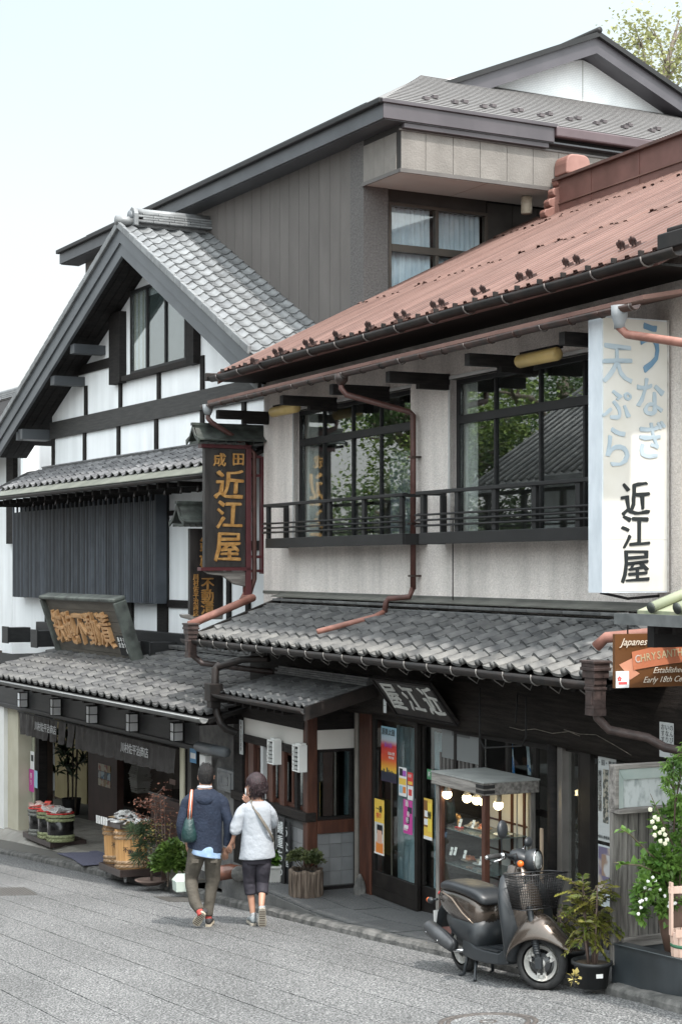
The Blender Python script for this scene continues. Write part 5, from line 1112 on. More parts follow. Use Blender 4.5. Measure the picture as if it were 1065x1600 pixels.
for i in range(4):
    x = -14 + i * 2.1; f_ = MB().box(x, x + 1.2, -9.2, -9.14, 2.6, 3.9).build('window', TRIM, oh, O); MB().box(x + .06, x + 1.14, -9.138, -9.13, 2.66, 3.84).build('pane', GLASS, f_, O)
box('shopfront', DW, oh, -14.8, -6.2, -9.2, -9.05, -1.2, 1.7, O)
ob = thing('opposite_shop', 'plain dark timber shop across the street near the viewer, mirrored in the ground floor glass', 'building', O.M @ Matrix.Translation((0, -10, 0)))
box('wall', DW, ob, -4.5, 5.5, -14, -10, -1, 5.2, O)
m = MB(); m.prism([(-5, -9.2, 4.9), (6, -9.2, 4.9), (6, -12, 6.6), (-5, -12, 6.6)], (0, 0, -.1)); m.prism([(-5, -12, 6.6), (6, -12, 6.6), (6, -14.8, 4.9), (-5, -14.8, 4.9)], (0, 0, -.1)); m.build('roof', TILE, ob, O)
for i in range(4):
    x = -4 + i * 2.4; f_ = MB().box(x, x + 1.6, -9.998, -9.94, .2, 2.2).build('window', TRIM, ob, O); MB().box(x + .06, x + 1.54, -9.938, -9.93, .26, 2.14).build('pane', GLASS, f_, O)
# ------------------------------------------------------------ signs, lanterns, noren, posters
def onG(px, py, h=0.0):
    a = (px - 532.5) / FOC; b = (HZ - py) / FOC; Y = (-2.128 + h) / (b - 0.0392 * a + 0.0832); return Vector((a * Y, Y, CZ + b * Y))
def TM(F, x, y, z): return (F.M if isinstance(F, Frame) else F) @ Matrix.Translation((x, y, z))
# tall white light box sign
sy1 = .42; sxx = O.X(1043, sy1); FS = O.perp(sxx); sa = FS.X(940, 0); sb = FS.X(1043, 0); stt, sbt = FS.Z(990, 497, 0), FS.Z(990, 926, 0); SLn = sb - sa
t = thing('tall_sign', 'tall white light box sign with faded blue and black brush characters beside the inn window', 'sign', TM(FS, sa, 0, sbt))
SW = mat('aged_sign_white', (.58, .555, .50), (.66, .64, .60), 2.2, .45, streak=.05); SSD = mat('sign_side_aluminium', (.52, .56, .60), (.62, .66, .70), 9, .5, .1, 30, st=(1, 1, .4))
box('face_panel', SW, t, sa + .012, sb - .012, 0, .02, sbt + .012, stt - .012, FS); box('case', SSD, t, sa, sb, .003, .20, sbt, stt, FS)
box('edge_trim', mat('rusty_trim', (.35, .33, .30), (.5, .49, .47), 12, .6), t, sb - .012, sb + .006, -.006, .2, sbt, stt, FS); box('panel_seam', mat('seam_line', (.45, .43, .4), None), t, sa + .015, sb - .015, -.0015, -.0002, sbt + .43, sbt + .434, FS)
def sgn(px, py, ch, hpx, mt, sx=1.0, off=.004, shear=0.0, ry=0.0):
    x, z = FS.f(px, py, 0); s = hpx / FOC * 14.0 * 1.12; text(t, FS, x, -.004, z, ch, s, mt, ext=.002, sx=sx, shear=shear, ry=ry, brush=.022)
BL1 = mat('blue_paint', (.10, .20, .32), (.16, .28, .40), 4, .5); BL2 = mat('faded_blue_paint', (.34, .42, .48), (.44, .51, .56), 4, .5); INK = mat('black_ink', (.012, .016, .018), None, rough=.4)
sgn(1014, 548, 'う', 78, BL1, .62); sgn(1014, 626, 'な', 62, BL2, .85); sgn(1016, 693, 'ぎ', 60, BL2, .85); sgn(963, 572, '天', 62, BL2, .85); sgn(963, 636, 'ぷ', 50, BL2); sgn(963, 705, 'ら', 66, BL2, .8)
for py, ch in ((784, '近'), (835, '江'), (888, '屋')): sgn(991, py, ch, 50, INK, 1.0, .005, .05, R(-3))
MB().tube([(sa + .05, .1, sbt - .0), (sa + .30, .08, sbt - .05), (sb - .02, .1, sbt - .03)], .012, 5).build('cable', BLACK, t, FS)
# hanging inn sign (carved, gold)
FH = O.perp(xL - .05); ha, hb = FH.X(320, 0), FH.X(384, 0); hb2 = FH.X(392, 0); ht, hbm = FH.Z(355, 697, 0), FH.Z(355, 892, 0)
t = thing('carved_sign', 'large hanging black board with gold carved characters under a little copper roof', 'sign', TM(FH, ha, 0, hbm), 'hanging signboards')
WS = mat('blackened_sign_wood', (.012, .010, .010), (.035, .030, .028), 4, .5, .3, 26, st=(3, 3, .5)); 
box('board', WS, t, ha, hb, 0, .09, hbm + .045, ht - .03, FH, bevel=.006)
m = MB(); m.box(ha - .06, hb2, -.02, .11, hbm - .0, hbm + .045); m.box(hb, hb2, -.02, .11, hbm - .38, ht); m.box(ha - .05, hb2, -.02, .11, ht - .03, ht + .02); m.build('frame', MAROON, t, FH, bevel=.004)
m = MB(); m.prism([(ha + .0, .02, hbm - .002), (hb, .02, hbm - .002), (hb, .02, hbm - .20), (hb - .14, .02, hbm - .17), (ha + .25, .02, hbm - .06), (ha + .06, .02, hbm - .04)], (0, .06, 0)); m.build('carved_corbel', WOODGH, t, FH)
hx = hb2 + .12
m = MB(); m.box(hx + .03, hx + .08, .0, .09, ht - 1.62, ht - .12)
for z in (ht - .14, ht - .38, ht - 1.42, ht - 1.6): m.box(hb2, hx + .03, .02, .07, z, z + .035)
m.build('wall_bracket', MAROON, t, FH, bevel=.003)
def signroof(t, F, xa, xb, z0, h, ov, mt, thick=.16):
    # little gabled roof: ridge runs along the board
    yc = .045; mb = MB(); n = 6; rw = ov
    for sg in (-1, 1):
        pts = []
        for i in range(n + 1): q = i / n; pts.append((yc + sg * rw * q, z0 + h * (1 - q) ** 1.5 + .03 * q))
        for i in range(n):
            (y0, za), (y1, zb2) = pts[i], pts[i + 1]
            mb.prism([(xa - .02 * i / n, y0, za), (xb + .02 * i / n, y0, za), (xb + .02 * i / n, y1, zb2 - .006), (xa - .02 * i / n, y1, zb2 - .006)], (0, 0, -.018))
    mb.build('roof_plates', mt, t, F)
    m = MB(); m.box(xa - .04, xb + .04, yc - .035, yc + .035, z0 + h, z0 + h + .035); m.box(xa - .015, xb + .015, yc - .022, yc + .022, z0 + h - .03, z0 + h); m.build('roof_ridge', COPD, t, F)
    m = MB()
    for xx in (xa - .035, xb + .015):
        for sg in (-1, 1): m.prism([(xx, yc, z0 + h), (xx, yc + sg * rw * .5, z0 + h * .36), (xx, yc + sg * (rw + .03), z0 + .03), (xx, yc + sg * (rw + .02), z0 - .03), (xx, yc + sg * rw * .45, z0 + h * .2), (xx, yc, z0 + h * .72)], (.02, 0, 0))
    m.build('roof_gable_edges', COPD, t, F)
    m = MB()
    for i in range(9): x = xa + (xb - xa) * i / 8; m.box(x - .008, x + .008, yc - rw * .8, yc + rw * .8, z0 - .035, z0 + .0)
    m.build('roof_rafters', COPD, t, F)
signroof(t, FH, ha - .12, hx + .12, ht + .05, .20, .20, COPD)
def hs(px, py, ch, hpx, sx=1.0, F=FH, dist=21.8, mt=GOLD, off=.010, shear=0.0): x, z = F.f(px, py, -.004); s = hpx / FOC * dist * 1.1; text(t, F, x, -.010, z, ch, s, mt, ext=.010, sx=sx, shear=shear, brush=.022 if hpx > 15 else .012)
hs(343, 720, '成', 20); hs(372, 719, '田', 20); hs(357, 761, '近', 45, 1.0, shear=.06); hs(357, 808, '江', 44, .95, shear=.06); hs(355, 858, '屋', 46, .92, shear=.06)
# second hanging sign, of the pickle shop
xs2 = .62; F2 = L.perp(xs2); qa, qb = F2.X(297, 0), F2.X(349, 0); qt, qbm = F2.Z(320, 826, 0), F2.Z(320, 962, 0)
t = thing('carved_sign', 'narrower black hanging board with small gold characters, half hidden behind the larger gold one', 'sign', TM(F2, qa, 0, qbm), 'hanging signboards')
box('board', WS, t, qa, qb, 0, .07, qbm, qt, F2, bevel=.005); signroof(t, F2, qa - .14, qb + .05, qt + .06, .26, .22, COPD); box('hanger', DW, t, (qa + qb) / 2 - .01, (qa + qb) / 2 + .01, .02, .04, qt, qt + .1, F2)
m = MB(); m.prism([(qa - .12, .0, qbm + .02), (qb, .0, qbm + .02), (qb, .0, qbm - .05), (qa + .02, .0, qbm - .05), (qa - .1, .0, qbm - .02)], (0, .09, 0)); m.build('bottom_shelf', WOODGH, t, F2, bevel=.01)
m = MB(); m.box(qa + .2, L.P(0, 0, 0).x * 0 + qb + .3, .02, .05, qt - .25, qt - .22); m.build('wall_arm', DW, t, F2)
hs(324, 852, '鉄', 24, 1, F2, 23.0); hs(324, 882, '砲', 24, 1, F2, 23.0)
for py, ch in ((914, '不'), (933, '動'), (952, '漬')): hs(324, py, ch, 20, 1, F2, 23.0, off=.006)
for i, ch in enumerate('川村佐平治商店'): hs(306, 902 + i * 9.5, ch, 9, .9, F2, 23.0, off=.004)
# big tilted board on the awning roof
yb_, yt_ = .32, -.03
TL = L.f(67, 930, yt_); TR = L.f(188, 934, yt_); BR = L.f(211, 1050, yb_); BLc = L.f(95, 1037, yb_)
x0 = (TL[0] + BLc[0]) / 2; x1 = (TR[0] + BR[0]) / 2; z0 = (BR[1] + BLc[1]) / 2 + .04; z1 = (TL[1] + TR[1]) / 2
vz = Vector((0, yt_ - yb_, z1 - z0)); H = vz.length; vz.normalize(); vy = Vector((0, 0, 0)) ; vx = Vector((1, 0, 0)); vy = vz.cross(vx); 
WB = L.M @ Matrix.Translation((x0, yb_, z0)) @ Matrix(((1, 0, 0, 0), (0, vy.y, vz.y, 0), (0, vy.z, vz.z, 0), (0, 0, 0, 1)))
Wd = x1 - x0; t = thing('roof_signboard', 'large tilted brown signboard with green rim and raised tan characters on the awning roof', 'sign', WB)
PB = mat('brown_sign_plank', (.075, .065, .052), (.11, .096, .078), 4, .6, .2, 30, st=(.4, 2, 3), rnd=.08)
for i in range(6): box('plank', PB, t, .08, Wd - .08, .02, .06, .06 + i * (H - .12) / 6 + .003, .06 + (i + 1) * (H - .12) / 6 - .003, WB)
m = MB(); m.box(.0, Wd, -.06, .14, H - .06, H); m.box(.0, Wd, -.06, .14, 0, .06); m.box(0, .07, -.06, .14, .06, H - .06); m.box(Wd - .07, Wd, -.06, .14, .06, H - .06); m.build('rim', mat('verdigris_rim', (.035, .037, .034), (.10, .112, .10), 5, .6, .1, 20), t, WB, bevel=.02)
box('back_panel', COPD, t, .07, Wd - .07, .07, .12, .06, H - .06, WB)
for xx in (.25, Wd - 1.05): box('foot_beam', BB, t, xx, xx + .20, -.40, .9, -.11, .0, WB, bevel=.01)
TAN = mat('raised_tan_character', (.46, .25, .11), (.60, .35, .17), 8, .6, .3, 30)
for i, ch in enumerate('鉄砲不動漬'): text(t, WB, .42 + i * .50, -.005, H * .50 - .0, ch, .58, TAN, ext=.03, sx=.86, shear=.05, brush=.012)
box('name_block', BLACK, t, Wd - .50, Wd - .13, .0, .02, .22, .52, WB)
for j, w in enumerate(('川村佐', '平治', '商店')):
    for i, ch in enumerate(w): text(t, WB, Wd - .20 - j * .115, -.003, .46 - i * .085, ch, .085, WHITEM, ext=.002, off=.001)
# carved name board of the inn, leaning out from the beam
yb_, yt_ = -.16, -.46
BLc = O.f(614, 1117, yb_); BR = O.f(709, 1132, yb_); TL = O.f(586, 1062, yt_); TR = O.f(676, 1067, yt_)
x0 = (BLc[0] + TL[0]) / 2; x1 = (BR[0] + TR[0]) / 2; z0 = (BLc[1] + BR[1]) / 2; z1 = (TL[1] + TR[1]) / 2
vz = Vector((0, yt_ - yb_, z1 - z0)); H = vz.length; vz.normalize(); vy = vz.cross(Vector((1, 0, 0)))
WN = O.M @ Matrix.Translation((x0, yb_, z0)) @ Matrix(((1, 0, 0, 0), (0, vy.y, vz.y, 0), (0, vy.z, vz.z, 0), (0, 0, 0, 1))); Wd = x1 - x0
t = thing('name_board', 'dark wooden name board with three pale characters leaning out over the inn doors', 'sign', WN)
box('board', WS, t, 0, Wd, 0, .035, 0, H, WN, bevel=.006)
m = MB(); m.box(-.01, Wd + .01, -.015, .0, H - .025, H); m.box(-.01, Wd + .01, -.015, .0, 0, .025); m.box(-.01, .02, -.015, 0, .025, H - .025); m.box(Wd - .02, Wd + .01, -.015, 0, .025, H - .025); m.build('board_rim', DW, t, WN)
PALE = mat('pale_grey_paint', (.46, .46, .43), (.54, .54, .51), 6, .7)
for i, ch in enumerate('屋江近'): text(t, WN, .23 + i * (Wd - .44) / 2, -.006, H * .5 - .0, ch, H * .74, PALE, ext=.004, sx=.85, shear=.06, brush=.022)
for xx in (.1, Wd - .15): MB().tube([(xx, .03, H * .9), (xx, .30, H * 1.02)], .008, 5).build('stay', BLACK, t, WN)
# five paper lanterns on the fascia
PAPER = mat('lantern_paper', (.80, .81, .82), (.86, .87, .88), 3, .7)
labs = ('black framed paper lantern on the shop fascia, farthest left of five', 'black framed paper lantern on the shop fascia, second from the left end', 'black framed paper lantern in the middle of the row of five', 'black framed paper lantern on the shop fascia, second from the right end', 'black framed paper lantern on the shop fascia, closest to the inn')
for (pa, pb, pt, pm), lab in zip(((27, 41, 1081, 1105), (78, 92, 1091, 1118), (134, 149, 1102, 1130), (196, 212, 1114, 1143), (265, 282, 1128, 1158)), labs):
    zz0, zz1 = L.Z(pa, pm, -.2), L.Z(pa, pt, -.2); xx = L.X(pa, -.2); w = .14
    t = thing('lantern', lab, 'lantern', TM(L, xx, -.1, zz0), 'wall lanterns on the shop fascia')
    box('paper_box', PAPER, t, xx + .006, xx + w - .006, -.194, -.06, zz0 + .01, zz1 - .01, L)
    m = MB(); 
    for xa in (xx, xx + w - .01): 
        for ya in (-.2, -.07): m.box(xa, xa + .01, ya, ya + .01, zz0, zz1)
    for z in (zz0, (zz0 + zz1) / 2 - .005, zz1 - .012): m.box(xx, xx + w, -.2, -.192, z, z + .012); m.box(xx + w - .008, xx + w, -.2, -.06, z, z + .012); m.box(xx, xx + .008, -.2, -.06, z, z + .012)
    m.box(xx - .0, xx + w, -.065, -.052, zz0 - .02, zz1 + .02); m.build('lantern_frame', BLACK, t, L)
# noren
nxa, nxb = L.X(30, -.10), L.X(276, -.10); nz1_ = zf0 + .0; nh = L.Z(150, 1145, -.1) - L.Z(150, 1172, -.1)
NO = mat('grey_brown_cloth', (.060, .054, .052), (.085, .078, .075), 8, .9, .4, 60)
t = thing('noren_curtain', 'short grey noren curtain with white shop name hanging across the pickle shop opening', 'noren', TM(L, nxa, -.1, nz1_))
MB().tube([(nxa - .05, -.10, nz1_ - .01), (nxb + .05, -.10, nz1_ - .01)], .014, 6).build('rod', DW, t, L)
npan = 17; nh = .36
for i in range(npan):
    a = nxa + (nxb - nxa) * i / npan; b = nxa + (nxb - nxa) * (i + 1) / npan - .008; rs = []; ph = random.uniform(0, 6)
    for k in range(11):
        q = k / 10; x = a + (b - a) * q; am = .018 * math.sin(q * 9 + ph) + .008 * math.sin(q * 21 + ph)
        rs.append([(x, -.10 + am * .3, nz1_), (x, -.10 + am, nz1_ - nh * .5), (x + .006 * math.sin(ph), -.11 + am * 1.7 + .012 * math.sin(ph * 3), nz1_ - nh + .008 * math.sin(q * 7 + ph))])
    MB().rings(rs, closed=False, cap=False).build('cloth_panel', NO, t, L)
for xc_ in (nxa + (nxb - nxa) * .22, nxa + (nxb - nxa) * .79):
    for i, ch in enumerate('川村佐平治商店'): text(t, L, xc_ + (i - 3) * .145, -.145, nz1_ - .17, ch, .15, mat('noren_white', (.62, .62, .62), None, rough=.9), ext=.001, off=.002)
# brown restaurant board, right edge
sgx = O.X(960, -.95); FQ = O.perp(sgx); ba = FQ.X(960, 0); bt_, bb_ = FQ.Z(1000, 990, 0), FQ.Z(1000, 1074, 0); W_ = 1.02
t = thing('restaurant_board', 'brown English language restaurant signboard with orange ribbon hanging at the right edge', 'sign', TM(FQ, ba, 0, bb_))
BRN = mat('brown_board', (.11, .045, .015), (.13, .055, .020), 2, .35); RIB = mat('orange_ribbon', (.42, .14, .07), (.48, .17, .09), 3, .4); RIBL = mat('light_ribbon', (.55, .25, .16), None, rough=.4); CRM = mat('cream_lettering', (.62, .55, .46), None, rough=.5); RTXT = mat('ribbon_lettering', (.42, .36, .22), None, rough=.5)
box('board', BRN, t, ba, ba + W_, 0, .03, bb_, bt_, FQ)
def bz(v): return bt_ - v * (bt_ - bb_)
sc_ = (bt_ - bb_) / 520.0   # board units of the enlarged photograph
def bxz(x, z): return (ba + (x - 132) * sc_, -.003, bt_ - (z - 305) * sc_)
m = MB(); m.prism([bxz(178, 600), bxz(330, 540), bxz(360, 660), bxz(415, 690), bxz(280, 760), bxz(265, 690)], (0, .002, 0)); m.build('ribbon_tail', RIBL, t, FQ)
m = MB(); tp = [bxz(x, 480 - 85 * math.sin(min(1, (x - 318) / 700) * 1.5) * 1.0) for x in range(318, 1100, 60)]; bo = [bxz(x + 20, 655 - 70 * math.sin(min(1, (x - 318) / 700) * 1.3)) for x in range(318, 1100, 60)]
mb = MB(); k = len(tp); mb.add([(a, -.007, c) for a, b, c in tp] + [(a, -.007, c) for a, b, c in bo], [(i, k + i, k + i + 1, i + 1) for i in range(k - 1)]); mb.build('ribbon', RIB, t, FQ)
m = MB(); m.prism([bxz(625, 345), bxz(1080, 330), bxz(1080, 430), bxz(625, 440)], (0, .001, 0)); m.build('title_plate', mat('maroon_plate', (.12, .025, .02), None, rough=.4), t, FQ)
def bt(x, z, s, body, mt, **k): p = bxz(x, z); text(t, FQ, p[0], -.009, p[2], body, s * sc_, mt, ext=.001, **k)
bt(335, 385, 105, 'Japanese Restaurant', CRM, shear=.45, align='LEFT') if False else bt(190, 385, 100, 'Japanese', CRM, shear=.45, align='LEFT')
bt(655, 390, 95, 'THE', RTXT, align='LEFT', off=.002); 
for i, ch in enumerate('CHRYSANTHEMUM'): bt(385 + i * 62, 552 - 62 * math.sin(min(1, i / 11) * 1.5), 104, ch, mat('dull_cream', (.50, .45, .40), None, rough=.5) if i < 1 else RTXT, off=.003, sx=.85, ry=R(-8 + i))
bt(560, 665, 82, 'Established in', CRM, shear=.45, align='LEFT'); bt(445, 755, 82, 'Early 18th Century', CRM, shear=.45, align='LEFT')
p0 = bxz(136, 662); p1 = bxz(282, 822); box('sticker', mat('white_sticker', (.8, .8, .8), None, rough=.4), t, p0[0], p1[0], -.012, -.004, p1[2], p0[2], FQ)
PK = mat('sticker_pink', (.65, .10, .10), None, rough=.5); m = MB(); cx, cz = bxz(172, 735)[0], bxz(172, 735)[2]
for k in range(5): a = R(90 + 72 * k); m.ball((cx + .011 * math.cos(a), -.013, cz + .011 * math.sin(a)), (.0085, .001, .0085), 8, 4)
m.build('flower_mark', PK, t, FQ); box('red_bar', PK, t, bxz(160, 0)[0], bxz(258, 0)[0], -.0135, -.0125, bxz(0, 790)[2], bxz(0, 765)[2], FQ)
bt(195, 710, 30, 'Narita', mat('sticker_ink', (.1, .1, .12), None), shear=.2, align='LEFT'); bt(208, 728, 16, 'TOURIST', MATS['sticker_ink'], align='LEFT'); bt(205, 744, 16, 'PICK & INFO', MATS['sticker_ink'], align='LEFT')
for xx in (.12, .9): MB().tube([(ba + xx, .015, bt_), (ba + xx, .015, bt_ + .16)], .006, 5).build('hanger', BLACK, t, FQ)
# small green copper roof above that board
ckx = O.X(961, -1.12); czz = O.Z(961, 962, -1.12); t = thing('copper_canopy', 'little canopy roof of pale green copper with round rolls at the right edge', 'canopy roof', TM(O, ckx, -1.1, czz)); 
CG = mat('pale_verdigris', (.20, .25, .165), (.32, .32, .22), 3, .45, st=(3, .6, 1)); cend = ckx + 2.4; cs = .34
m = MB(); m.prism([(ckx + .12, -1.02, czz + .04), (cend, -1.02, czz + .04), (cend, .1, czz + .04 + 1.12 * cs), (ckx + .12, .1, czz + .04 + 1.12 * cs)], (0, 0, -.03)); m.build('roof_sheet', CG, t, O)
for i in range(8):
    x = ckx + .33 + i * .30; MB().tube([(x, -1.05, czz + .065), (x, .1, czz + .065 + 1.15 * cs)], .036, 10).build('roof_roll', CG, t, O); MB().tube([(x, -1.062, czz + .062), (x, -1.048, czz + .066)], .040, 12).build('roll_cap', COPD, t, O)
m = MB(); m.box(ckx, cend, -1.13, -1.02, czz - .06, czz - .04); m.box(ckx, cend, -1.135, -1.115, czz - .06, czz + .02); m.box(ckx, ckx + .01, -1.12, -1.02, czz - .06, czz + .02); m.build('canopy_gutter', mat('lead_grey_gutter', (.09, .095, .095), (.15, .155, .155), 8, .45), t, O)
m = MB(); m.box(ckx + .16, cend, -.98, .08, czz - .06, czz + .0); m.box(ckx + .14, ckx + .22, -.95, .1, czz - .22, czz - .06); m.build('canopy_frame', BLACK, t, O)
for i in range(6): x = ckx + .3 + i * .2; box('canopy_rafter', DW, t, x, x + .04, -1.0, -.4, czz - .12, czz - .062, O)
# wall notice strip on the beam
NP = mat('notice_paper', (.55, .57, .57), (.62, .64, .64), 3, .7); x, z = O.f(1043, 1157, -.15); t = thing('notice_strip', 'narrow white handwritten notice strip pinned to the dark beam at the right edge', 'notice', TM(O, x, -.15, z)); h2 = 28 / FOC * 13; 
box('paper', NP, t, x - .12, x + .06, -.145, -.141, z - h2, z + h2, O)
for j, w in enumerate(('のんびりと', 'いなりの', 'おすすめ')): 
    for i, ch in enumerate(w): text(t, O, x + .035 - j * .055, -.147, z + h2 - .04 - i * .048, ch, .05, INK, ext=.0005)
x, z = O.f(371, 1144, -.56); t = thing('notice_strip', 'narrow white strip notice on the post left of the cream panel', 'notice', TM(O, x, -.56, z)); box('paper', NP, t, x - .05, x + .05, -.515, -.508, z - .26, z + .14, O)
for i, ch in enumerate('料理うなぎ定食'): text(t, O, x + .0, -.517, z + .10 - i * .05, ch, .045, INK, ext=.0005)
x, z = O.f(600, 1103, -.15); t = thing('notice_strip', 'tiny white tag on the beam beside the carved name board', 'notice', TM(O, x, -.15, z)); box('paper', NP, t, x - .03, x + .03, -.145, -.14, z - .07, z + .07, O); text(t, O, x, -.147, z, '一', .05, INK, ext=.0005)
# posters
def poster(label, px0, px1, pt, pbm, y, mts, txt=(), F=O, zsh=None, group='posters on the inn front'):
    x0, x1 = F.X(px0, y), F.X(px1, y); pm = (px0 + px1) / 2; z1, z0 = F.Z(pm, pt, y), F.Z(pm, pbm, y)
    t = thing('poster', label, 'poster', TM(F, x0, y, z0), group); n = len(mts)
    cz = z0
    box('sheet', mts[0][1], t, x0, x1, y - .002, y, z0, z1, F)
    for i, (fr, m_) in enumerate(mts[1:]):
        a, b, c, d = fr; box('printed_area', m_, t, x0 + (x1 - x0) * a, x0 + (x1 - x0) * b, y - .0032 - .0005 * i, y - .0022, z0 + (z1 - z0) * c, z0 + (z1 - z0) * d, F)
    for (fx, fz_, body, s, m_) in txt: text(t, F, x0 + (x1 - x0) * fx, y - .0085, z0 + (z1 - z0) * fz_, body, s, m_, ext=.0004, off=.0008)
    return t
pm_ = lambda n, c: mat('print_' + n, c, None, rough=.45)
pv = lambda n, c, c2, s=9: mat('print_' + n, c, c2, s, .45, lo=.45, hi=.55, detail=2)
WHT = pm_('white', (.75, .75, .74)); SKY = pm_('sky_blue', (.28, .48, .58)); RED = pm_('red', (.62, .05, .05)); YEL = pm_('yellow', (.75, .50, .08)); MAG = pm_('magenta', (.50, .05, .28)); ORG = pm_('orange', (.68, .22, .04)); NAVY = pm_('navy', (.02, .03, .05)); SKIN_P = pm_('portrait_skin', (.62, .38, .28)); GRN = pm_('green', (.05, .22, .10)); PNK = pm_('purple', (.35, .10, .45))
# gradient poster
gm_ = bpy.data.materials.new('sunset_poster_print'); gm_.use_nodes = True; nt = gm_.node_tree; b_ = _p(nt); b_.inputs['Roughness'].default_value = .4; tcx = nt.nodes.new('ShaderNodeTexCoord'); sp_ = nt.nodes.new('ShaderNodeSeparateXYZ'); nt.links.new(tcx.outputs['Generated'], sp_.inputs[0]); rp_ = nt.nodes.new('ShaderNodeValToRGB'); cr = rp_.color_ramp
cr.elements[0].position = 0; cr.elements[0].color = (.03, .02, .05, 1); cr.elements[1].position = 1; cr.elements[1].color = (.25, .45, .55, 1)
for p_, c_ in ((.17, (.05, .03, .05, 1)), (.19, (.75, .5, .05, 1)), (.4, (.65, .10, .03, 1)), (.66, (.55, .03, .04, 1)), (.76, (.40, .45, .5, 1))): e = cr.elements.new(p_); e.color = c_
nt.links.new(sp_.outputs[2], rp_.inputs[0]); nt.links.new(rp_.outputs[0], b_.inputs['Base Color'])
t = poster('tall sunset coloured concert poster on the left door glass, blue at its top', 595.5, 619, 1136, 1222, -.012, [(None, gm_)], [(.5, .90, '源楽太鼓', .075, INK), (.5, .66, '夢の祭', .06, PNK), (.7, .52, '日本の響', .038, WHT), (.7, .45, '東京公演', .03, WHT)])
x0, x1 = O.X(595.5, -.012), O.X(619, -.012); zb2, zt2 = O.Z(607, 1222, -.012), O.Z(607, 1136, -.012)
for k in range(9):
    xx = x0 + (x1 - x0) * (.08 + .105 * k); hh = (zt2 - zb2) * random.uniform(.17, .27); box('silhouette', NAVY, t, xx - .014, xx + .012, -.0155, -.0145, zb2 + .02, zb2 + hh, O)
t = poster('yellow beer style poster with a portrait low on the left door glass', 585, 600, 1249, 1335, -.012, [(None, YEL), ((.02, .98, .02, .58), pm_('pale', (.55, .55, .52))), ((.15, .9, .03, .22), ORG), ((.3, .8, .2, .42), SKIN_P), ((.28, .85, .38, .54), INK), ((.32, .78, .26, .44), SKIN_P), ((.0, 1, .0, .03), WHT)], [(.5, .82, '一番', .075, INK), (.5, .70, '搾り', .06, RED)])
poster('small white event flyer beside the sunset poster', 623, 635, 1199, 1244, -.012, [(None, WHT), ((.1, .5, .7, .95), INK), ((.5, .95, .7, .9), PNK), ((.05, .95, .4, .62), YEL), ((.1, .5, .1, .35), SKY), ((.55, .9, .12, .34), ORG)])
poster('small red and yellow sticker poster at the door edge', 636.5, 645, 1207, 1227, -.012, [(None, RED), ((.1, .9, .05, .3), YEL)], [(.5, .72, '金賞', .035, WHT)])
poster('small white notice with a red round seal below the red one', 636.5, 645, 1228, 1250, -.012, [(None, WHT), ((.2, .8, .3, .75), RED)])
poster('magenta festival poster on the left door glass', 630, 644, 1250, 1303, -.012, [(None, MAG), ((.1, .55, .15, .25), WHT), ((.35, .7, .3, .5), NAVY), ((.5, .95, .62, .8), NAVY)], [(.45, .88, '踊', .07, WHT), (.6, .58, '春', .06, WHT), (.5, .40, '祭', .06, WHT), (.3, .14, '成田', .045, WHT)])
poster('yellow and brown food poster on the right door beside the glass case', 662, 675, 1248, 1312, .045, [(None, YEL), ((.0, .45, .3, .95), pm_('brown', (.22, .10, .03))), ((.05, .5, .35, .5), WHT), ((.1, .55, .55, .7), WHT), ((.5, .95, .2, .9), pm_('bright_yellow', (.8, .62, .08))), ((0, 1, 0, .08), WHT)], [(.72, .6, '鰻', .08, INK)])
poster('green hanging tag at the top of the right door', 667, 675, 1202, 1218, .045, [(None, GRN)], [(.5, .5, '茶', .05, WHT)])
t = poster('grey framed calendar sheet behind the glass above the display case', 690, 748, 1141, 1189, .03, [(None, pm_('calendar_grey', (.16, .17, .17))), ((.28, .76, .78, .98), pm_('calendar_picture', (.07, .075, .075)))])
poster('tall exhibition poster in black calligraphy in the far right window', 934, 962, 1184, 1316, .0, [(None, pm_('poster_pale', (.50, .52, .52))), ((.28, .58, .22, .86), pv('calligraphy', (.05, .06, .06), (.35, .33, .28), 30)), ((.62, .98, .3, .86), pm_('poster_tan', (.34, .31, .27))), ((.68, .95, .58, .84), INK)], [(.13, .80, '藤', .05, INK), (.13, .74, '川', .05, INK), (.13, .68, '成', .05, INK), (.13, .62, '田', .05, INK), (.13, .56, '山', .05, INK), (.13, .50, '全', .05, INK), (.13, .44, '国', .05, INK), (.13, .38, '競', .05, INK), (.5, .93, '第・回・書道展', .05, INK), (.45, .05, '成田山書道美術館', .028, INK)])
poster('poster with a soft purple and brown photograph under the calligraphy one', 934, 962, 1322, 1418, .0, [(None, pm_('poster_pale2', (.55, .60, .62))), ((.02, 1, .25, .97), pv('soft_photo', (.16, .14, .22), (.45, .38, .33), 5)), ((.2, .8, .5, .85), pv('soft_photo2', (.5, .5, .5), (.3, .2, .15), 6))], [(.5, .12, '地球一周', .055, INK)])
# left shop stickers
poster('white price card on the pickle shop glass door', 48, 54, 1174, 1202, .23, [(None, WHT), ((.2, .8, .45, .8), INK)], F=L, group='cards on the pickle shop door')
poster('magenta vertical card on the pickle shop glass door', 46, 53.5, 1202, 1237, .23, [(None, MAG)], [(.5, .7, '祭', .1, WHT), (.5, .4, 'り', .1, WHT)], F=L, group='cards on the pickle shop door')
poster('light blue card beside the magenta one on the pickle shop door', 54, 59, 1204, 1231, .22, [(None, SKY)], F=L, group='cards on the pickle shop door')
poster('blue and white calendar card by the recess beside the cream post', 297, 307, 1170, 1192, -.1, [(None, pm_('card_blue', (.05, .22, .42))), ((.1, .9, .3, .7), WHT)], F=L, group='cards on the pickle shop door')
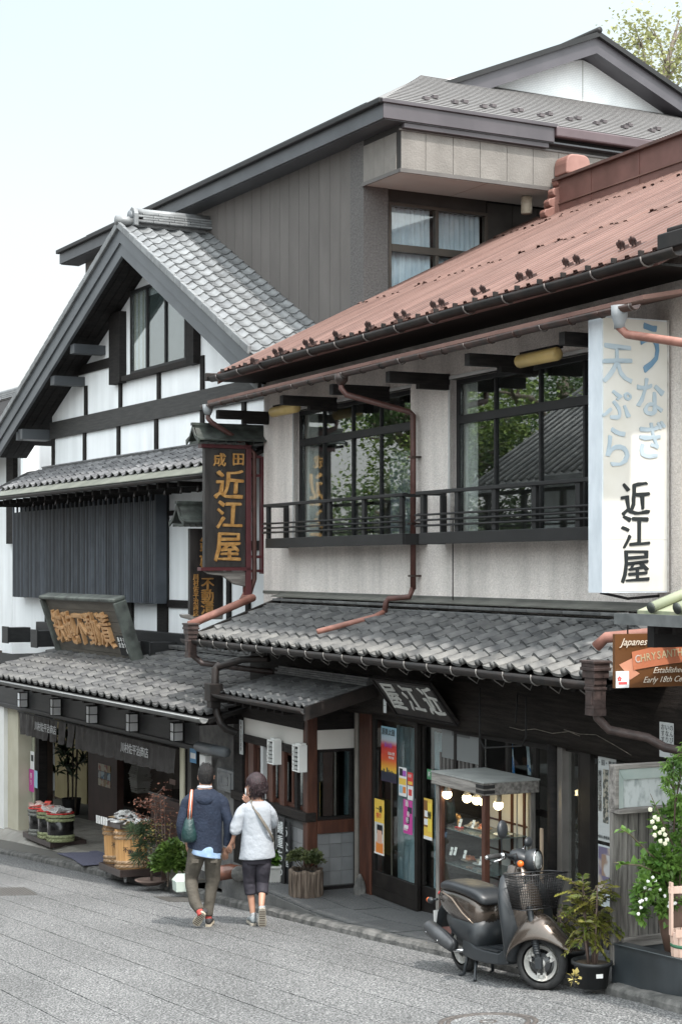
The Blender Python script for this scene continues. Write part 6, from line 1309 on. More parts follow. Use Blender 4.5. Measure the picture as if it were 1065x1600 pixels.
# ------------------------------------------------------------ barrels, tubs, plants, pots, mats
I4 = Matrix.Identity(4)
def ropeband(mb, r, z, h, n=26):
    mb.lathe([(r, z), (r + .014, z + h * .25), (r + .014, z + h * .75), (r, z + h)], n=n, cap=False)
    for k in range(20):
        a = 2 * math.pi * k / 20; b = a + .30; mb.tube([((r + .013) * math.cos(a), (r + .013) * math.sin(a), z + h * .1), ((r + .018) * math.cos((a + b) / 2), (r + .018) * math.sin((a + b) / 2), z + h * .5), ((r + .013) * math.cos(b), (r + .013) * math.sin(b), z + h * .9)], .006, 4)
BAG = [mat('packet_white', (.70, .70, .68), (.45, .43, .42), 20, .35), mat('packet_red', (.60, .05, .04), (.75, .12, .08), 20, .35), mat('packet_pink', (.62, .36, .30), (.75, .6, .55), 20, .35)]
def packets(t, W, cx, cy, z, r, n, sel, lean=None, size=.1):
    for i in range(n):
        a = random.uniform(0, 6.28); q = r * math.sqrt(random.uniform(0, 1)); x, y = cx + q * math.cos(a), cy + q * math.sin(a)
        M2 = W @ Matrix.Translation((x, y, z + random.uniform(.0, .05))) @ Matrix.Rotation(random.uniform(0, 6.28), 4, 'Z') @ Matrix.Rotation(R(random.uniform(-35, 35) if lean is None else lean), 4, 'X')
        m = MB(); s = size * random.uniform(.8, 1.2); m.rings([[(-s * .5, -s * .9, 0), (s * .5, -s * .9, 0), (s * .5, -s * .9, .004), (-s * .5, -s * .9, .004)], [(-s * .5, -s * .2, -.008), (s * .5, -s * .3, -.008), (s * .45, -s * .2, .016), (-s * .5, -s * .3, .018)], [(-s * .5, s * .9, 0), (s * .5, s * .9, 0), (s * .5, s * .9, .004), (-s * .5, s * .9, .004)]], smooth=False)
        m.build('packet', random.choice(sel), t, M2)
def dolly(label, pts_px, h=.10):
    a = onF(*pts_px[0], h + .045); b = onF(*pts_px[1], h + .045); c = onF(*pts_px[2], h + .045)
    e1 = b - a; e2 = c - b; ln = e1.length; wd = e2.length; ux = e1.normalized(); uz = Vector((0, 0, 1)); uy = uz.cross(ux).normalized(); uz = ux.cross(uy)
    W = Matrix(((ux.x, uy.x, uz.x, a.x), (ux.y, uy.y, uz.y, a.y), (ux.z, uy.z, uz.z, a.z), (0, 0, 0, 1)))
    t = thing('dolly', label, 'dolly', W); DK = mat('dark_lacquer_dolly', (.025, .016, .014), (.05, .032, .028), 5, .4)
    for i in range(5): box('deck_board', DK, t, 0, ln, wd * i / 5 + .004, wd * (i + 1) / 5 - .004, -.025, 0, W, bevel=.004)
    m = MB(); m.box(0, ln, -.012, .02, -.09, -.001); m.box(0, ln, wd - .02, wd + .012, -.09, -.001); m.box(-.012, .02, .02, wd - .02, -.09, -.001); m.box(ln - .02, ln + .012, .02, wd - .02, -.09, -.001); m.build('deck_apron', DK, t, W, bevel=.004)
    for x in (.08, ln - .08):
        for y in (.07, wd - .07): m = MB(); m.tube([(x, y - .012, -.13), (x, y + .012, -.13)], .032, 10); m.box(x - .015, x + .015, y - .015, y + .015, -.11, -.09); m.build('caster', mat('caster_grey', (.3, .3, .3), None, rough=.4), t, W)
    return W, ln, wd
W, ln, wd = dolly('long dark dolly carrying three black barrels at the shop entrance', ((37, 1299), (80, 1316), (122, 1311)))
def barrel(W0, x, y, label, band, sel, r=.205, h=.44):
    W = W0 @ Matrix.Translation((x, y, .002)); t = thing('pickle_barrel', label, 'barrel', W, 'black pickle barrels on the dolly')
    MB().lathe([(r * .93, 0), (r, .15), (r * 1.02, h), (r * .97, h), (r * .95, h - .05)], n=26, cap=False).build('barrel_body', mat('black_lacquer', (.012, .011, .011), None, rough=.22), t, W)
    for k, z in enumerate((.0, .055, h - .13, h - .07)):
        m = MB(); ropeband(m, r * (.96 + .04 * z / h), z, .055); m.build('rope_hoop', band, t, W)
    MB().lathe([(r * 1.04, h - .012), (r * 1.05, h + .004), (r * .96, h + .006), (r * .93, h - .03)], n=26, cap=False).build('red_liner', mat('red_liner', (.55, .025, .02), None, rough=.4), t, W)
    MB().lathe([(.001, h - .03), (r * .95, h - .03)], n=20, cap=False).build('fill_board', MATS['red_liner'], t, W)
    packets(t, W, 0, 0, h - .01, r * .7, 22, sel)
GRB = mat('grey_rope', (.20, .20, .18), (.28, .28, .26), 20, .8); OLB = mat('olive_rope', (.25, .27, .14), (.36, .38, .22), 20, .8)
bcx = lambda px, py: (lambda v: (v.x, v.y))(W.inverted() @ onF(px, py, .15))
barrel(W, *bcx(66, 1298), 'black barrel with grey rope hoops, farthest left, packets leaning out of it', GRB, BAG)
barrel(W, *bcx(80.5, 1303), 'black barrel with olive rope hoops, the middle one of three', OLB, [BAG[2], BAG[1], BAG[0]])
barrel(W, *bcx(95, 1308.5), 'black barrel with olive rope hoops, nearest one, heaped with white packets', OLB, [BAG[0]])
W2, ln2, wd2 = dolly('dark dolly under two pale wooden tubs at the kerb', ((156, 1347), (189, 1360), (233, 1354)))
TW1 = mat('pale_cypress_tub', (.50, .25, .085), (.64, .37, .155), 3, .55, .15, 20, st=(6, 6, .4)); BAMB = mat('split_bamboo_hoop', (.36, .23, .13), (.52, .37, .24), 20, .7)
def tub(W0, x, y, label, r=.205, h=.50):
    W = W0 @ Matrix.Translation((x, y, .002)); t = thing('wooden_tub', label, 'tub', W, 'pale wooden tubs on the dolly')
    for k in range(14):
        a = 2 * math.pi * k / 14; M2 = W @ Matrix.Rotation(a, 4, 'Z'); w = r * math.tan(math.pi / 14)
        MB().prism([(r * .95, -w * .93, 0), (r * .95, w * .93, 0), (r * .88, w * .88, 0), (r * .88, -w * .88, 0)], (r * .07, 0, h)).build('stave', TW1, t, M2)
    for z in (.01, .06, h - .13, h - .07): m = MB(); ropeband(m, r * (.97 + .06 * z / h), z, .045); m.build('bamboo_hoop', BAMB, t, W)
    return t, W
t1, Wt1 = tub(W2, .24, wd2 * .45, 'pale wooden tub with bamboo hoops, the left one of the pair'); t2, Wt2 = tub(W2, ln2 - .26, wd2 * .38, 'pale wooden tub with bamboo hoops, the right one of the pair')
for tt, Wt in ((t1, Wt1), (t2, Wt2)):
    cdir = (Wt.inverted() @ Vector((0, 0, 3.5))); a0 = math.atan2(cdir.y, cdir.x)
    for k, ch in enumerate('不動漬'):
        a = a0 + .35 + (k - 1) * .0; M2 = Wt @ Matrix.Rotation(a0 - .35 + math.pi / 2 + k * .30, 4, 'Z'); me = text_mesh(ch, .075, .001, .001, INK); link('lettering', me, tt, M2 @ Matrix.Translation((0, -.218, .24 - k * .03)))
tw = thing('pickle_tray', 'dark tray of white wrapped pickles with price tags on top of the tubs', 'tray', W2 @ Matrix.Translation((0, 0, .51)))
WT = W2 @ Matrix.Translation((0, 0, .515)); m = MB(); m.box(.0, ln2 + .05, .0, wd2 * .85, .0, .012); m.box(0, ln2 + .05, -.01, .006, 0, .06); m.box(0, ln2 + .05, wd2 * .85, wd2 * .85 + .016, 0, .06); m.box(-.01, .006, 0, wd2 * .85, 0, .06); m.box(ln2 + .04, ln2 + .056, 0, wd2 * .85, 0, .06); m.build('tray_body', MATS['dark_lacquer_dolly'], tw, WT)
for k in range(34): packets(tw, WT, random.uniform(.08, ln2 - .05), random.uniform(.08, wd2 * .8), .04, .04, 1, [BAG[0], BAG[0], BAG[0], mat('packet_tan', (.4, .25, .12), (.5, .35, .2), 20, .4)], size=.075)
for k in range(14): packets(tw, WT, random.uniform(.2, .5), random.uniform(.2, wd2 * .8), .11, .05, 1, [BAG[0]], size=.075)
for k in range(5): box('price_tag', WHITEM, tw, .03 + k * .17, .13 + k * .17, -.045, -.038, .01, .115, WT)
# mats
def floormat(label, pxs):
    p = [onF(px, py, .022) for px, py in pxs]; c = sum(p, Vector()) / 4; t = thing('door_mat', label, 'mat', c, 'purple grey mats'); m = MB(); m.prism(p, (0, 0, -.008)); m.build('mat_pile', mat('purple_grey_mat', (.085, .085, .125), (.12, .12, .17), 30, .95, .4, 80), t, I4)
floormat('purple grey doormat lying inside the entrance, the farther one', [(90, 1333), (152, 1329), (176, 1337), (113, 1341)]); floormat('purple grey doormat nearer the kerb', [(112, 1341), (170, 1337), (190, 1348), (130, 1352)])
box('floor_drain', BLACK, shop, 0, 0, 0, 0, 0, 0) if False else None
# cash counter, baskets and small things inside the shop
yy = 2.3; x, z = L.f(200, 1262, yy); t = thing('counter', 'dark green counter cabinet inside the pickle shop under the baskets', 'counter', TM(L, x, yy, z - .8)); box('cabinet', mat('dark_green_cabinet', (.012, .02, .022), (.018, .028, .03), 3, .5), t, x - .45, x + .55, yy, yy + .6, z - .85, z, L); box('counter_top', IW, t, x - .5, x + .6, yy - .03, yy + .6, z + .001, z + .03, L)
GP = mat('grey_plastic_basket', (.66, .65, .62), (.74, .73, .70), 6, .5)
xb_, zb3 = L.f(216, 1241, yy + .2)
def basket(label, z0, lid=False):
    W = TM(L, xb_ - .02, yy + .25, z0); t = thing('basket', label, 'basket', W, 'grey plastic shopping baskets')
    for sx_, sy_ in ((1, 0), (-1, 0), (0, 1), (0, -1)):
        for k in range(6):
            zz_ = .02 + k * .035; w = .15 + zz_ * .2; d = .11 + zz_ * .12; m = MB()
            if sx_: m.box(sx_ * w - .004, sx_ * w + .004, -d, d, zz_, zz_ + .018)
            else: m.box(-w, w, sy_ * d - .004, sy_ * d + .004, zz_, zz_ + .018)
            m.build('basket_slat', GP, t, W)
    MB().box(-.15, .15, -.11, .11, 0, .01).build('basket_floor', GP, t, W); m = MB(); m.box(-.21, .21, -.15, -.135, .225, .245); m.box(-.21, .21, .135, .15, .225, .245); m.box(-.21, -.195, -.15, .15, .225, .245); m.box(.195, .21, -.15, .15, .225, .245); m.build('basket_rim', GP, t, W)
    if lid:
        m = MB(); m.prism([(-.2, -.14, .25), (-.12, -.1, .44), (-.10, -.1, .44), (-.18, -.14, .25)], (0, .24, 0)); m.prism([(.2, -.14, .25), (.18, -.1, .44), (.16, -.1, .44), (.18, -.14, .25)], (0, .24, 0)); m.box(-.12, .18, -.1, .12, .43, .445)
        for k in range(5): m.box(-.18 + k * .01, .19, -.145 + k * .01, -.13 + k * .01, .26 + k * .035, .275 + k * .035)
        m.build('folded_handle', GP, t, W); MB().tube([(-.06, 0, .445), (0, 0, .55), (.06, 0, .445)], .006, 5).build('string', GP, t, W)
basket('grey plastic basket at the bottom of the stack on the counter', zb3 + .03); basket('grey plastic basket stacked on top with its handles folded up', zb3 + .12, True)
# display counter inside, right
yy = 1.2; xa_ = L.X(236, yy); t = thing('glass_counter', 'low dark red sales counter deep inside the pickle shop', 'counter', TM(L, xa_, yy, -.9)); zc_ = L.Z(250, 1240, yy); m = MB(); m.box(xa_, 1.5, yy, yy + .6, -2, zc_ - .05); m.build('counter_body', mat('dark_red_counter', (.05, .02, .014), (.08, .03, .022), 4, .4), t, L); box('counter_glass_top', mat('black_gloss', (.02, .02, .02), None, rough=.15), t, xa_ - .03, 1.5, yy - .03, yy + .6, zc_ - .049, zc_, L); box('price_card', mat('pink_card', (.35, .25, .22), None), t, xa_ + .5, xa_ + .72, yy + .1, yy + .11, zc_ + .16, zc_ + .24, L); MB().tube([(xa_ + .61, yy + .1, zc_), (xa_ + .61, yy + .1, zc_ + .17)], .006, 5).build('card_stand', BLACK, t, L)
# palm in the shop
yy = 1.7; x = L.X(112, yy); z = lz(x, 0); t = thing('palm_plant', 'tall dark lady palm standing inside the pickle shop', 'plant', TM(L, x, yy, z)); PL = leafmat('dim_palm_leaf', (.015, .035, .015), (.04, .07, .03))
m = MB(); [m.tube([(x + dx_, yy, z), (x + dx_ * 1.6, yy, z + 1.5)], .018, 5) for dx_ in (-.15, .05, .2)]; m.build('stems', BARK, t, L)
m = MB()
for k in range(40):
    c = Vector((x + random.uniform(-.6, .6), yy + random.uniform(-.3, .3), z + random.uniform(.7, 2.0)))
    for j in range(9): a = -1.4 + 2.8 * j / 8 + random.uniform(-.1, .1); leaf(m, c, random.uniform(.22, .34), Vector((math.sin(a) , random.uniform(-.3, .3), math.cos(a) * .7 - .35)), .07)
m.build('fronds', PL, t, L); MB().lathe([(.14, 0), (.18, .3), (.16, .3), (.15, .25)], (x, yy, z), 14).build('pot', BLACK, t, L)
# pots and planters
def shrub(mb, c, r, n, ls, flat=.8, w=.45, low=0.0):
    for i in range(n):
        v = Vector((random.gauss(0, 1), random.gauss(0, 1), random.gauss(0, 1))).normalized() * random.uniform(.35, 1) ** .4; 
        if v.z < low: v.z = abs(v.z) * .4
        p = Vector(c) + Vector((v.x * r[0], v.y * r[1], v.z * r[2])); leaf(mb, p, ls * random.uniform(.6, 1.3), v + Vector((random.gauss(0, .6), random.gauss(0, .6), random.gauss(0, .5))), w)
TERR = mat('brown_pot', (.13, .09, .075), (.18, .13, .11), 6, .7)
NEED = leafmat('pine_needle', (.05, .085, .045), (.11, .15, .08)); SHR = leafmat('glossy_shrub_leaf', (.05, .10, .02), (.14, .22, .05), .35); RUST = leafmat('rusty_leaf', (.16, .055, .035), (.30, .14, .09)); YLF = leafmat('yellow_leaf', (.30, .24, .07), (.42, .36, .14))
b = onF(237, 1382, .0); t = thing('pine_bonsai', 'thin young pine in a shallow brown pot right of the tubs', 'plant', b)
MB().lathe([(.10, 0), (.20, .05), (.21, .06), (.18, .055), (.02, .05)], b, 20).build('pot', TERR, t, I4); k1 = b + Vector((.0, 0, .05)); k2 = b + Vector((.0, .02, .35)); k3 = b + Vector((-.10, .0, .62))
MB().tube([k1, k2, b + Vector((-.02, 0, .48)), k3], [.016, .013, .010, .006], 6).build('stem', BARK, t, I4); m = MB()
for c in (k3, k3 + Vector((-.12, 0, .03)), k3 + Vector((.12, 0, -.06)), k2 + Vector((-.12, 0, .12)), k2 + Vector((-.16, .0, -.02)), k2 + Vector((-.05, .05, .2)), k3 + Vector((.02, .05, .08))):
    for i in range(110): v = Vector((random.gauss(0, 1), random.gauss(0, 1), random.gauss(.3, .8))).normalized(); leaf(m, c + v * random.uniform(0, .06), random.uniform(.07, .13), v, .05)
m.build('needles', NEED, t, I4)
b = onF(254, 1384, .0); t = thing('red_nandina', 'bare stemmed nandina with rusty red and yellow leaves behind the pine', 'plant', b + Vector((0, .35, 0))); b = b + Vector((0, .2, 0)); m = MB(); ends = []
for k in range(6):
    e = b + Vector((random.uniform(-.14, .18), random.uniform(-.1, .1), random.uniform(.75, 1.1))); m.tube([b + Vector((random.uniform(-.04, .04), 0, 0)), b.lerp(e, .5) + Vector((random.uniform(-.04, .04), 0, 0)), e], [.010, .008, .004], 5)
    for j in range(6): s_ = b.lerp(e, random.uniform(.45, 1)); q = s_ + Vector((random.uniform(-.28, .28), random.uniform(-.15, .15), random.uniform(-.02, .14))); m.tube([s_, q], [.004, .002], 4); ends.append(q); ends.append(s_.lerp(q, .6))
m.build('stems', TERR, t, I4); m = MB(); m2 = MB()
for i in range(700): c = random.choice(ends); leaf(m if c.z - b.z > .75 or random.random() < .25 else m2, c + Vector((random.gauss(0, .05), random.gauss(0, .05), random.gauss(0, .03))), random.uniform(.018, .042))
m.build('rusty_leaves', RUST, t, I4); m2.build('yellow_leaves', YLF, t, I4)
b = onF(262, 1386, .0); t = thing('green_shrub', 'bushy glossy green shrub at the foot of the cream door post', 'shrub', b); m = MB(); shrub(m, b + Vector((.0, .1, .22)), (.20, .16, .24), 900, .085, w=.3); shrub(m, b + Vector((.05, .1, .42)), (.14, .1, .12), 260, .08, w=.3); shrub(m, b + Vector((.22, .0, .28)), (.12, .08, .14), 120, .07, w=.3); m.build('leaves', SHR, t, I4); MB().tube([b, b + Vector((.02, .1, .4))], .012, 5).build('stem', BARK, t, I4)
b = onG(287, 1392, .07); t = thing('foam_box', 'pale green plastic box on the kerb behind the man', 'box', b); W = Matrix.Translation(b) @ Matrix.Rotation(.35, 4, 'Z'); MB().rings([[(-.11, -.09, 0), (.11, -.09, 0), (.11, .09, 0), (-.11, .09, 0)], [(-.12, -.10, .13), (.12, -.10, .13), (.12, .10, .13), (-.12, .10, .13)], [(-.07, -.05, .20), (.07, -.05, .2), (.07, .05, .2), (-.07, .05, .2)]], smooth=False).build('box_body', mat('mint_plastic', (.50, .58, .52), (.56, .64, .58), 3, .5), t, W, bevel=.012)
# stones near the bay
ZP = -.02
def onP(px, py, z=ZP): x, y = O.h(px, py, z); return O.M @ Vector((x, y, z))
b = onP(373, 1377); t = thing('round_stone', 'round grey garden stone on the step behind the woman', 'stone', b); m = MB(); m.ball((0, 0, .08), (.085, .08, .09), 12, 8); o = m.build('stone_body', CONC, t, Matrix.Translation(b))
b = onP(351, 1373); t = thing('brown_jar', 'brown glazed jar lying on its side between the two walkers', 'jar', b); W = Matrix.Translation(b + Vector((0, 0, .07))) @ Matrix.Rotation(R(80), 4, 'Y'); MB().lathe([(.03, -.2), (.05, -.16), (.085, -.05), (.085, .08), (.05, .17), (.04, .2), (.05, .21)], n=16).build('jar_body', mat('brown_glaze', (.09, .035, .022), (.14, .06, .04), 5, .25), t, W)
b = onP(562, 1398); t = thing('door_stone', 'small pointed grey stone at the foot of the inn door jamb', 'stone', b); m = MB(); m.rings([[Vector((.07 * math.cos(a) * q, .06 * math.sin(a) * q, z)) for a in [k * .785 for k in range(8)]] for q, z in ((1, 0), (1.05, .05), (.7, .14), (.15, .22))], smooth=False); m.build('stone_body', CONC, t, Matrix.Translation(b))
# white planter with leafy plant
b = onG(430, 1408, .045); b.z = max(b.z, -.05); t = thing('white_planter', 'ribbed white plastic planter beside the woman with broad bright green leaves', 'planter', b); W = Matrix.Translation(b) @ Matrix.Rotation(.1, 4, 'Z'); WPL = mat('grubby_white_plastic', (.46, .46, .44), (.56, .56, .54), 6, .5)
MB().rings([[(-.085, -.085, .02), (.085, -.085, .02), (.085, .085, .02), (-.085, .085, .02)], [(-.105, -.105, .19), (.105, -.105, .19), (.105, .105, .19), (-.105, .105, .19)]], smooth=False).build('pot_body', WPL, t, W, bevel=.008); MB().box(-.12, .12, -.12, .12, .185, .21).build('pot_rim', WPL, t, W, bevel=.006)
for k in range(7): box('rib', WPL, t, -.085 + k * .027, -.073 + k * .027, -.105, -.097, .03, .18, W)
for sx_ in (-1, 1): MB().box(sx_ * .07 - .02, sx_ * .07 + .02, -.08, .08, 0, .022).build('foot', WPL, t, W)
LEAFB = leafmat('broad_green_leaf', (.06, .14, .02), (.15, .27, .05), .4); m = MB()
for k in range(26):
    c = b + Vector((random.uniform(-.06, .08), random.uniform(-.06, .06), random.uniform(.24, .36)))
    for j in range(5): a = random.uniform(0, 6.28); leaf(m, c, random.uniform(.07, .12), Vector((math.cos(a), math.sin(a), random.uniform(-.7, .3))), .36)
for k in range(14): leaf(m, b + Vector((-.10 + random.uniform(-.02, .03), -.05, .20 - k * .008)), .09, Vector((-.4, -.3, -1)), .35)
m.build('leaves', LEAFB, t, I4)
# log planter
b = onG(478, 1419, .045); b.z = max(b.z, -.045); t = thing('log_planter', 'weathered tree stump planter with a round small leaved shrub', 'planter', b); LOGM = mat('weathered_log', (.07, .05, .038), (.24, .19, .15), 9, .9, .9, 20, st=(5, 5, .35)); m = MB(); rs = []
for z, q in ((0, .95), (.03, 1.0), (.15, .96), (.26, 1.0), (.30, 1.02), (.30, .86), (.24, .84)): rs.append([Vector(((.175 + .012 * math.sin(k * 2.1) + .007 * math.sin(k * 5.3)) * q * math.cos(k * math.pi / 20), (.175 + .012 * math.sin(k * 2.1) + .007 * math.sin(k * 5.3)) * q * math.sin(k * math.pi / 20), z + (.012 * math.sin(k * .9) if z > .2 else 0))) for k in range(40)])
m.rings(rs); m.build('log', LOGM, t, Matrix.Translation(b)); MB().lathe([(.001, .26), (.15, .26)], b, 16, cap=False).build('soil', JOINT, t, I4)
for k in range(16): 
    a = k * .39; MB().prism([(.177 * math.cos(a), .177 * math.sin(a), .02), (.185 * math.cos(a + .09), .185 * math.sin(a + .09), .02), (.177 * math.cos(a + .18), .177 * math.sin(a + .18), .02)], (0, 0, .25)).build('bark_plate', LOGM, t, Matrix.Translation(b))
m = MB(); SML = leafmat('small_olive_leaf', (.05, .07, .025), (.13, .15, .06)); 
for q in range(26): v = Vector((random.gauss(0, 1), random.gauss(0, 1), abs(random.gauss(0, .7)))).normalized(); shrub(m, b + Vector((v.x * .15, v.y * .12, .37 + v.z * .12)), (.07, .06, .06), 90, .026)
m.build('leaves', SML, t, I4); m = MB(); [m.tube([b + Vector((0, 0, .26)), b + Vector((random.uniform(-.18, .18), random.uniform(-.1, .1), random.uniform(.36, .5)))], [.008, .002], 4) for k in range(22)]; m.build('twigs', BARK, t, I4); m = MB(); shrub(m, b + Vector((0.02, -.03, .33)), (.05, .03, .05), 30, .03); m.build('dry_leaves', RUST, t, I4)
# menu boards with white brush writing
MBK = mat('black_menu_board', (.016, .016, .017), (.028, .028, .03), 6, .5); MW = mat('menu_white', (.62, .64, .64), None, rough=.7)
for (px, y, w, h, top, lab) in ((441, -.56, .085, .78, '鰻重ちらし', 'black upright menu board with white writing, the tallest one in the middle'), (425, -.60, .075, .72, '天ぷら丼', 'black upright menu board mostly hidden behind the woman'), (449, -.53, .06, .74, 'うな重', 'thin black menu board with white writing, right behind the other two')):
    x = O.X(px - 3, y); z0 = -.02; zt_b2 = O.Z(px, 1277 if px < 446 else 1284, y); t = thing('menu_board', lab, 'menu board', TM(O, x, y, z0), 'menu boards by the bay'); w2 = (O.X(px + 5.5, y) - O.X(px - 5.5, y)); box('board', MBK, t, x - w2 * .5, x + w2 * .5, y, y + .02, z0, zt_b2, O, bevel=.003)
    for i, ch in enumerate(top): text(t, O, x, y - .003, zt_b2 - .13 - i * .155, ch, .15, MW, ext=.0008, off=.002, sx=1.15)
# wires on the beam
x1w, z1w = O.f(749, 1075, -.3); x2w, z2w = O.f(756, 1165, -.3); x3, z3 = O.f(815, 1160, -.3); x4, z4 = O.f(821, 1090, -.3); x5, z5 = O.f(808, 1082, -.3); x6, z6 = O.f(805, 1130, -.3)
tag(MB().tube([(x1w, -.3, z1w), (x1w, -.3, z2w + .05), (x2w, -.3, z2w - .02), (x3, -.3, z3 - .03), (x4, -.3, z3 + .06), (x4, -.3, z4), (x5, -.3, z5), (x6, -.3, z6)], .008, 5).build('hanging_cable', BLACK, None, O), 'loose black cable looping down in front of the great beam', 'cable')
# ------------------------------------------------------------ glass display case
DX1 = O.X(757, -.6); DX0 = O.X(680, -.6); DY0, DY1 = -.6, -.09; dzt = O.Z(757, 1232, -.6) + .065; dzb = .0
t = thing('display_case', 'lit wooden glass food display case with grey top beside the scooter', 'display case', TM(O, DX0, DY0, dzb)); dz0 = dzt - .125
m = MB(); m.box(DX0 - .03, DX1 + .03, DY0 - .03, DY1 + .02, dz0, dz0 + .105); m.build('top_box', WOODGH, t, O, bevel=.006); box('top_sheet', mat('grey_painted_top', (.24, .25, .24), (.31, .32, .31), 6, .6), t, DX0 - .035, DX1 + .035, DY0 - .035, DY1 + .025, dz0 + .106, dz0 + .118, O)
for xx in (DX1 - .0,):
    for z in (dz0 + .015, dz0 + .06): m = MB(); m.box(xx - .10, xx + .0335, DY0 - .034, DY0 - .031, z, z + .03); m.box(xx + .031, xx + .034, DY0 - .034, DY0 + .08, z, z + .03); m.build('corner_iron', BLACK, t, O)
cz0 = dz0; base_h = .30
for i, (xx, yy, mt_) in enumerate(((DX0, DY0, WOODG), (DX1 - .06, DY0, REDW), (DX0, DY1 - .05, REDW), (DX1 - .06, DY1 - .05, WOODG))): box('corner_post', mt_, t, xx, xx + .06, yy, yy + .05, dzb + base_h, cz0, O, bevel=.004)
box('inner_post', REDW, t, DX0 + .061, DX0 + .10, DY0 + .005, DY0 + .04, dzb + base_h, cz0, O)
m = MB(); m.box(DX0 - .01, DX1 + .01, DY0 - .01, DY1, dzb + .14, dzb + base_h); m.build('base_box', mat('worn_red_base', (.10, .035, .03), (.20, .10, .085), 8, .7, .4, 20), t, O, bevel=.005); box('plinth', CONC, t, DX0, DX1, DY0 + .01, DY1, dzb - .1, dzb + .139, O); 
for (xa, xb, ya, yb) in ((DX0 + .06, DX1 - .06, DY0 + .02, DY0 + .026), (DX1 - .03, DX1 - .024, DY0 + .05, DY1 - .05), (DX0 + .02, DX0 + .026, DY0 + .05, DY1 - .05)): box('case_glass', GLASSC, t, xa, xb, ya, yb, dzb + base_h, cz0, O)
box('red_cloth', mat('red_felt', (.40, .03, .03), None, rough=.9), t, DX0 + .06, DX1 - .06, DY0 + .03, DY1 - .02, dzb + base_h + .001, dzb + base_h + .012, O)
SHJ = mat('shoji_paper', (.62, .60, .58), (.68, .66, .64), 3, .8); sh = box('shoji_paper', SHJ, t, DX0 + .06, DX1 - .06, DY1 - .015, DY1 - .010, dzb + base_h, cz0, O)
for k in range(4): box('shoji_bar', REDW, sh, DX0 + .06, DX1 - .06, DY1 - .028, DY1 - .016, dzb + base_h + .05 + k * .27, dzb + base_h + .065 + k * .27, O)
for k in range(4): box('shoji_bar', REDW, sh, DX0 + .10 + k * .21, DX0 + .125 + k * .21, DY1 - .034, DY1 - .016, dzb + base_h, cz0, O)
box('dark_side_panel', DW, t, DX0 + .03, DX0 + .045, DY0 + .05, DY1 - .05, dzb + base_h, cz0, O); box('mirror_post', mat('pewter2', (.3, .31, .32), None, rough=.3), t, DX1 - .20, DX1 - .185, DY1 - .08, DY1 - .07, dzb + base_h, cz0, O)
shz = [O.Z(720, 1291, -.35), O.Z(720, 1345, -.35) + .0, O.Z(740, 1388, -.35)]
for z in shz: box('glass_shelf', mat('shelf_glass_edge', (.12, .15, .15), None, rough=.1), t, DX0 + .065, DX1 - .065, DY0 + .06, DY1 - .05, z, z + .008, O)
for px, py, yv in ((698, 1241, -.545), (729, 1247, -.52), (744, 1250, -.50), (755, 1252, -.5), (778, 1258, -.40)):
    x, z = O.f(px, py, yv); 
    if x > DX1 - .08: x = DX1 - .1
    W = TM(O, x, yv, z); lp = thing('globe_lamp', {698: 'dim warm half hidden globe bulb at the left of the display case', 729: 'brightest round globe bulb hanging in the left half of the display case', 744: 'second lit globe bulb in the middle of the display case', 755: 'lit globe bulb partly hidden by the case corner post', 778: 'lit globe bulb right of the case corner post, in front of the paper screen'}[px], 'lamp', W, 'globe bulbs in the display case'); MB().ball((0, 0, 0), .043, 14, 8).build('bulb', mat('warm_bulb', (.9, .8, .6), None, rough=.4, emis=(1.0, .78, .45), es=(7.0)), lp, W); MB().lathe([(.030, .02), (.034, .03), (.02, .06), (.018, max(.08, dz0 - z - .002))], n=12).build('lamp_holder', mat('grey_lampholder', (.3, .29, .27), None, rough=.5), lp, W)
FOODM = [mat('food_orange', (.45, .12, .05), (.6, .3, .15), 30, .4), mat('food_green', (.10, .2, .06), (.3, .3, .12), 30, .4), mat('food_pale', (.55, .5, .42), (.4, .3, .2), 30, .4)]
fl = [('oval dish of pale food on the top shelf beside the gold cat', 735, 0, 2), ('orange fried shrimp dish at the right of the top shelf', 749, 0, 0), ('orange prawn dish on the middle shelf behind a price tag', 726, 1, 0), ('pink and white sashimi plate at the right of the middle shelf', 748, 1, 2), ('leafy green salad dish low in the display case', 722, 2, 1), ('black lacquer lunch box on the shelf right of the corner post', 800, 0, 1)]
for lab, px, k, fm in fl:
    z = shz[k] + .009; x = min(max(O.X(px, -.36), DX0 + .16), DX1 - .15); y = -.33; W = TM(O, x, y, z); f_ = thing('food_dish', lab, 'dish', W, 'food samples in the case')
    MB().lathe([(.04, 0), (.085, .018), (.088, .022), (.07, .014), (.01, .01)], n=16).build('plate', WHITEM if fm != 0 else MATS['food_pale'], f_, W)
    m = MB(); 
    for q in range(9): m.tube([(random.uniform(-.05, .05), random.uniform(-.04, .04), .02), (random.uniform(-.05, .05), random.uniform(-.04, .04), .05)], .012, 6)
    m.build('food', FOODM[fm], f_, W)
TAGL = {717: 'left white price card on the top shelf of the display case', 737: 'right white price card on the top shelf of the display case', 709: 'second white price card from the left on the middle shelf of the case', 724: 'white price card in the centre of the middle shelf of the case', 749: 'white price card beside the corner post on the middle shelf', 703: 'white price card farthest left on the middle shelf of the case'}
for px, py in ((717, 1286), (737, 1288), (709, 1330), (724, 1335), (749, 1345), (703, 1330)):
    x, z = O.f(px, py, -.55); x = min(x, DX1 - .1); W = TM(O, x, -.55, z); tg = thing('price_tag', TAGL[px], 'price tag', W, 'price cards in the display case'); m = MB(); m.prism([(-.022, 0, -.035), (.022, 0, -.035), (.022, .02, .035), (-.022, .02, .035)], (0, .002, 0)); m.build('card', WHITEM, tg, W); text(tg, W, 0, .003, .005, '500', .018, INK, ext=.0004)
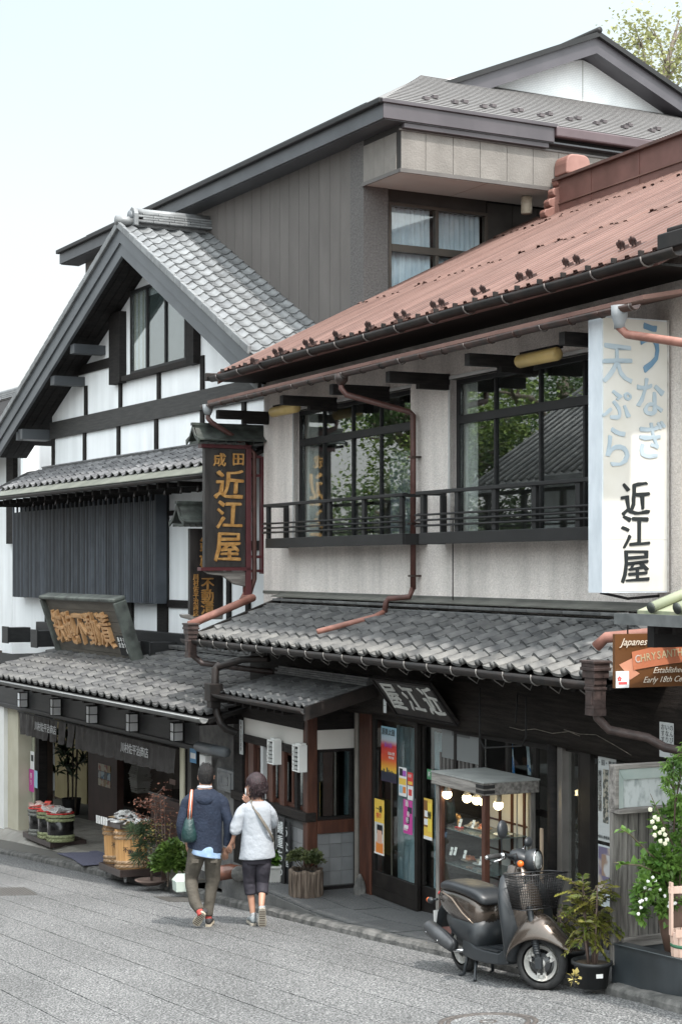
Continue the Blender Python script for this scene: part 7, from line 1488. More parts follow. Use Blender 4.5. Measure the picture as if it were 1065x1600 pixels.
x, z = O.f(712, 1291, -.45); x = max(x, DX0 + .17); W = TM(O, x, -.45, shz[0] + .008); t = thing('cat_figurine', 'gold beckoning cat figurine on a red cushion on the top shelf', 'figurine', W); m = MB(); m.ball((0, 0, .05), (.024, .02, .036), 10, 6); m.ball((0, 0, .098), (.020, .018, .019), 10, 6); m.tube([(-.012, 0, .110), (-.014, 0, .124)], [.006, .001], 5); m.tube([(.012, 0, .110), (.014, 0, .124)], [.006, .001], 5); m.tube([(-.018, -.008, .08), (-.028, -.012, .11), (-.024, -.012, .13)], [.008, .007, .006], 6); m.build('cat_body', GOLD, t, W); MB().box(-.035, .035, -.03, .03, .001, .014).build('cushion', MATS['red_felt'], t, W, bevel=.004)
# small blue flags behind glass
for px, lab in ((797, 'blue and white strip banner behind the glass, left of the round post'), (822, 'blue and red strip banner behind the glass at the round post')):
    x, z = O.f(px, 1176, .2); t = thing('strip_banner', lab, 'banner', TM(O, x, .2, z), 'strip banners'); m = MB(); m.rings([[(x - .05, .2, z + .22), (x + .03, .2, z + .22)], [(x - .03, .22, z), (x + .05, .2, z)], [(x + .02, .2, z - .2), (x + .08, .2, z - .2)]], closed=False, cap=False); m.build('cloth', mat('banner_blue', (.02, .16, .42), (.5, .6, .65), 8, .8, lo=.48, hi=.52), t, O)
# ------------------------------------------------------------ planter box, wooden board, jar, bucket and flowers at the right edge
PY_ = -.92; plx0 = O.X(955, PY_); FP = O.perp(plx0)
def kz(x, y=PY_): return oz(x, y)
t = thing('planter_box', 'dark grey steel planter trough with sloping top edge at the right edge', 'planter box', TM(O, plx0, PY_, kz(plx0)))
zt0_, zt1_ = O.Z(955, 1475, PY_), O.Z(1065, 1515, PY_); x1_ = O.X(1065, PY_); sl_ = (zt1_ - zt0_) / (x1_ - plx0); xe_ = plx0 + 3.4
STL = mat('dark_steel_plate', (.028, .034, .038), (.05, .058, .064), 3, .38, streak=.25)
def ztp(x): return zt0_ + sl_ * (x - plx0) if False else max(zt0_ + sl_ * (x - plx0), kz(x) + .25)
m = MB(); m.prism([(plx0, PY_, kz(plx0) + .015), (xe_, PY_, kz(xe_) + .015), (xe_, PY_, ztp(xe_)), (plx0, PY_, zt0_)], (0, .02, 0)); m.prism([(plx0, PY_ + .02, kz(plx0) + .015), (plx0 + .015, PY_ + .02, kz(plx0) + .015), (plx0 + .015, PY_ + .02, zt0_), (plx0, PY_ + .02, zt0_)], (0, .95, 0))
m.prism([(plx0, PY_ - .012, zt0_), (xe_, PY_ - .012, ztp(xe_)), (xe_, PY_ - .012, ztp(xe_) + .012), (plx0, PY_ - .012, zt0_ + .012)], (0, .10, 0)); m.build('steel_sides', STL, t, O)
box('edge_bead', mat('bright_edge', (.22, .25, .26), None, rough=.3), t, plx0, plx0 + .004, PY_ - .014, PY_ + .9, zt0_, zt0_ + .013, O)
m = MB(); m.tube([(plx0, PY_ - .013, zt0_ + .010), (xe_, PY_ - .013, ztp(xe_) + .010)], .003, 4); m.build('top_bead', MATS['bright_edge'], t, O)
m = MB(); m.add([(plx0, PY_, zt0_ - .10), (xe_, PY_, ztp(xe_) - .10), (xe_, .1, ztp(xe_) - .10), (plx0, .1, zt0_ - .10)], [(0, 1, 2, 3)]); m.build('soil', mat('dark_soil', (.03, .028, .025), (.05, .045, .04), 20, .95), t, O)
PEB = mat('pale_pebble', (.45, .42, .38), (.62, .60, .56), 6, .6, rnd=.15)
for i in range(46):
    x = plx0 + random.uniform(.15, 1.0); y = PY_ + random.uniform(.06, .35); r = random.uniform(.014, .026); MB().ball((x, y, ztp(x) - .09 + r * .4), (r, r * .8, r * .6), 8, 5).build('pebble', PEB, t, O)
# rough mortar lump under the planter
m = MB(); rs = []
for i in range(30):
    x = plx0 - .02 + i * .09; h = .05 + .02 * mnoise.noise(Vector((i * .7, 0, 0))); j = .02 * mnoise.noise(Vector((0, i * .9, 3)))
    rs.append([(x, PY_ - .06 + j, kz(x) - .02), (x, PY_ - .045 + j, kz(x) + h * .6), (x, PY_ - .0, kz(x) + h * .8), (x, PY_ + .05, kz(x) - .02)])
m.rings(rs); m.build('mortar_bed', CONC, pavement, O)
# wooden board with glazed top frame (faces the viewer)
fx0 = .04; fyp = -.30   # in FP: x into the building from the planter front; y toward/away viewer
F9 = O.perp(plx0 + .02); fa = F9.X(955, 0); fb = F9.X(1065, 0) + .5; zt9 = F9.Z(958, 1195, 0); zs9 = F9.Z(958, 1266, 0); zb9 = F9.Z(990, 1478, 0)
t = thing('notice_fence', 'weathered grey plank fence with a pale green framed notice case on top, behind the planter', 'fence', TM(F9, fa, 0, zb9))
for i in range(10):
    w = .082 if i else .052; xx = fa + (0 if i == 0 else .056 + (i - 1) * .090); box('plank', WOODG, t, xx, xx + w, (-.012 if i == 0 else 0), .03, zb9 - (.12 if i == 0 else -.03), zs9 - .02, F9, bevel=.003)
box('bottom_rail', WOODGH, t, fa + .075, fb, -.035, -.002, zb9 + .0, zb9 + .075, F9, bevel=.005)
box('ledge', WOODGH, t, fa, fb, -.09, .04, zs9 - .018, zs9 + .012, F9, bevel=.004)
m = MB(); m.box(fa, fa + .03, -.05, .04, zs9 + .013, zt9); m.box(fa + .03, fb, -.05, .04, zt9 - .03, zt9); m.build('outer_frame', WOODGH, t, F9, bevel=.004)
VG = mat('pale_verdigris_frame', (.36, .43, .41), (.46, .52, .50), 5, .5)
m = MB(); m.prism([(fa + .032, -.04, zt9 - .032), (fb, -.04, zt9 - .032), (fb, -.02, zt9 - .11), (fa + .09, -.02, zt9 - .11)], (0, .02, 0)); m.prism([(fa + .032, -.04, zt9 - .034), (fa + .088, -.02, zt9 - .112), (fa + .088, -.02, zs9 + .014), (fa + .032, -.04, zs9 + .014)], (0, .02, 0)); m.build('inner_frame', VG, t, F9)
box('notice_panel', mat('stained_pale_panel', (.50, .53, .53), (.17, .20, .20), 14, .6, st=(1.4, 1, .7), lo=.5, hi=.75), t, fa + .09, fb, -.005, .02, zs9 + .014, zt9 - .11, F9)
# big jar
jc = O.M @ Vector((plx0 + .62, PY_ + .34, 0)); jx = F9.M @ Vector((0, 0, 0))
p_ = FP.perp  # unused helper
Fj = O.perp(plx0 + .40); jxc = Fj.X(1068, 0); jz0, jz1 = Fj.Z(1050, 1505, 0), Fj.Z(1050, 1385, 0); c = Fj.M @ Vector((jxc, 0, jz0)); H = jz1 - jz0
t = thing('clay_jar', 'tall brown unglazed clay jar behind the flowers, cut by the right edge', 'jar', c)
MB().lathe([(.11, 0), (.125, .02), (.165, H * .35), (.20, H * .70), (.195, H * .88), (.15, H * .98), (.13, H * 1.02), (.145, H * 1.06), (.13, H * 1.06), (.11, H * .9)], n=30).build('jar_body', mat('brown_clay', (.10, .058, .042), (.17, .105, .08), 6, .45, .1, 20), t, Matrix.Translation(c))
# wooden bucket with tall handle
Fb = O.perp(plx0 + .75); bxc = Fb.X(1072, 0); bz0, bz1 = Fb.Z(1055, 1520, 0), Fb.Z(1055, 1456, 0); c = Fb.M @ Vector((bxc, 0, bz0)); W = Matrix.Translation(c) @ Matrix.Rotation(R(12), 4, 'Z')
t = thing('wooden_bucket', 'pale pink wooden bucket with a tall bar handle and green band at the right edge', 'bucket', W); PNKW = mat('pale_pinkish_wood', (.62, .42, .33), (.72, .52, .43), 4, .5); r = .115; H = bz1 - bz0
for k in range(14):
    a = 2 * math.pi * k / 14; w = r * math.tan(math.pi / 14) * .98; MB().prism([(r * .86, -w * .86, 0), (r * .86, w * .86, 0), (r * .78, w * .8, 0), (r * .78, -w * .8, 0)], (r * .14, 0, H)).build('stave', PNKW, t, W @ Matrix.Rotation(a, 4, 'Z'))
MB().lathe([(r * .96, H * .62), (r * .985, H * .62), (r * .995, H * .70), (r * .97, H * .70)], n=28).build('green_band', mat('green_band', (.05, .16, .09), None, rough=.5), t, W)
for sg in (-1, 1): box('handle_upright', PNKW, t, sg * r * 1.0 - .009, sg * r * 1.0 + .009, -.022, .022, H * .9, H + .34, W, bevel=.003)
m = MB(); m.box(-r * 1.15, r * 1.15, -.012, .012, H + .26, H + .31); m.build('handle_bar', PNKW, t, W, bevel=.004); m = MB(); m.box(-r * 1.12, r * 1.12, -r * .99, -r * .93, H * .92, H * 1.12); m.build('rim_bar', PNKW, t, W, bevel=.004)
# flowering shrub over the jar
LFG = leafmat('bright_vine_leaf', (.06, .14, .025), (.17, .30, .06), .4); WFL = mat('white_flower', (.75, .75, .72), (.85, .85, .80), 8, .6); YFL = mat('cream_rose', (.70, .68, .48), (.80, .79, .62), 8, .6)
def Fpt(F, px, py, y=0): x, z = F.f(px, py, y); return F.M @ Vector((x, y, z))
t = thing('flowering_shrub', 'lush green shrub with white and cream flowers spilling over the clay jar', 'shrub', Fpt(Fj, 1055, 1390)); m = MB(); ms = MB()
for (px, py, r_, n) in ((1050, 1290, 30, 300), (1060, 1330, 32, 350), (1035, 1345, 24, 260), (1020, 1365, 20, 180), (1055, 1375, 26, 300), (1040, 1385, 20, 180), (1010, 1385, 14, 120), (1000, 1400, 12, 110), (998, 1420, 9, 70), (1003, 1432, 6, 40), (1032, 1405, 12, 100), (1035, 1420, 9, 60), (1043, 1435, 6, 30), (1062, 1265, 18, 160), (1055, 1400, 16, 120), (1015, 1350, 14, 90)):
    c = Fpt(Fj, px, py, random.uniform(-.12, .08)); rr = r_ / FOC * 12.2; shrub(m, c, (rr, rr, rr), n, .055, w=.34, low=-1)
for pth in ([(1045, 1360), (1010, 1330), (985, 1305), (968, 1295)], [(1040, 1370), (1000, 1352), (972, 1350), (958, 1347)], [(1050, 1320), (1030, 1275), (1015, 1240)], [(1030, 1380), (1003, 1395), (996, 1430)], [(1060, 1400), (1065, 1300), (1060, 1250)]):
    q = [Fpt(Fj, *p, -.1) for p in pth]; ms.tube(q, [.006] * (len(q) - 1) + [.002], 5)
    for a, b in zip(q[:-1], q[1:]):
        for k in range(6): leaf(m, a.lerp(b, random.random()), random.uniform(.05, .075), None, .32)
m.build('leaves', LFG, t, I4); ms.build('stems', mat('green_brown_stem', (.12, .10, .06), None), t, I4)
def flower(px, py, r, mt, n=5, yy=-.16):
    c = Fpt(Fj, px, py, yy); q = MB(); r = r / FOC * 12.2
    for k in range(n):
        a = 6.283 * k / n + random.random(); d = Vector((math.cos(a) * .9, -.35, math.sin(a) * .9)); q.ball(c + d * r * .5, (r * .5, r * .4, r * .5), 6, 4)
    q.ball(c + Vector((0, -r * .3, 0)), r * .42, 6, 4); q.build('flower', mt, t, I4)
for px, py in ((1012, 1377), (1018, 1371), (1023, 1376), (1006, 1387), (1002, 1407), (998, 1409), (1008, 1405), (1015, 1390), (1048, 1405), (1045, 1410), (1050, 1412), (1043, 1416), (1054, 1411), (1049, 1392), (1038, 1400), (1000, 1418), (996, 1428), (1030, 1390)): flower(px + random.uniform(-1, 1), py, 3.1, WFL)
for px, py in ((1022, 1277), (1027, 1280), (1018, 1284), (1022, 1293), (1035, 1296), (1030, 1301), (1038, 1304), (1022, 1305), (1031, 1314), (1038, 1318), (1041, 1312), (1015, 1265)): flower(px, py, 4.1, YFL, 6)
# maple twig plant
t = thing('maple_sapling', 'young maple sapling with fresh green leaves in front of the notice case', 'plant', Fpt(Fj, 1050, 1330, -.0)); ms = MB(); m = MB(); ends = []
for pth in ([(1052, 1300), (1054, 1250), (1050, 1210), (1052, 1185)], [(1054, 1260), (1060, 1225), (1064, 1200)], [(1053, 1235), (1045, 1222), (1040, 1215)], [(1055, 1250), (1047, 1238)], [(1051, 1210), (1044, 1200)], [(1053, 1190), (1060, 1180), (1068, 1172)]):
    q = [Fpt(Fj, *p, -.2) for p in pth]; ms.tube(q, [.006] * (len(q) - 1) + [.003], 5); ends += q[1:]
for c in ends + [Fpt(Fj, px, py, -.2) for px, py in ((1040, 1195), (1058, 1190), (1062, 1205), (1046, 1186), (1050, 1199), (1064, 1186), (1036, 1225))]:
    for k in range(4):
        o = c + Vector((random.gauss(0, .02), random.gauss(0, .02), random.gauss(0, .015)));
        for j in range(5): a = -1.57 + (j - 2) * .7; leaf(m, o, .045, Vector((math.cos(a), random.uniform(-.3, .3), math.sin(a))), .24)
ms.build('stems', mat('maple_stem', (.08, .05, .04), None), t, I4); m.build('leaves', LFG, t, I4)
# two black pots of nandina behind the scooter
NDL = leafmat('nandina_leaf', (.085, .12, .02), (.23, .21, .05), .4); BPOT = mat('black_plastic_pot', (.018, .019, .02), (.028, .029, .03), 5, .45)
def nandina(b, label, r, h, n, hh, spread, lm):
    t = thing('potted_nandina', label, 'potted plant', b, 'black potted nandinas'); W = Matrix.Translation(b)
    MB().lathe([(r * .78, 0), (r * .95, h * .86), (r * 1.08, h * .86), (r * 1.08, h), (r * .98, h), (r * .92, h * .88), (.005, h * .86)], n=28).build('pot', BPOT, t, W)
    MB().lathe([(.005, h * .87), (r * .9, h * .88)], n=16, cap=False).build('soil', mat('bark_soil', (.06, .045, .03), (.10, .07, .045), 20, .95), t, W)
    ms = MB(); m = MB()
    for k in range(n):
        a = random.uniform(0, 6.28); e = b + Vector((math.cos(a) * spread * .35, math.sin(a) * spread * .3, hh * random.uniform(.55, 1))); s = b + Vector((math.cos(a) * .03, math.sin(a) * .03, h * .85)); ms.tube([s, s.lerp(e, .5), e], [.009, .008, .005], 5)
        for j in range(6):
            a2 = random.uniform(0, 6.28); l = spread * random.uniform(.5, .9); st = s.lerp(e, random.uniform(.55, 1.0)); en = st + Vector((math.cos(a2) * l, math.sin(a2) * l * .7, random.uniform(-.12, .18) * 1)); mid = st.lerp(en, .5) + Vector((0, 0, .05)); ms.tube([st, mid, en], [.004, .003, .002], 4)
            for q in range(9):
                f = (q + 1) / 9; pt = (st.lerp(mid, f * 2) if f < .5 else mid.lerp(en, f * 2 - 1)); dr = (en - st).normalized(); sd_ = dr.cross(Vector((0, 0, 1)))
                for sg in (-1, 1): leaf(m, pt, random.uniform(.045, .07), dr * .5 + sd_ * sg + Vector((0, 0, -.25)), .22)
    ms.build('stems', TERR, t, I4); m.build('leaves', lm, t, I4)
    return t
b = onG(924, 1541, .05); t = nandina(b, 'black pot of nandina with yellow green leaves, the front one beside the planter trough', .14, .19, 8, .74, .21, NDL)
box('pot_label', WHITEM, t, -.02, .03, -.146, -.142, .09, .12, Matrix.Translation(b) @ Matrix.Rotation(R(12), 4, 'Z'))
b = onG(888, 1522, .05); nandina(b, 'black pot of nandina behind the scooter wheel, mostly hidden', .13, .20, 4, .55, .26, NDL)
b = onG(899, 1531, .26); t = thing('yellow_sprout', 'small bright yellow leaf sprout at the rim of the front black pot', 'plant', b); m = MB(); shrub(m, b, (.035, .035, .045), 22, .038, w=.35, low=-1); m.build('leaves', YLF, t, I4)
# ------------------------------------------------------------ scooter
RWc = gpix(727.6, 1518); FWc = gpix(846, 1547); fw_ = (FWc - RWc).normalized(); upv = Vector((-.0392, .0832, 1)).normalized(); lf_ = upv.cross(fw_).normalized(); upv = fw_.cross(lf_)
SW_ = Matrix(((fw_.x, lf_.x, upv.x, RWc.x), (fw_.y, lf_.y, upv.y, RWc.y), (fw_.z, lf_.z, upv.z, RWc.z), (0, 0, 0, 1)))
WB_ = (FWc - RWc).length
sc = thing('scooter', 'bronze and black scooter with front basket parked at the kerb', 'scooter', SW_)
BRZ = mat('bronze_paint', (.085, .068, .056), (.10, .08, .066), 2, .26, metal=.6, coat=.6); BLP = mat('black_plastic', (.020, .023, .026), (.028, .032, .036), 4, .42); RUB = mat('tyre_rubber', (.018, .018, .018), (.03, .03, .03), 20, .8); ALU = mat('silver_wheel', (.50, .49, .46), (.58, .57, .54), 6, .38, metal=.15); SEATM = mat('seat_vinyl', (.018, .020, .023), (.024, .027, .030), 4, .40, .06, 60); EXH = mat('exhaust_grey', (.05, .052, .056), (.085, .088, .092), 6, .45, metal=.4); CHR = mat('chrome', (.6, .6, .6), None, rough=.15, metal=1.0)
def loftx(secs, n=16):  # secs: (x, zc, half_width, half_height, power)
    rs = []
    for x, zc, hw, hh, pw in secs:
        r = []
        for k in range(n):
            a = 2 * math.pi * k / n; c, s = math.cos(a), math.sin(a); r.append((x, hw * math.copysign(abs(c) ** pw, c), zc + hh * math.copysign(abs(s) ** pw, s)))
        rs.append(r)
    return rs
def wheel(name, W, r=.20, tw=.042, spokes=3):
    prof = []
    for k in range(13): a = math.pi * (-.62 + 1.24 * k / 12) ; prof.append((r - tw * .95 + tw * .95 * math.cos(a), tw * 1.05 * math.sin(a)))
    mb = MB(); n = 44; RX = Matrix.Rotation(R(90), 4, 'X')
    mb.rings([[RX @ Vector((pr * math.cos(2 * math.pi * k / n), pr * math.sin(2 * math.pi * k / n), pz)) for k in range(n)] for pr, pz in prof], cap=False); ty = mb.build('front_tyre' if name == 'front' else 'rear_tyre', RUB, sc, W)
    for k in range(48):
        a = 2 * math.pi * k / 48; MB().box(-.004, .004, -.034, -.006, r - .003, r + .0015).build('tread_groove', BLACK, ty, W @ Matrix.Rotation(a, 4, 'Y') @ Matrix.Rotation(.5, 4, 'Z')) if name == 'front' and k % 2 == 0 else None
    ri = r - tw * 1.85 ; m = MB()
    m.rings([[RX @ Vector((q * math.cos(2 * math.pi * k / n), q * math.sin(2 * math.pi * k / n), z)) for k in range(n)] for q, z in ((ri + .008, -.038), (ri + .008, -.030), (ri - .016, -.022), (ri - .020, .022), (ri + .008, .034), (ri + .008, .04))], cap=False)
    m.tube([RX @ Vector((0, 0, -.04)), RX @ Vector((0, 0, .04))], .036, 16); m.tube([RX @ Vector((0, 0, -.05)), RX @ Vector((0, 0, .05))], .016, 10)
    for k in range(spokes):
        a = 2 * math.pi * k / spokes + R(-90)
        for d in (-.17, .17):
            e0 = Vector((math.cos(a), 0, math.sin(a))); s0 = Vector((-math.sin(a), 0, math.cos(a))) * (1 if d > 0 else -1); q = [e0 * .030 + s0 * .008, e0 * .030 + s0 * .030, e0 * (ri - .008) + s0 * .036, e0 * (ri - .008) + s0 * .012]
            m.prism([v + Vector((0, -.030, 0)) for v in q], (0, .022, 0))
        m.prism([Vector((math.cos(a + g_) * r_2, -.030, math.sin(a + g_) * r_2)) for g_, r_2 in ((-.3, ri - .03), (.3, ri - .03), (.3, ri - .008), (-.3, ri - .008))], (0, .022, 0))
    m.build('front_rim' if name == 'front' else 'rear_rim', ALU, ty, W)
    m = MB(); m.tube([RX @ Vector((0, 0, -.005)), RX @ Vector((0, 0, .03))], ri * .62, 20); m.build('brake_drum', EXH, ty, W)
R_ = .198
wheel('rear', SW_ @ Matrix.Translation((0, 0, R_)))
STEER = SW_ @ Matrix.Translation((WB_ - .03, 0, 0)) @ Matrix.Rotation(R(36), 4, 'Z')
FWm = STEER @ Matrix.Translation((.03, 0, R_)); wheel('front', FWm)
def sp_(name, mt, mb, parent=sc, W=SW_, **k): return mb.build(name, mt, parent, W, **k)
# front fork and mudguard (turned with the wheel)
m = MB()
for sy in (-.075, .075): m.tube([(-.02, sy, .62), (-.0, sy, .42), (.035, sy * 1.0, R_)], [.022, .024, .018], 10)
for k in range(6): m.lathe([(.026, 0), (.030, .008), (.026, .016)], (.012 + k * .002, -.075, .36 - k * .018), 10, cap=False)
m.box(.01, .06, -.10, -.055, R_ - .035, R_ + .05); sp_('front_fork', BLP, m, W=STEER, bevel=.004)
rs = []
for x, z, hw, dr in ((-.215, .255, .075, .05), (-.19, .35, .105, .08), (-.13, .46, .125, .14), (-.05, .555, .125, .19), (.04, .575, .12, .19), (.13, .515, .110, .14), (.20, .43, .090, .09), (.26, .355, .060, .06), (.295, .305, .030, .03)):
    ring = []
    for j in range(13):
        a = math.pi * j / 12; cx_ = math.cos(a); ring.append((x - .012 * abs(cx_), hw * cx_ * (1 + .10 * (1 - math.sin(a))), z - dr * (1 - math.sin(a) ** .8)))
    rs.append(ring)
m = MB(); m.rings(rs, closed=False, cap=False); sp_('front_mudguard', BRZ, m, W=STEER, solid=.007, subsurf=1)
# leg shield (front body)
m = MB(); rs = []
for z, xf, hw, dp in ((.34, WB_ - .125, .08, .05), (.42, WB_ - .115, .11, .055), (.52, WB_ - .11, .135, .065), (.64, WB_ - .135, .145, .07), (.76, WB_ - .175, .135, .07), (.86, WB_ - .22, .10, .06), (.90, WB_ - .25, .07, .045)):
    rs.append([(xf + dp * math.cos(a) - .04 * abs(math.sin(a)) ** 2, hw * math.sin(a), z + .02 * math.cos(a)) for a in [-math.pi / 2 + math.pi * k / 12 for k in range(13)]])
m.rings(rs, closed=False, cap=False); sp_('front_panel', BRZ, m, solid=.008, subsurf=1)
m = MB(); rs = []
for z, xf, hw in ((.17, WB_ - .24, .15), (.25, WB_ - .20, .18), (.38, WB_ - .17, .205), (.52, WB_ - .165, .225), (.64, WB_ - .195, .22), (.76, WB_ - .235, .185), (.87, WB_ - .28, .12)):
    rs.append([(xf + .035, -hw, z), (xf - .01, -hw - .012, z), (xf - .055, -hw * .9, z), (xf - .07, -hw * .4, z), (xf - .07, hw * .4, z), (xf - .055, hw * .9, z), (xf - .01, hw + .012, z), (xf + .035, hw, z), (xf + .05, hw * .5, z), (xf + .05, -hw * .5, z)])
m.rings(rs); sp_('leg_shield', BLP, m, subsurf=1)
# floor board and lower body
m = MB(); m.rings([[(x, -w, z0), (x, w, z0), (x, w * .92, z1), (x, -w * .92, z1)] for x, w, z0, z1 in ((.22, .15, .17, .33), (.42, .165, .15, .255), (.62, .17, .15, .245), (.80, .17, .16, .245), (WB_ - .24, .15, .17, .30))], smooth=False); sp_('floor_board', BLP, m, bevel=.012)
for k in range(4): sp_('floor_rib', BLP, MB().box(.46, .78, -.15 + k * .09, -.12 + k * .09, .25, .258))
m = MB(); m.rings(loftx([(-.10, .42, .10, .07, .8), (.02, .38, .135, .10, .8), (.18, .36, .15, .12, .75), (.32, .34, .155, .13, .75), (.44, .33, .15, .12, .7)])); sp_('lower_side_cover', BLP, m)
# rear body: bronze tail covers
m = MB(); m.rings(loftx([(-.30, .60, .045, .035, .8), (-.24, .585, .095, .075, .75), (-.12, .56, .13, .115, .72), (.04, .54, .15, .14, .7), (.20, .53, .155, .14, .7), (.34, .51, .15, .13, .7), (.46, .49, .13, .11, .7)])); sp_('tail_body', BRZ, m, subsurf=1)
m = MB(); 
for sy in (-1, 1): m.tube([(-.20, sy * .115, .60), (-.06, sy * .148, .635), (.12, sy * .165, .60), (.28, sy * .165, .50), (.42, sy * .15, .43)], [.004, .008, .008, .008, .004], 6)
sp_('tail_trim', mat('pale_bronze', (.24, .19, .15), None, rough=.25, metal=.6), m)  # thin paler bronze strips along both tail sides
# seat
m = MB(); rs = []
for x, z0, z1, hw in ((-.22, .64, .67, .07), (-.18, .64, .715, .115), (-.06, .64, .735, .14), (.10, .64, .730, .15), (.22, .63, .715, .15), (.36, .60, .705, .14), (.46, .57, .67, .12), (.50, .56, .61, .09)):
    rs.append([(x, hw * math.copysign(abs(math.cos(a)) ** .6, math.cos(a)), (z0 + z1) / 2 + (z1 - z0) / 2 * math.copysign(abs(math.sin(a)) ** .6, math.sin(a))) for a in [2 * math.pi * k / 16 for k in range(16)]])
m.rings(rs); sp_('seat', SEATM, m, subsurf=1)
# rear mudguard, tail lamp, signals, plate, rack
m = MB(); m.rings([[(-.20, -.07, .55), (-.20, .07, .55)], [(-.30, -.07, .45), (-.30, .07, .45)], [(-.36, -.065, .32), (-.36, .065, .32)]], closed=False, cap=False); sp_('rear_mudguard', BLP, m, solid=.008)
sp_('number_plate', WHITEM, MB().box(-.352, -.346, -.085, .085, .36, .46)); sp_('tail_lamp', mat('red_lens', (.45, .02, .02), None, rough=.2), MB().ball((-.29, 0, .60), (.03, .07, .03), 12, 6))
for sy in (-1, 1):
    m = MB(); m.ball((-.27, sy * .15, .555), (.038, .026, .026), 12, 8); m.tube([(-.25, sy * .09, .56), (-.27, sy * .13, .555)], .010, 6); q = sp_('rear_signal', BLP, m); m = MB(); m.ball((-.30, sy * .15, .555), (.014, .022, .022), 10, 6); sp_('signal_lens', mat('orange_lens', (.75, .14, .02), None, rough=.15), m, q)
# engine, exhaust, stand
m = MB(); m.tube([(-.02, .09, R_), (.30, .09, .24)], [.075, .06], 12); m.tube([(.05, -.04, .26), (.32, -.05, .25)], .055, 10); m.box(-.03, .12, -.06, .02, .22, .36); m.tube([(-.05, -.02, .30), (-.14, -.02, .52)], .022, 8); sp_('engine', mat('engine_black', (.03, .03, .03), (.06, .06, .06), 10, .5), m)
m = MB(); m.tube([(.20, -.10, .20), (.10, -.14, .185), (.04, -.15, .21)], .016, 8); q = MB(); q.tube([(.10, -.155, .215), (.085, -.155, .225), (-.05, -.160, .27), (-.27, -.165, .335), (-.30, -.165, .345)], [.03, .052, .062, .062, .05], 16); ex = sp_('exhaust', EXH, q); sp_('exhaust_pipe', CHR, m, ex); sp_('heat_shield', BLP, MB().tube([(.06, -.175, .235), (-.12, -.185, .29)], [.03, .035], 10, squash=.6), ex)
for dx_ in (-.24, -.05): sp_('shield_bolt', CHR, MB().ball((dx_, -.222, .285 - (dx_ + .15) * .26), (.008, .006, .008), 8, 4), ex)
m = MB(); m.tube([(.24, -.10, .20), (.20, -.13, .02), (.17, -.14, .008), (.14, -.14, .008)], [.014, .014, .012, .010], 8); m.tube([(.24, .10, .20), (.22, .12, .02), (.18, .12, .008)], [.014, .013, .01], 8); m.tube([(.24, -.11, .17), (.24, .11, .17)], .014, 8); m.tube([(.40, -.12, .17), (.48, -.19, .03), (.50, -.20, .01)], [.013, .012, .014], 8); sp_('centre_stand', BLP, m)
# steering head: bars, grips, levers, headlamp, mirror, gauge
HD = SW_ @ Matrix.Translation((WB_ - .26, 0, .90)) @ Matrix.Rotation(R(36), 4, 'Z')
m = MB(); m.tube([(.03, 0, -.12), (.0, 0, .04)], .03, 10); m.rings([[(x, hw * math.cos(a), zc + hh * math.sin(a)) for a in [6.283 * k / 14 for k in range(14)]] for x, zc, hw, hh in ((-.06, .06, .05, .02), (-.03, .075, .09, .045), (.03, .07, .10, .055), (.08, .05, .085, .05), (.11, .045, .07, .04))]); m.tube([(-.0, -.09, .06), (-.03, -.16, .09), (-.05, -.22, .09)], .014, 8); m.tube([(-.0, .09, .06), (-.03, .16, .09), (-.05, .22, .09)], .014, 8); hb_ = sp_('handlebar', BLP, m, W=HD)
for sy in (-1, 1):
    sp_('grip', RUB, MB().tube([(-.055, sy * .22, .09), (-.10, sy * .33, .085)], [.019, .020], 12), hb_, HD); sp_('grip_end', CHR, MB().ball((-.103, sy * .336, .085), .016, 10, 6), hb_, HD); sp_('brake_lever', CHR, MB().tube([(-.01, sy * .19, .085), (.0, sy * .24, .07), (-.05, sy * .33, .055)], [.009, .007, .006], 6), hb_, HD); sp_('lever_mount', CHR, MB().ball((-.035, sy * .195, .09), (.025, .022, .022), 8, 5), hb_, HD)
mi_ = sp_('mirror', BLP, MB().tube([(-.04, -.20, .11), (-.03, -.22, .20), (-.01, -.24, .25)], .006, 6).ball((-.005, -.25, .285), (.032, .072, .070), 14, 8), W=HD)
mi2 = sp_('mirror', BLP, MB().tube([(-.04, .20, .10), (-.03, .24, .13)], .006, 6).ball((-.02, .27, .15), (.024, .062, .040), 14, 8), W=HD)
HL = HD @ Matrix.Translation((.11, -.0, .035)); Ry = Matrix.Rotation(R(90), 4, 'Y')
m = MB(); m.lathe([(.02, -.07), (.06, -.05), (.085, -.01), (.088, .045), (.080, .05)], n=22, m=Ry); hl = sp_('headlamp', BLP, m, W=HL); sp_('headlamp_ring', CHR, MB().lathe([(.080, .046), (.086, .052), (.080, .062), (.070, .058)], n=24, m=Ry, cap=False), hl, HL); sp_('headlamp_lens', mat('headlamp_glass', (.35, .38, .38), (.62, .66, .66), 30, .08, metal=.5), MB().lathe([(.074, .052), (.05, .066), (.02, .074), (.001, .076)], n=20, m=Ry, cap=False), hl, HL)
for sy in (-1, 1): q = sp_('front_signal', BLP, MB().ball((.06, sy * .115, .02), (.03, .028, .028), 12, 6), W=HD); sp_('signal_lens', MATS['orange_lens'], MB().ball((.072, sy * .122, .02), (.028, .026, .026), 12, 6), q, HD)
sp_('brake_cable', BLACK, MB().tube([(.0, -.20, .08), (.06, -.16, .10), (.05, -.08, -.02), (.02, -.04, -.10)], .004, 5), W=HD); 
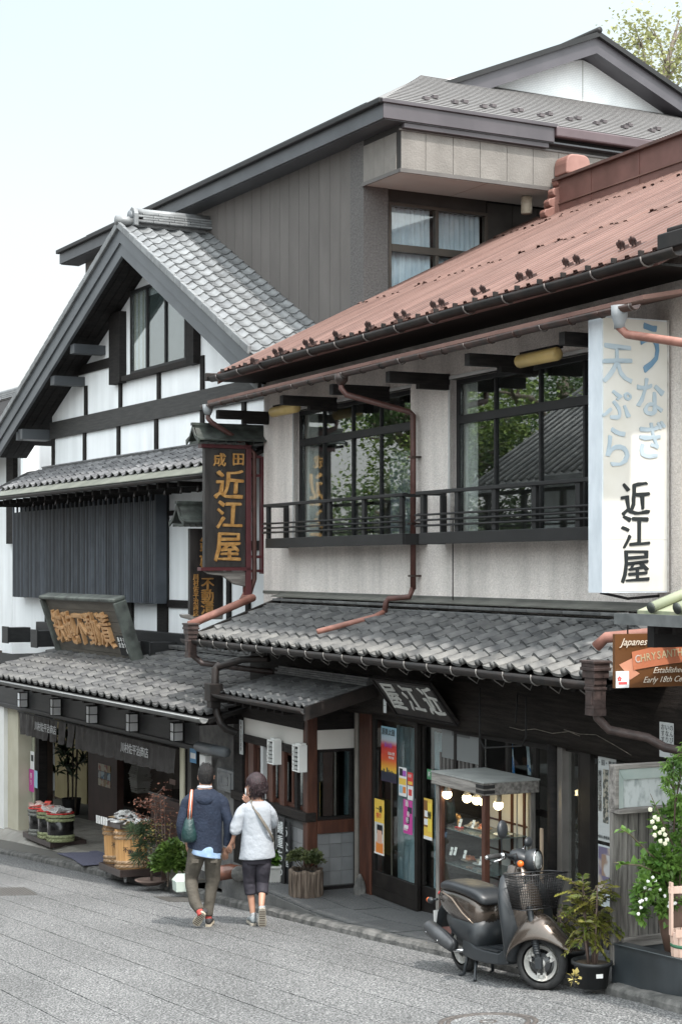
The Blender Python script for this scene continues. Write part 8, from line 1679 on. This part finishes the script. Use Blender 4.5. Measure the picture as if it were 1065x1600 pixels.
# basket: mesh of separate wires
BX = SW_ @ Matrix.Translation((WB_ - .11, -.02, .60)) @ Matrix.Diagonal((1.0, 1.18, 1.04, 1)); WIRE = mat('black_wire', (.012, .012, .013), None, rough=.35); bs = sp_('basket', WIRE, MB().tube([(0, -.165, .245), (.0, .165, .245), (.22, .185, .245), (.24, 0, .245), (.22, -.185, .245), (0, -.165, .245)], .006, 6), W=BX); sp_('basket_base', WIRE, MB().tube([(.01, -.12, 0), (.01, .12, 0), (.17, .13, 0), (.17, -.13, 0), (.01, -.12, 0)], .005, 6), bs, BX)
tp = [(0, -.165), (0, .165), (.22, .185), (.22, -.185)]; bo = [(.01, -.12), (.01, .12), (.17, .13), (.17, -.13)]
for a, b, n in ((0, 1, 16), (1, 2, 14), (2, 3, 22), (3, 0, 14)):
    for k in range(n):
        f = k / n; t0 = Vector((*tp[a], .245)).lerp(Vector((*tp[b], .245)), f); b0 = Vector((*bo[a], 0)).lerp(Vector((*bo[b], 0)), f); sp_('basket_wire', WIRE, MB().tube([b0, t0], .0022, 4), bs, BX)
    for j in range(1, 13): f = j / 13; p0 = Vector((*bo[a], 0)).lerp(Vector((*tp[a], .245)), f); p1 = Vector((*bo[b], 0)).lerp(Vector((*tp[b], .245)), f); sp_('basket_wire', WIRE, MB().tube([p0, p1], .0020, 4), bs, BX)
for k in range(4): sp_('basket_floor_wire', WIRE, MB().tube([(.01, -.10 + k * .066, 0), (.17, -.10 + k * .066, 0)], .003, 4), bs, BX)
sp_('basket_bracket', CHR, MB().box(-.01, .0, -.02, .02, .0, .22).box(-.012, .16, -.012, .012, -.012, -.004), bs, BX)
for k in range(3): sp_('basket_stay', BLP, MB().box(-.006, -.0, -.10, .10, .04 + k * .05, .055 + k * .05), bs, BX)
# ------------------------------------------------------------ the two walkers
SKINM = mat('skin', (.38, .20, .135), (.44, .25, .175), 6, .5)
def person(W, name_label, joints, edges, rad, root):
    t = thing('person', name_label, 'person', W, 'couple walking down the street')
    me = bpy.data.meshes.new('body'); ks = list(joints); me.from_pydata([joints[k] for k in ks], [(ks.index(a), ks.index(b)) for a, b in edges], []); me.materials.append(SKINM)
    o = link('body', me, t, W); o.modifiers.new('skin', 'SKIN'); sl_ = me.skin_vertices[0].data if me.skin_vertices else None
    if not me.skin_vertices:
        bpy.context.view_layer.objects.active = o; 
    for i, k in enumerate(ks):
        r = rad[k]; r = r if isinstance(r, tuple) else (r, r); me.skin_vertices[0].data[i].radius = r; me.skin_vertices[0].data[i].use_root = (k == root)
    s = o.modifiers.new('sub', 'SUBSURF'); s.levels = 2; s.render_levels = 2
    for p in me.polygons: p.use_smooth = True
    o.modifiers['skin'].use_smooth_shade = True
    return t
def cloth(parent, W, name, rings_, mt, n=22, fold=.006, fs=9.0, sub=1, caps=False, seed=0, solid=.006):
    rs = []
    for (cx, cy, cz, rx, ry, tilt) in rings_:
        ring = []
        for k in range(n):
            a = 2 * math.pi * k / n; p = Vector((cx + rx * math.cos(a), cy + ry * math.sin(a), cz + tilt * math.cos(a)))
            nn = mnoise.noise(Vector((p.x * fs, p.y * fs, p.z * fs * 1.6 + seed))) * fold + mnoise.noise(Vector((p.x * fs * 3 + 5, p.y * fs * 3, p.z * fs * 3.5 + seed))) * fold * .6
            p += Vector((math.cos(a), math.sin(a), 0)) * nn; ring.append(p)
        rs.append(ring)
    return MB().rings(rs, cap=caps).build(name, mt, parent, W, subsurf=sub, **({} if caps else {'solid': solid}))
def limb(parent, W, name, pts, rad, mt, n=14, fold=.006, seed=0, sub=1, caps=True):
    P_ = [Vector(p) for p in pts]; pts2 = []; r2 = []
    for i in range(len(P_) - 1):
        for k in range(6): f = k / 6; pts2.append(P_[i].lerp(P_[i + 1], f)); r2.append(rad[i] * (1 - f) + rad[i + 1] * f)
    pts2.append(P_[-1]); r2.append(rad[-1])
    for i in range(2, len(pts2) - 2): pts2[i] = (pts2[i - 1] + pts2[i] * 2 + pts2[i + 1]) / 4
    mb = MB().tube(pts2, r2, n, cap=caps); vs = []
    for v in mb.v:
        v = Vector(v); nn = Vector((mnoise.noise(v * 9 + Vector((seed, 0, 0))), mnoise.noise(v * 9 + Vector((0, seed, 7))), mnoise.noise(v * 14 + Vector((3, seed, 0))) * .5)) * fold + Vector((0, mnoise.noise(Vector((v.x * 8, v.y * 8, v.z * 38 + seed))), 0)) * fold * .8; vs.append(tuple(v + nn))
    mb.v = vs; return mb.build(name, mt, parent, W, subsurf=sub)
def hand(J, E, Rd, pre, wrist, elbow, curl=.3, side=1):
    w = Vector(wrist); d = (w - Vector(elbow)).normalized(); a = d.cross(Vector((0, 1, 0))).normalized() * side
    J[pre + 'w'] = tuple(w); Rd[pre + 'w'] = (.024, .018); J[pre + 'p'] = tuple(w + d * .075); Rd[pre + 'p'] = (.032, .016); E.append((pre + 'w', pre + 'p'))
    fwd = Vector((0, 1, 0))
    for i, (off, ln) in enumerate(((-.026, .066), (-.009, .075), (.009, .070), (.025, .056))):
        b = w + d * .092 + a * off; m_ = b + d * ln * .5 + fwd * ln * curl * .4; e = m_ + d * ln * .35 + fwd * ln * curl * .8
        for nm, p, r in (('b', b, .0095), ('m', m_, .0085), ('e', e, .0065)): J['%sf%d%s' % (pre, i, nm)] = tuple(p); Rd['%sf%d%s' % (pre, i, nm)] = r
        E += [(pre + 'p', '%sf%db' % (pre, i)), ('%sf%db' % (pre, i), '%sf%dm' % (pre, i)), ('%sf%dm' % (pre, i), '%sf%de' % (pre, i))]
    b = w + d * .03 - a * .03 + fwd * .012; m_ = b + d * .03 - a * .012 + fwd * .012; e = m_ + d * .026 + fwd * .008
    for nm, p, r in (('t0', b, .011), ('t1', m_, .0095), ('t2', e, .0075)): J[pre + nm] = tuple(p); Rd[pre + nm] = r
    E += [(pre + 'w', pre + 't0'), (pre + 't0', pre + 't1'), (pre + 't1', pre + 't2')]
def shoe(parent, W, heel, toe, sole_up, mt, solem, lab='shoe'):
    h, t_ = Vector(heel), Vector(toe); d = (t_ - h); L_ = d.length; d.normalize(); u = Vector(sole_up).normalized(); u = (u - d * u.dot(d)).normalized(); s = d.cross(u)
    M_ = Matrix(((d.x, s.x, u.x, h.x), (d.y, s.y, u.y, h.y), (d.z, s.z, u.z, h.z), (0, 0, 0, 1)))
    def sec(x, hw, z0, z1, n=12): return [(x * L_, hw * math.cos(a), (z0 + z1) / 2 + (z1 - z0) / 2 * math.sin(a)) for a in [6.283 * k / n for k in range(n)]]
    sh = MB().rings([sec(-.02, .022, .03, .07), sec(.03, .034, .022, .10), (sec(.18, .037, .022, .105)), sec(.35, .036, .022, .095), sec(.55, .040, .022, .075), sec(.78, .043, .02, .06), sec(.93, .034, .02, .045), sec(.99, .015, .02, .033)]).build(lab, mt, parent, W @ M_, subsurf=1)
    pts = [(-.03, .0), (-.0, .028), (.15, .036), (.4, .034), (.65, .044), (.85, .042), (.97, .026), (1.01, 0)]; pl = [(a * L_, b, 0) for a, b in pts] + [(a * L_, -b, 0) for a, b in pts[-2:0:-1]]
    so = MB().prism(pl, (0, 0, .024)).build('sole', solem, sh, W @ M_, bevel=.004)
    for k in range(7): x = (.12 + k * .12) * L_; MB().box(x, x + .012, -.028, .028, -.002, .0).build('sole_groove', mat('sole_groove_dark', (.12, .10, .08), None, rough=.9), sh, W @ M_)
    return M_
mg0 = gpix(320, 1448); HW = Matrix.Translation(mg0) @ Matrix.Rotation(R(4), 4, 'Z')
# man: x right in the picture, y away from the viewer, z up
J = {'pelvis': (0, 0, .84), 'waist': (0, 0, 1.0), 'chest': (.0, .01, 1.17), 'neckb': (-.0, .01, 1.35), 'neck': (.01, .02, 1.42), 'head': (.015, .03, 1.50), 'crown': (.015, .02, 1.56),
     'ls': (-.14, .0, 1.265), 'le': (-.235, -.03, 1.01), 'rs': (.14, 0, 1.265), 're': (.235, -.03, 1.03), 'lh': (-.09, 0, .82), 'lk': (-.140, .035, .46), 'la': (-.045, -.13, .19), 'rh': (.085, 0, .82), 'rk': (.075, .06, .45), 'ra': (.03, .02, .09)}
E = [('pelvis', 'waist'), ('waist', 'chest'), ('chest', 'neckb'), ('neckb', 'neck'), ('neck', 'head'), ('head', 'crown'), ('neckb', 'ls'), ('ls', 'le'), ('neckb', 'rs'), ('rs', 're'), ('pelvis', 'lh'), ('lh', 'lk'), ('lk', 'la'), ('pelvis', 'rh'), ('rh', 'rk'), ('rk', 'ra')]
Rd = dict(pelvis=(.13, .09), waist=(.12, .085), chest=(.14, .095), neckb=(.07, .06), neck=.052, head=(.072, .085), crown=(.055, .066), ls=.042, le=.034, rs=.042, re=.038, lh=.08, lk=.036, la=.028, rh=.08, rk=.040, ra=.030)
hand(J, E, Rd, 'L', (-.185, .03, .86), J['le'], .6, -1); E.append(('le', 'Lw')); hand(J, E, Rd, 'R', (.215, .03, .80), J['re'], .35, 1); E.append(('re', 'Rw'))
MAN_J = J
def skinsetup(t): pass
man = None
def build_person(W, label, J, E, Rd, root='pelvis'):
    t = thing('person', label, 'person', W, 'couple walking down the street'); ks = list(J)
    me = bpy.data.meshes.new('body'); me.from_pydata([J[k] for k in ks], [(ks.index(a), ks.index(b)) for a, b in E], []); tmp = bpy.data.objects.new('tmp', me); col.objects.link(tmp)
    tmp.modifiers.new('skin', 'SKIN')
    bpy.context.view_layer.objects.active = tmp
    if not me.skin_vertices:
        with bpy.context.temp_override(object=tmp, active_object=tmp): bpy.ops.mesh.customdata_skin_add()
    for i, k in enumerate(ks):
        r = Rd[k]; r = r if isinstance(r, tuple) else (r, r); me.skin_vertices[0].data[i].radius = r; me.skin_vertices[0].data[i].use_root = (k == root)
    s = tmp.modifiers.new('sub', 'SUBSURF'); s.levels = 2
    dg = bpy.context.evaluated_depsgraph_get(); bm = bpy.data.meshes.new_from_object(tmp.evaluated_get(dg)); bpy.data.objects.remove(tmp); bm.name = 'body'; bm.materials.clear(); bm.materials.append(SKINM)
    bm.polygons.foreach_set('use_smooth', [True] * len(bm.polygons)); link('body', bm, t, W); return t
NV = mat('navy_jersey', (.007, .013, .030), (.012, .021, .043), 10, .85, .5, 40); LBS = mat('light_blue_shirt', (.20, .30, .46), (.29, .40, .56), 14, .8, .2, 40); OLV = mat('olive_trousers', (.055, .048, .038), (.085, .075, .06), 9, .85, .5, 30); HAIRB = mat('black_hair', (.005, .0045, .0045), (.012, .010, .010), 60, .6, .8, 120)
man = build_person(HW, 'man in navy hoodie and olive trousers walking away with a dark green tote', J, E, Rd)
# head details
def headshape(t, W, c, hairm, style, tilt=0.0):
    Hm = W @ Matrix.Translation(c) @ Matrix.Rotation(tilt, 4, 'Z')
    sk = MB(); sk.ball((0, .0, 0), (.074, .090, .105), 18, 12); sk.ball((0, .075, -.045), (.045, .035, .05), 12, 8); sk.tube([(0, .088, .012), (0, .108, -.018), (0, .092, -.026)], [.009, .014, .010], 8)
    for sg in (-1, 1): sk.ball((sg * .076, .0, -.012), (.012, .019, .030), 10, 6)
    hd = sk.build('head', SKINM, t, Hm)
    for sg in (-1, 1): MB().ball((sg * .030, .083, .010), (.012, .006, .006), 8, 5).build('eye', mat('eye_dark', (.05, .035, .03), None, rough=.2), hd, Hm); MB().box(sg * .030 - .014, sg * .030 + .014, .082, .09, .026, .031).build('eyebrow', hairm, hd, Hm)
    MB().ball((0, .098, -.055), (.022, .006, .006), 10, 4).build('mouth', mat('lips', (.38, .13, .11), None, rough=.5), hd, Hm)
    m = MB(); rs = []
    if style == 'short':
        for z, q in ((-.085, .72), (-.06, .90), (-.02, 1.02), (.03, 1.08), (.07, 1.0), (.10, .80), (.125, .45), (.134, .08)):
            ring = []
            for k in range(28):
                a = 6.283 * k / 28; y = math.sin(a); x = math.cos(a); f = q
                if y > .25 and z < .03: f = q * .74
                elif abs(x) > .8 and z < -.02: f = q * .9
                ring.append(Vector((x * .080 * f, y * .096 * f - .006, z)) * 1.0 + Vector((mnoise.noise(Vector((k * .9, z * 30, 0))) * .004, mnoise.noise(Vector((k * .9, z * 30, 9))) * .004, 0)))
            rs.append(ring)
        m.rings(rs); h = m.build('hair', hairm, hd, Hm, subsurf=1)
        for i in range(420):
            a = random.uniform(0, 6.28); zz = random.uniform(-.05, .13); q = math.sqrt(max(.02, 1 - (zz / .135) ** 2)) if zz > 0 else 1
            if math.sin(a) > .3 and zz < .03: continue
            p = Vector((math.cos(a) * .083 * q, math.sin(a) * .098 * q - .006, zz)); 
            m = None
        m = MB()
        for i in range(900):
            a = random.uniform(0, 6.28); zz = random.uniform(-.07, .13); q = math.sqrt(max(.02, 1 - (max(zz, 0) / .138) ** 2)) * (1 if zz > -.03 else .9)
            if math.sin(a) > .3 and zz < .04: continue
            p = Vector((math.cos(a) * .083 * q, math.sin(a) * .098 * q - .006, zz)); dr = Vector((p.x, p.y, p.z + .04)).normalized() + Vector((random.gauss(0, .3), random.gauss(0, .3), random.gauss(.2, .3))); leaf(m, p, .013, dr, .12)
        m.build('hair_strands', hairm, hd, Hm)
    else:
        for z, q in ((-.10, .55), (-.085, .80), (-.05, 1.03), (.0, 1.22), (.05, 1.24), (.09, 1.10), (.12, .85), (.145, .48), (.155, .08)):
            ring = []
            for k in range(30):
                a = 6.283 * k / 30; y = math.sin(a); x = math.cos(a); f = q
                if y > .35 and z < .03: f = q * .66
                ring.append(Vector((x * .080 * f, y * .092 * f - .012, z)) + Vector((mnoise.noise(Vector((k * .8, z * 26, 0))) * .010, mnoise.noise(Vector((k * .8, z * 26, 9))) * .010, 0)))
            rs.append(ring)
        m.rings(rs); m.build('hair', hairm, hd, Hm, subsurf=1); m = MB()
        for i in range(1100):
            a = random.uniform(0, 6.28); zz = random.uniform(-.09, .14); q = (1.24 if -.02 < zz < .07 else 1.08) * math.sqrt(max(.05, 1 - (max(zz, 0) / .165) ** 2)) * (1 if zz > -.04 else .78)
            if math.sin(a) > .4 and zz < .04: continue
            p = Vector((math.cos(a) * .080 * q, math.sin(a) * .092 * q - .012, zz)); leaf(m, p, .035, Vector((p.x * .25 + random.gauss(0, .008), p.y * .25, -.09 + random.gauss(0, .012))), .10)
        m.build('hair_strands', hairm, hd, Hm)
    return hd, Hm
hd, Hm = headshape(man, HW, (.012, .03, 1.515), HAIRB, 'short')
# jacket, hood, shirt, trousers
cloth(man, HW, 'jacket', [(0, 0, .775, .172, .122, -.03), (0, 0, .80, .172, .118, -.02), (0, 0, .88, .172, .115, -.01), (0, 0, 1.0, .170, .110, 0), (0, 0, 1.12, .178, .112, 0), (0, .0, 1.22, .182, .112, 0), (0, .0, 1.295, .176, .102, 0), (0, .01, 1.345, .150, .092, 0), (0, .015, 1.38, .095, .075, 0), (0, .015, 1.395, .065, .062, 0)], NV, 30, .010, 7, 1, seed=3)
cloth(man, HW, 'shirt_hem', [(.01, -.01, .715, .158, .124, -.03), (0, -.005, .77, .164, .120, -.02), (0, 0, .83, .158, .11, 0)], LBS, 26, .008, 9, 1, seed=11)
m = MB(); hood = []
for k in range(15): a = math.pi * (-.08) - math.pi * .84 * k / 14; hood.append(Vector((.105 * math.cos(a), .02 + .085 * math.sin(a), 1.365 - .060 * math.sin(math.pi * k / 14))))
m.tube(hood, [.018 + .026 * math.sin(math.pi * k / 14) for k in range(15)], 12); m.ball((0, -.095, 1.285), (.085, .032, .050), 14, 8); m.build('hood', NV, man, HW, subsurf=1)
MB().tube([Vector((.062 * math.cos(a), .02 + .06 * math.sin(a), 1.405 - .008 * math.sin(a))) for a in [6.283 * k / 14 for k in range(15)]], .016, 8).build('collar', mat('pale_collar', (.58, .62, .68), None, rough=.8), man, HW)
limb(man, HW, 'sleeve', [(-.110, .005, 1.315), (-.180, -.005, 1.25), (-.238, -.03, 1.03), (-.222, -.01, .92), (-.205, .01, .885)], [.055, .062, .052, .046, .042], NV, 16, .010, 1)
limb(man, HW, 'sleeve', [(.110, .005, 1.315), (.180, -.005, 1.25), (.240, -.03, 1.05), (.232, .0, .88), (.225, .015, .815)], [.055, .062, .052, .046, .042], NV, 16, .010, 5)
limb(man, HW, 'shirt_cuff', [(-.209, .006, .895), (-.196, .02, .868)], [.036, .037], mat('grey_cuff', (.28, .30, .33), (.4, .42, .45), 30, .8), 12, .003); limb(man, HW, 'shirt_cuff', [(.226, .012, .825), (.222, .02, .80)], [.035, .036], MATS['grey_cuff'], 12, .003)
cloth(man, HW, 'trouser_seat', [(0, 0, .70, .142, .100, 0), (0, 0, .76, .145, .102, 0), (0, 0, .82, .146, .100, 0), (0, 0, .88, .14, .095, 0)], OLV, 24, .006, 8, 1, seed=4)
limb(man, HW, 'trouser_leg', [(-.072, 0, .80), (-.085, .0, .70), (-.146, .05, .47), (-.105, -.06, .28), (-.045, -.14, .18)], [.092, .090, .066, .060, .054], OLV, 18, .014, 2); limb(man, HW, 'trouser_leg', [(.072, 0, .80), (.082, 0, .70), (.078, .06, .46), (.045, .04, .24), (.030, .02, .10)], [.092, .090, .068, .060, .056], OLV, 18, .014, 9)
m = MB()
for sg in (-1, 1): m.prism([(sg * .095 - .035, -.098, .70), (sg * .095 + .035, -.098, .70), (sg * .095 + .035, -.104, .66), (sg * .095 - .035, -.104, .66)], (0, -.004, 0))
m.build('pocket_flap', OLV, man, HW)
SNK = mat('dark_sneaker', (.03, .03, .033), (.06, .055, .055), 12, .7); SOL = mat('tan_sole', (.36, .31, .24), (.44, .39, .31), 10, .7)
shoe(man, HW, (-.015, -.20, .175), (-.10, -.10, .035), (.35, .9, .35), SNK, SOL); shoe(man, HW, (.035, -.02, .0), (.06, .22, .0), (0, 0, 1), SNK, SOL)
limb(man, HW, 'sock', [(-.056, -.145, .20), (-.035, -.17, .15)], [.036, .036], mat('red_sock', (.42, .07, .06), None, rough=.9), 12, .002); limb(man, HW, 'sock', [(.037, .02, .12), (.037, .02, .07)], [.037, .037], MATS['red_sock'], 12, .002)
# tote under the left arm
tb_ = thing('tote_bag', 'dark green drawstring tote with orange and white straps on the man\'s shoulder', 'bag', HW @ Matrix.Translation((-.2, -.1, .95))); TOT = mat('dark_green_nylon', (.008, .03, .03), (.018, .05, .05), 12, .4, .5, 30)
cloth(tb_, HW, 'bag_body', [(-.155, -.10, .865, .045, .025, 0), (-.155, -.11, .88, .075, .045, 0), (-.158, -.115, .95, .080, .050, 0), (-.155, -.105, 1.03, .060, .035, 0), (-.15, -.09, 1.10, .040, .022, 0), (-.148, -.085, 1.13, .022, .015, 0)], TOT, 20, .012, 16, 1, caps=True)
STR = mat('orange_strap', (.50, .12, .05), (.60, .17, .08), 6, .5); WST = mat('white_strap', (.62, .60, .58), None, rough=.6)
for dx_, mt_ in ((-.016, STR), (.0, WST), (.016, STR)): MB().tube([(-.150 + dx_, -.105, 1.10), (-.145 + dx_, -.112, 1.20), (-.138 + dx_ * .8, -.098, 1.29), (-.132 + dx_ * .6, -.06, 1.36), (-.13 + dx_ * .6, .0, 1.378)], .0095, 6, squash=.6).build('strap', mt_, tb_, HW)
# woman
wg0 = gpix(401, 1446); WW = Matrix.Translation(wg0) @ Matrix.Rotation(R(3), 4, 'Z')
J = {'pelvis': (0, 0, .76), 'waist': (0, 0, .92), 'chest': (.0, .01, 1.08), 'neckb': (.01, .01, 1.225), 'neck': (.0, .02, 1.285), 'head': (-.01, .03, 1.37), 'crown': (-.01, .02, 1.42),
     'ls': (-.115, .0, 1.145), 'le': (-.205, .0, .97), 'rs': (.12, 0, 1.145), 're': (.165, .10, .98), 'lh': (-.075, 0, .74), 'lk': (-.07, .05, .41), 'la': (-.035, .02, .09), 'rh': (.075, 0, .74), 'rk': (.06, .03, .42), 'ra': (.045, -.15, .20)}
E = [('pelvis', 'waist'), ('waist', 'chest'), ('chest', 'neckb'), ('neckb', 'neck'), ('neck', 'head'), ('head', 'crown'), ('neckb', 'ls'), ('ls', 'le'), ('neckb', 'rs'), ('rs', 're'), ('pelvis', 'lh'), ('lh', 'lk'), ('lk', 'la'), ('pelvis', 'rh'), ('rh', 'rk'), ('rk', 'ra')]
Rd = dict(pelvis=(.12, .085), waist=(.10, .075), chest=(.115, .085), neckb=(.06, .05), neck=.042, head=(.065, .078), crown=(.05, .06), ls=.034, le=.028, rs=.034, re=.032, lh=.075, lk=.046, la=.030, rh=.075, rk=.046, ra=.030)
hand(J, E, Rd, 'L', (-.245, .03, .85), J['le'], .6, -1); E.append(('le', 'Lw')); hand(J, E, Rd, 'R', (-.03, .17, 1.17), J['re'], .5, 1); E.append(('re', 'Rw'))
wom = build_person(WW, 'short haired woman in pale blouse and dark capri trousers walking away, mask at her chin', J, E, Rd)
HRW = mat('plum_brown_hair', (.012, .005, .007), (.035, .016, .020), 50, .5, .6, 100)
hd, Hm = headshape(wom, WW, (-.012, .03, 1.385), HRW, 'bob', R(62))
m = MB(); m.rings([[(.064 * math.cos(a), .072 + .045 * math.sin(a) * .6, z) for a in [math.pi * k / 10 for k in range(11)]] for z in (-.085, -.045, -.01)], closed=False, cap=False); m.build('mask', mat('mask_white', (.72, .74, .74), None, rough=.8), hd, Hm, solid=.004); 
for sg in (-1, 1): MB().tube([(sg * .066, .05, -.03), (sg * .085, .012, .02), (sg * .084, -.008, -.02), (sg * .066, .05, -.06)], .0025, 4).build('ear_loop', MATS['mask_white'], hd, Hm)
# blouse with fine stripes
bm_ = bpy.data.materials.new('pale_striped_blouse'); bm_.use_nodes = True; nt = bm_.node_tree; b_ = _p(nt); b_.inputs['Roughness'].default_value = .85; tcx = nt.nodes.new('ShaderNodeTexCoord'); wv = nt.nodes.new('ShaderNodeTexWave'); wv.inputs['Scale'].default_value = 38; wv.bands_direction = 'Z'; wv.inputs['Distortion'].default_value = 1.0; nt.links.new(tcx.outputs['Object'], wv.inputs[0]); rp_ = nt.nodes.new('ShaderNodeValToRGB'); rp_.color_ramp.elements[0].color = (.26, .30, .36, 1); rp_.color_ramp.elements[1].color = (.44, .45, .46, 1); nt.links.new(wv.outputs[0], rp_.inputs[0]); nt.links.new(rp_.outputs[0], b_.inputs['Base Color'])
nn_ = nt.nodes.new('ShaderNodeTexNoise'); nn_.inputs['Scale'].default_value = 16; nt.links.new(tcx.outputs['Object'], nn_.inputs[0]); bp = nt.nodes.new('ShaderNodeBump'); bp.inputs['Strength'].default_value = .6; bp.inputs['Distance'].default_value = .02; nt.links.new(nn_.outputs[0], bp.inputs['Height']); nt.links.new(bp.outputs[0], b_.inputs['Normal'])
cloth(wom, WW, 'blouse', [(.005, 0, .675, .178, .130, .01), (.005, 0, .72, .176, .128, .01), (.0, 0, .82, .162, .118, 0), (.0, 0, .94, .146, .106, 0), (0, 0, 1.06, .145, .104, 0), (.005, .0, 1.14, .150, .100, 0), (.01, .0, 1.19, .142, .09, 0), (.01, .01, 1.23, .112, .078, 0), (.01, .015, 1.253, .068, .060, 0)], bm_, 34, .014, 8, 1, seed=21)
limb(wom, WW, 'sleeve', [(-.085, .005, 1.20), (-.150, 0, 1.13), (-.205, .0, .99), (-.222, .01, .935), (-.226, .012, .915)], [.052, .064, .068, .062, .040], bm_, 16, .014, 8); limb(wom, WW, 'sleeve', [(.085, .005, 1.20), (.142, .015, 1.13), (.165, .09, .99), (.12, .12, 1.04)], [.050, .056, .056, .045], bm_, 16, .012, 6)
CAP = mat('dark_plum_trousers', (.018, .016, .024), (.03, .027, .037), 9, .8, .4, 30)
cloth(wom, WW, 'trouser_seat', [(0, 0, .62, .135, .10, 0), (0, 0, .70, .14, .105, 0), (0, 0, .78, .12, .09, 0)], CAP, 24, .004, 8, 1)
limb(wom, WW, 'trouser_leg', [(-.062, 0, .72), (-.068, .01, .60), (-.072, .05, .42), (-.055, .04, .30)], [.082, .082, .064, .060], CAP, 18, .009, 2); limb(wom, WW, 'trouser_leg', [(.064, 0, .72), (.064, 0, .60), (.058, .03, .42), (.055, -.04, .315)], [.082, .082, .064, .058], CAP, 18, .009, 7)
GSH = mat('grey_canvas_shoe', (.18, .20, .21), (.26, .28, .29), 12, .8); SOL2 = mat('grey_tan_sole', (.28, .25, .21), (.36, .33, .28), 12, .7)
shoe(wom, WW, (-.03, -.02, .0), (-.07, .20, .0), (0, 0, 1), GSH, SOL2); shoe(wom, WW, (.055, -.20, .205), (.055, -.14, .005), (.0, .95, .25), GSH, SOL2)
limb(wom, WW, 'sock', [(-.035, .02, .13), (-.033, .015, .07)], [.031, .032], mat('grey_striped_sock', (.45, .46, .47), (.25, .26, .27), 60, .9), 12, .002); limb(wom, WW, 'sock', [(.047, -.135, .22), (.052, -.16, .17)], [.031, .032], MATS['grey_striped_sock'], 12, .002)
sb_ = thing('shoulder_bag', 'olive crossbody strap and small grey bag worn by the woman', 'bag', WW @ Matrix.Translation((.1, 0, .9))); MB().tube([(-.055, -.02, 1.262), (-.03, -.085, 1.20), (.05, -.122, 1.08), (.125, -.112, .96), (.162, -.05, .88), (.165, .03, .84)], .017, 8, squash=.35).build('strap', mat('olive_strap', (.13, .115, .095), (.17, .15, .125), 20, .8), sb_, WW)
m = MB(); m.box(.13, .175, .02, .16, .72, .86); m.build('bag_body', mat('grey_bag', (.3, .31, .30), None, rough=.7), sb_, WW, bevel=.02)
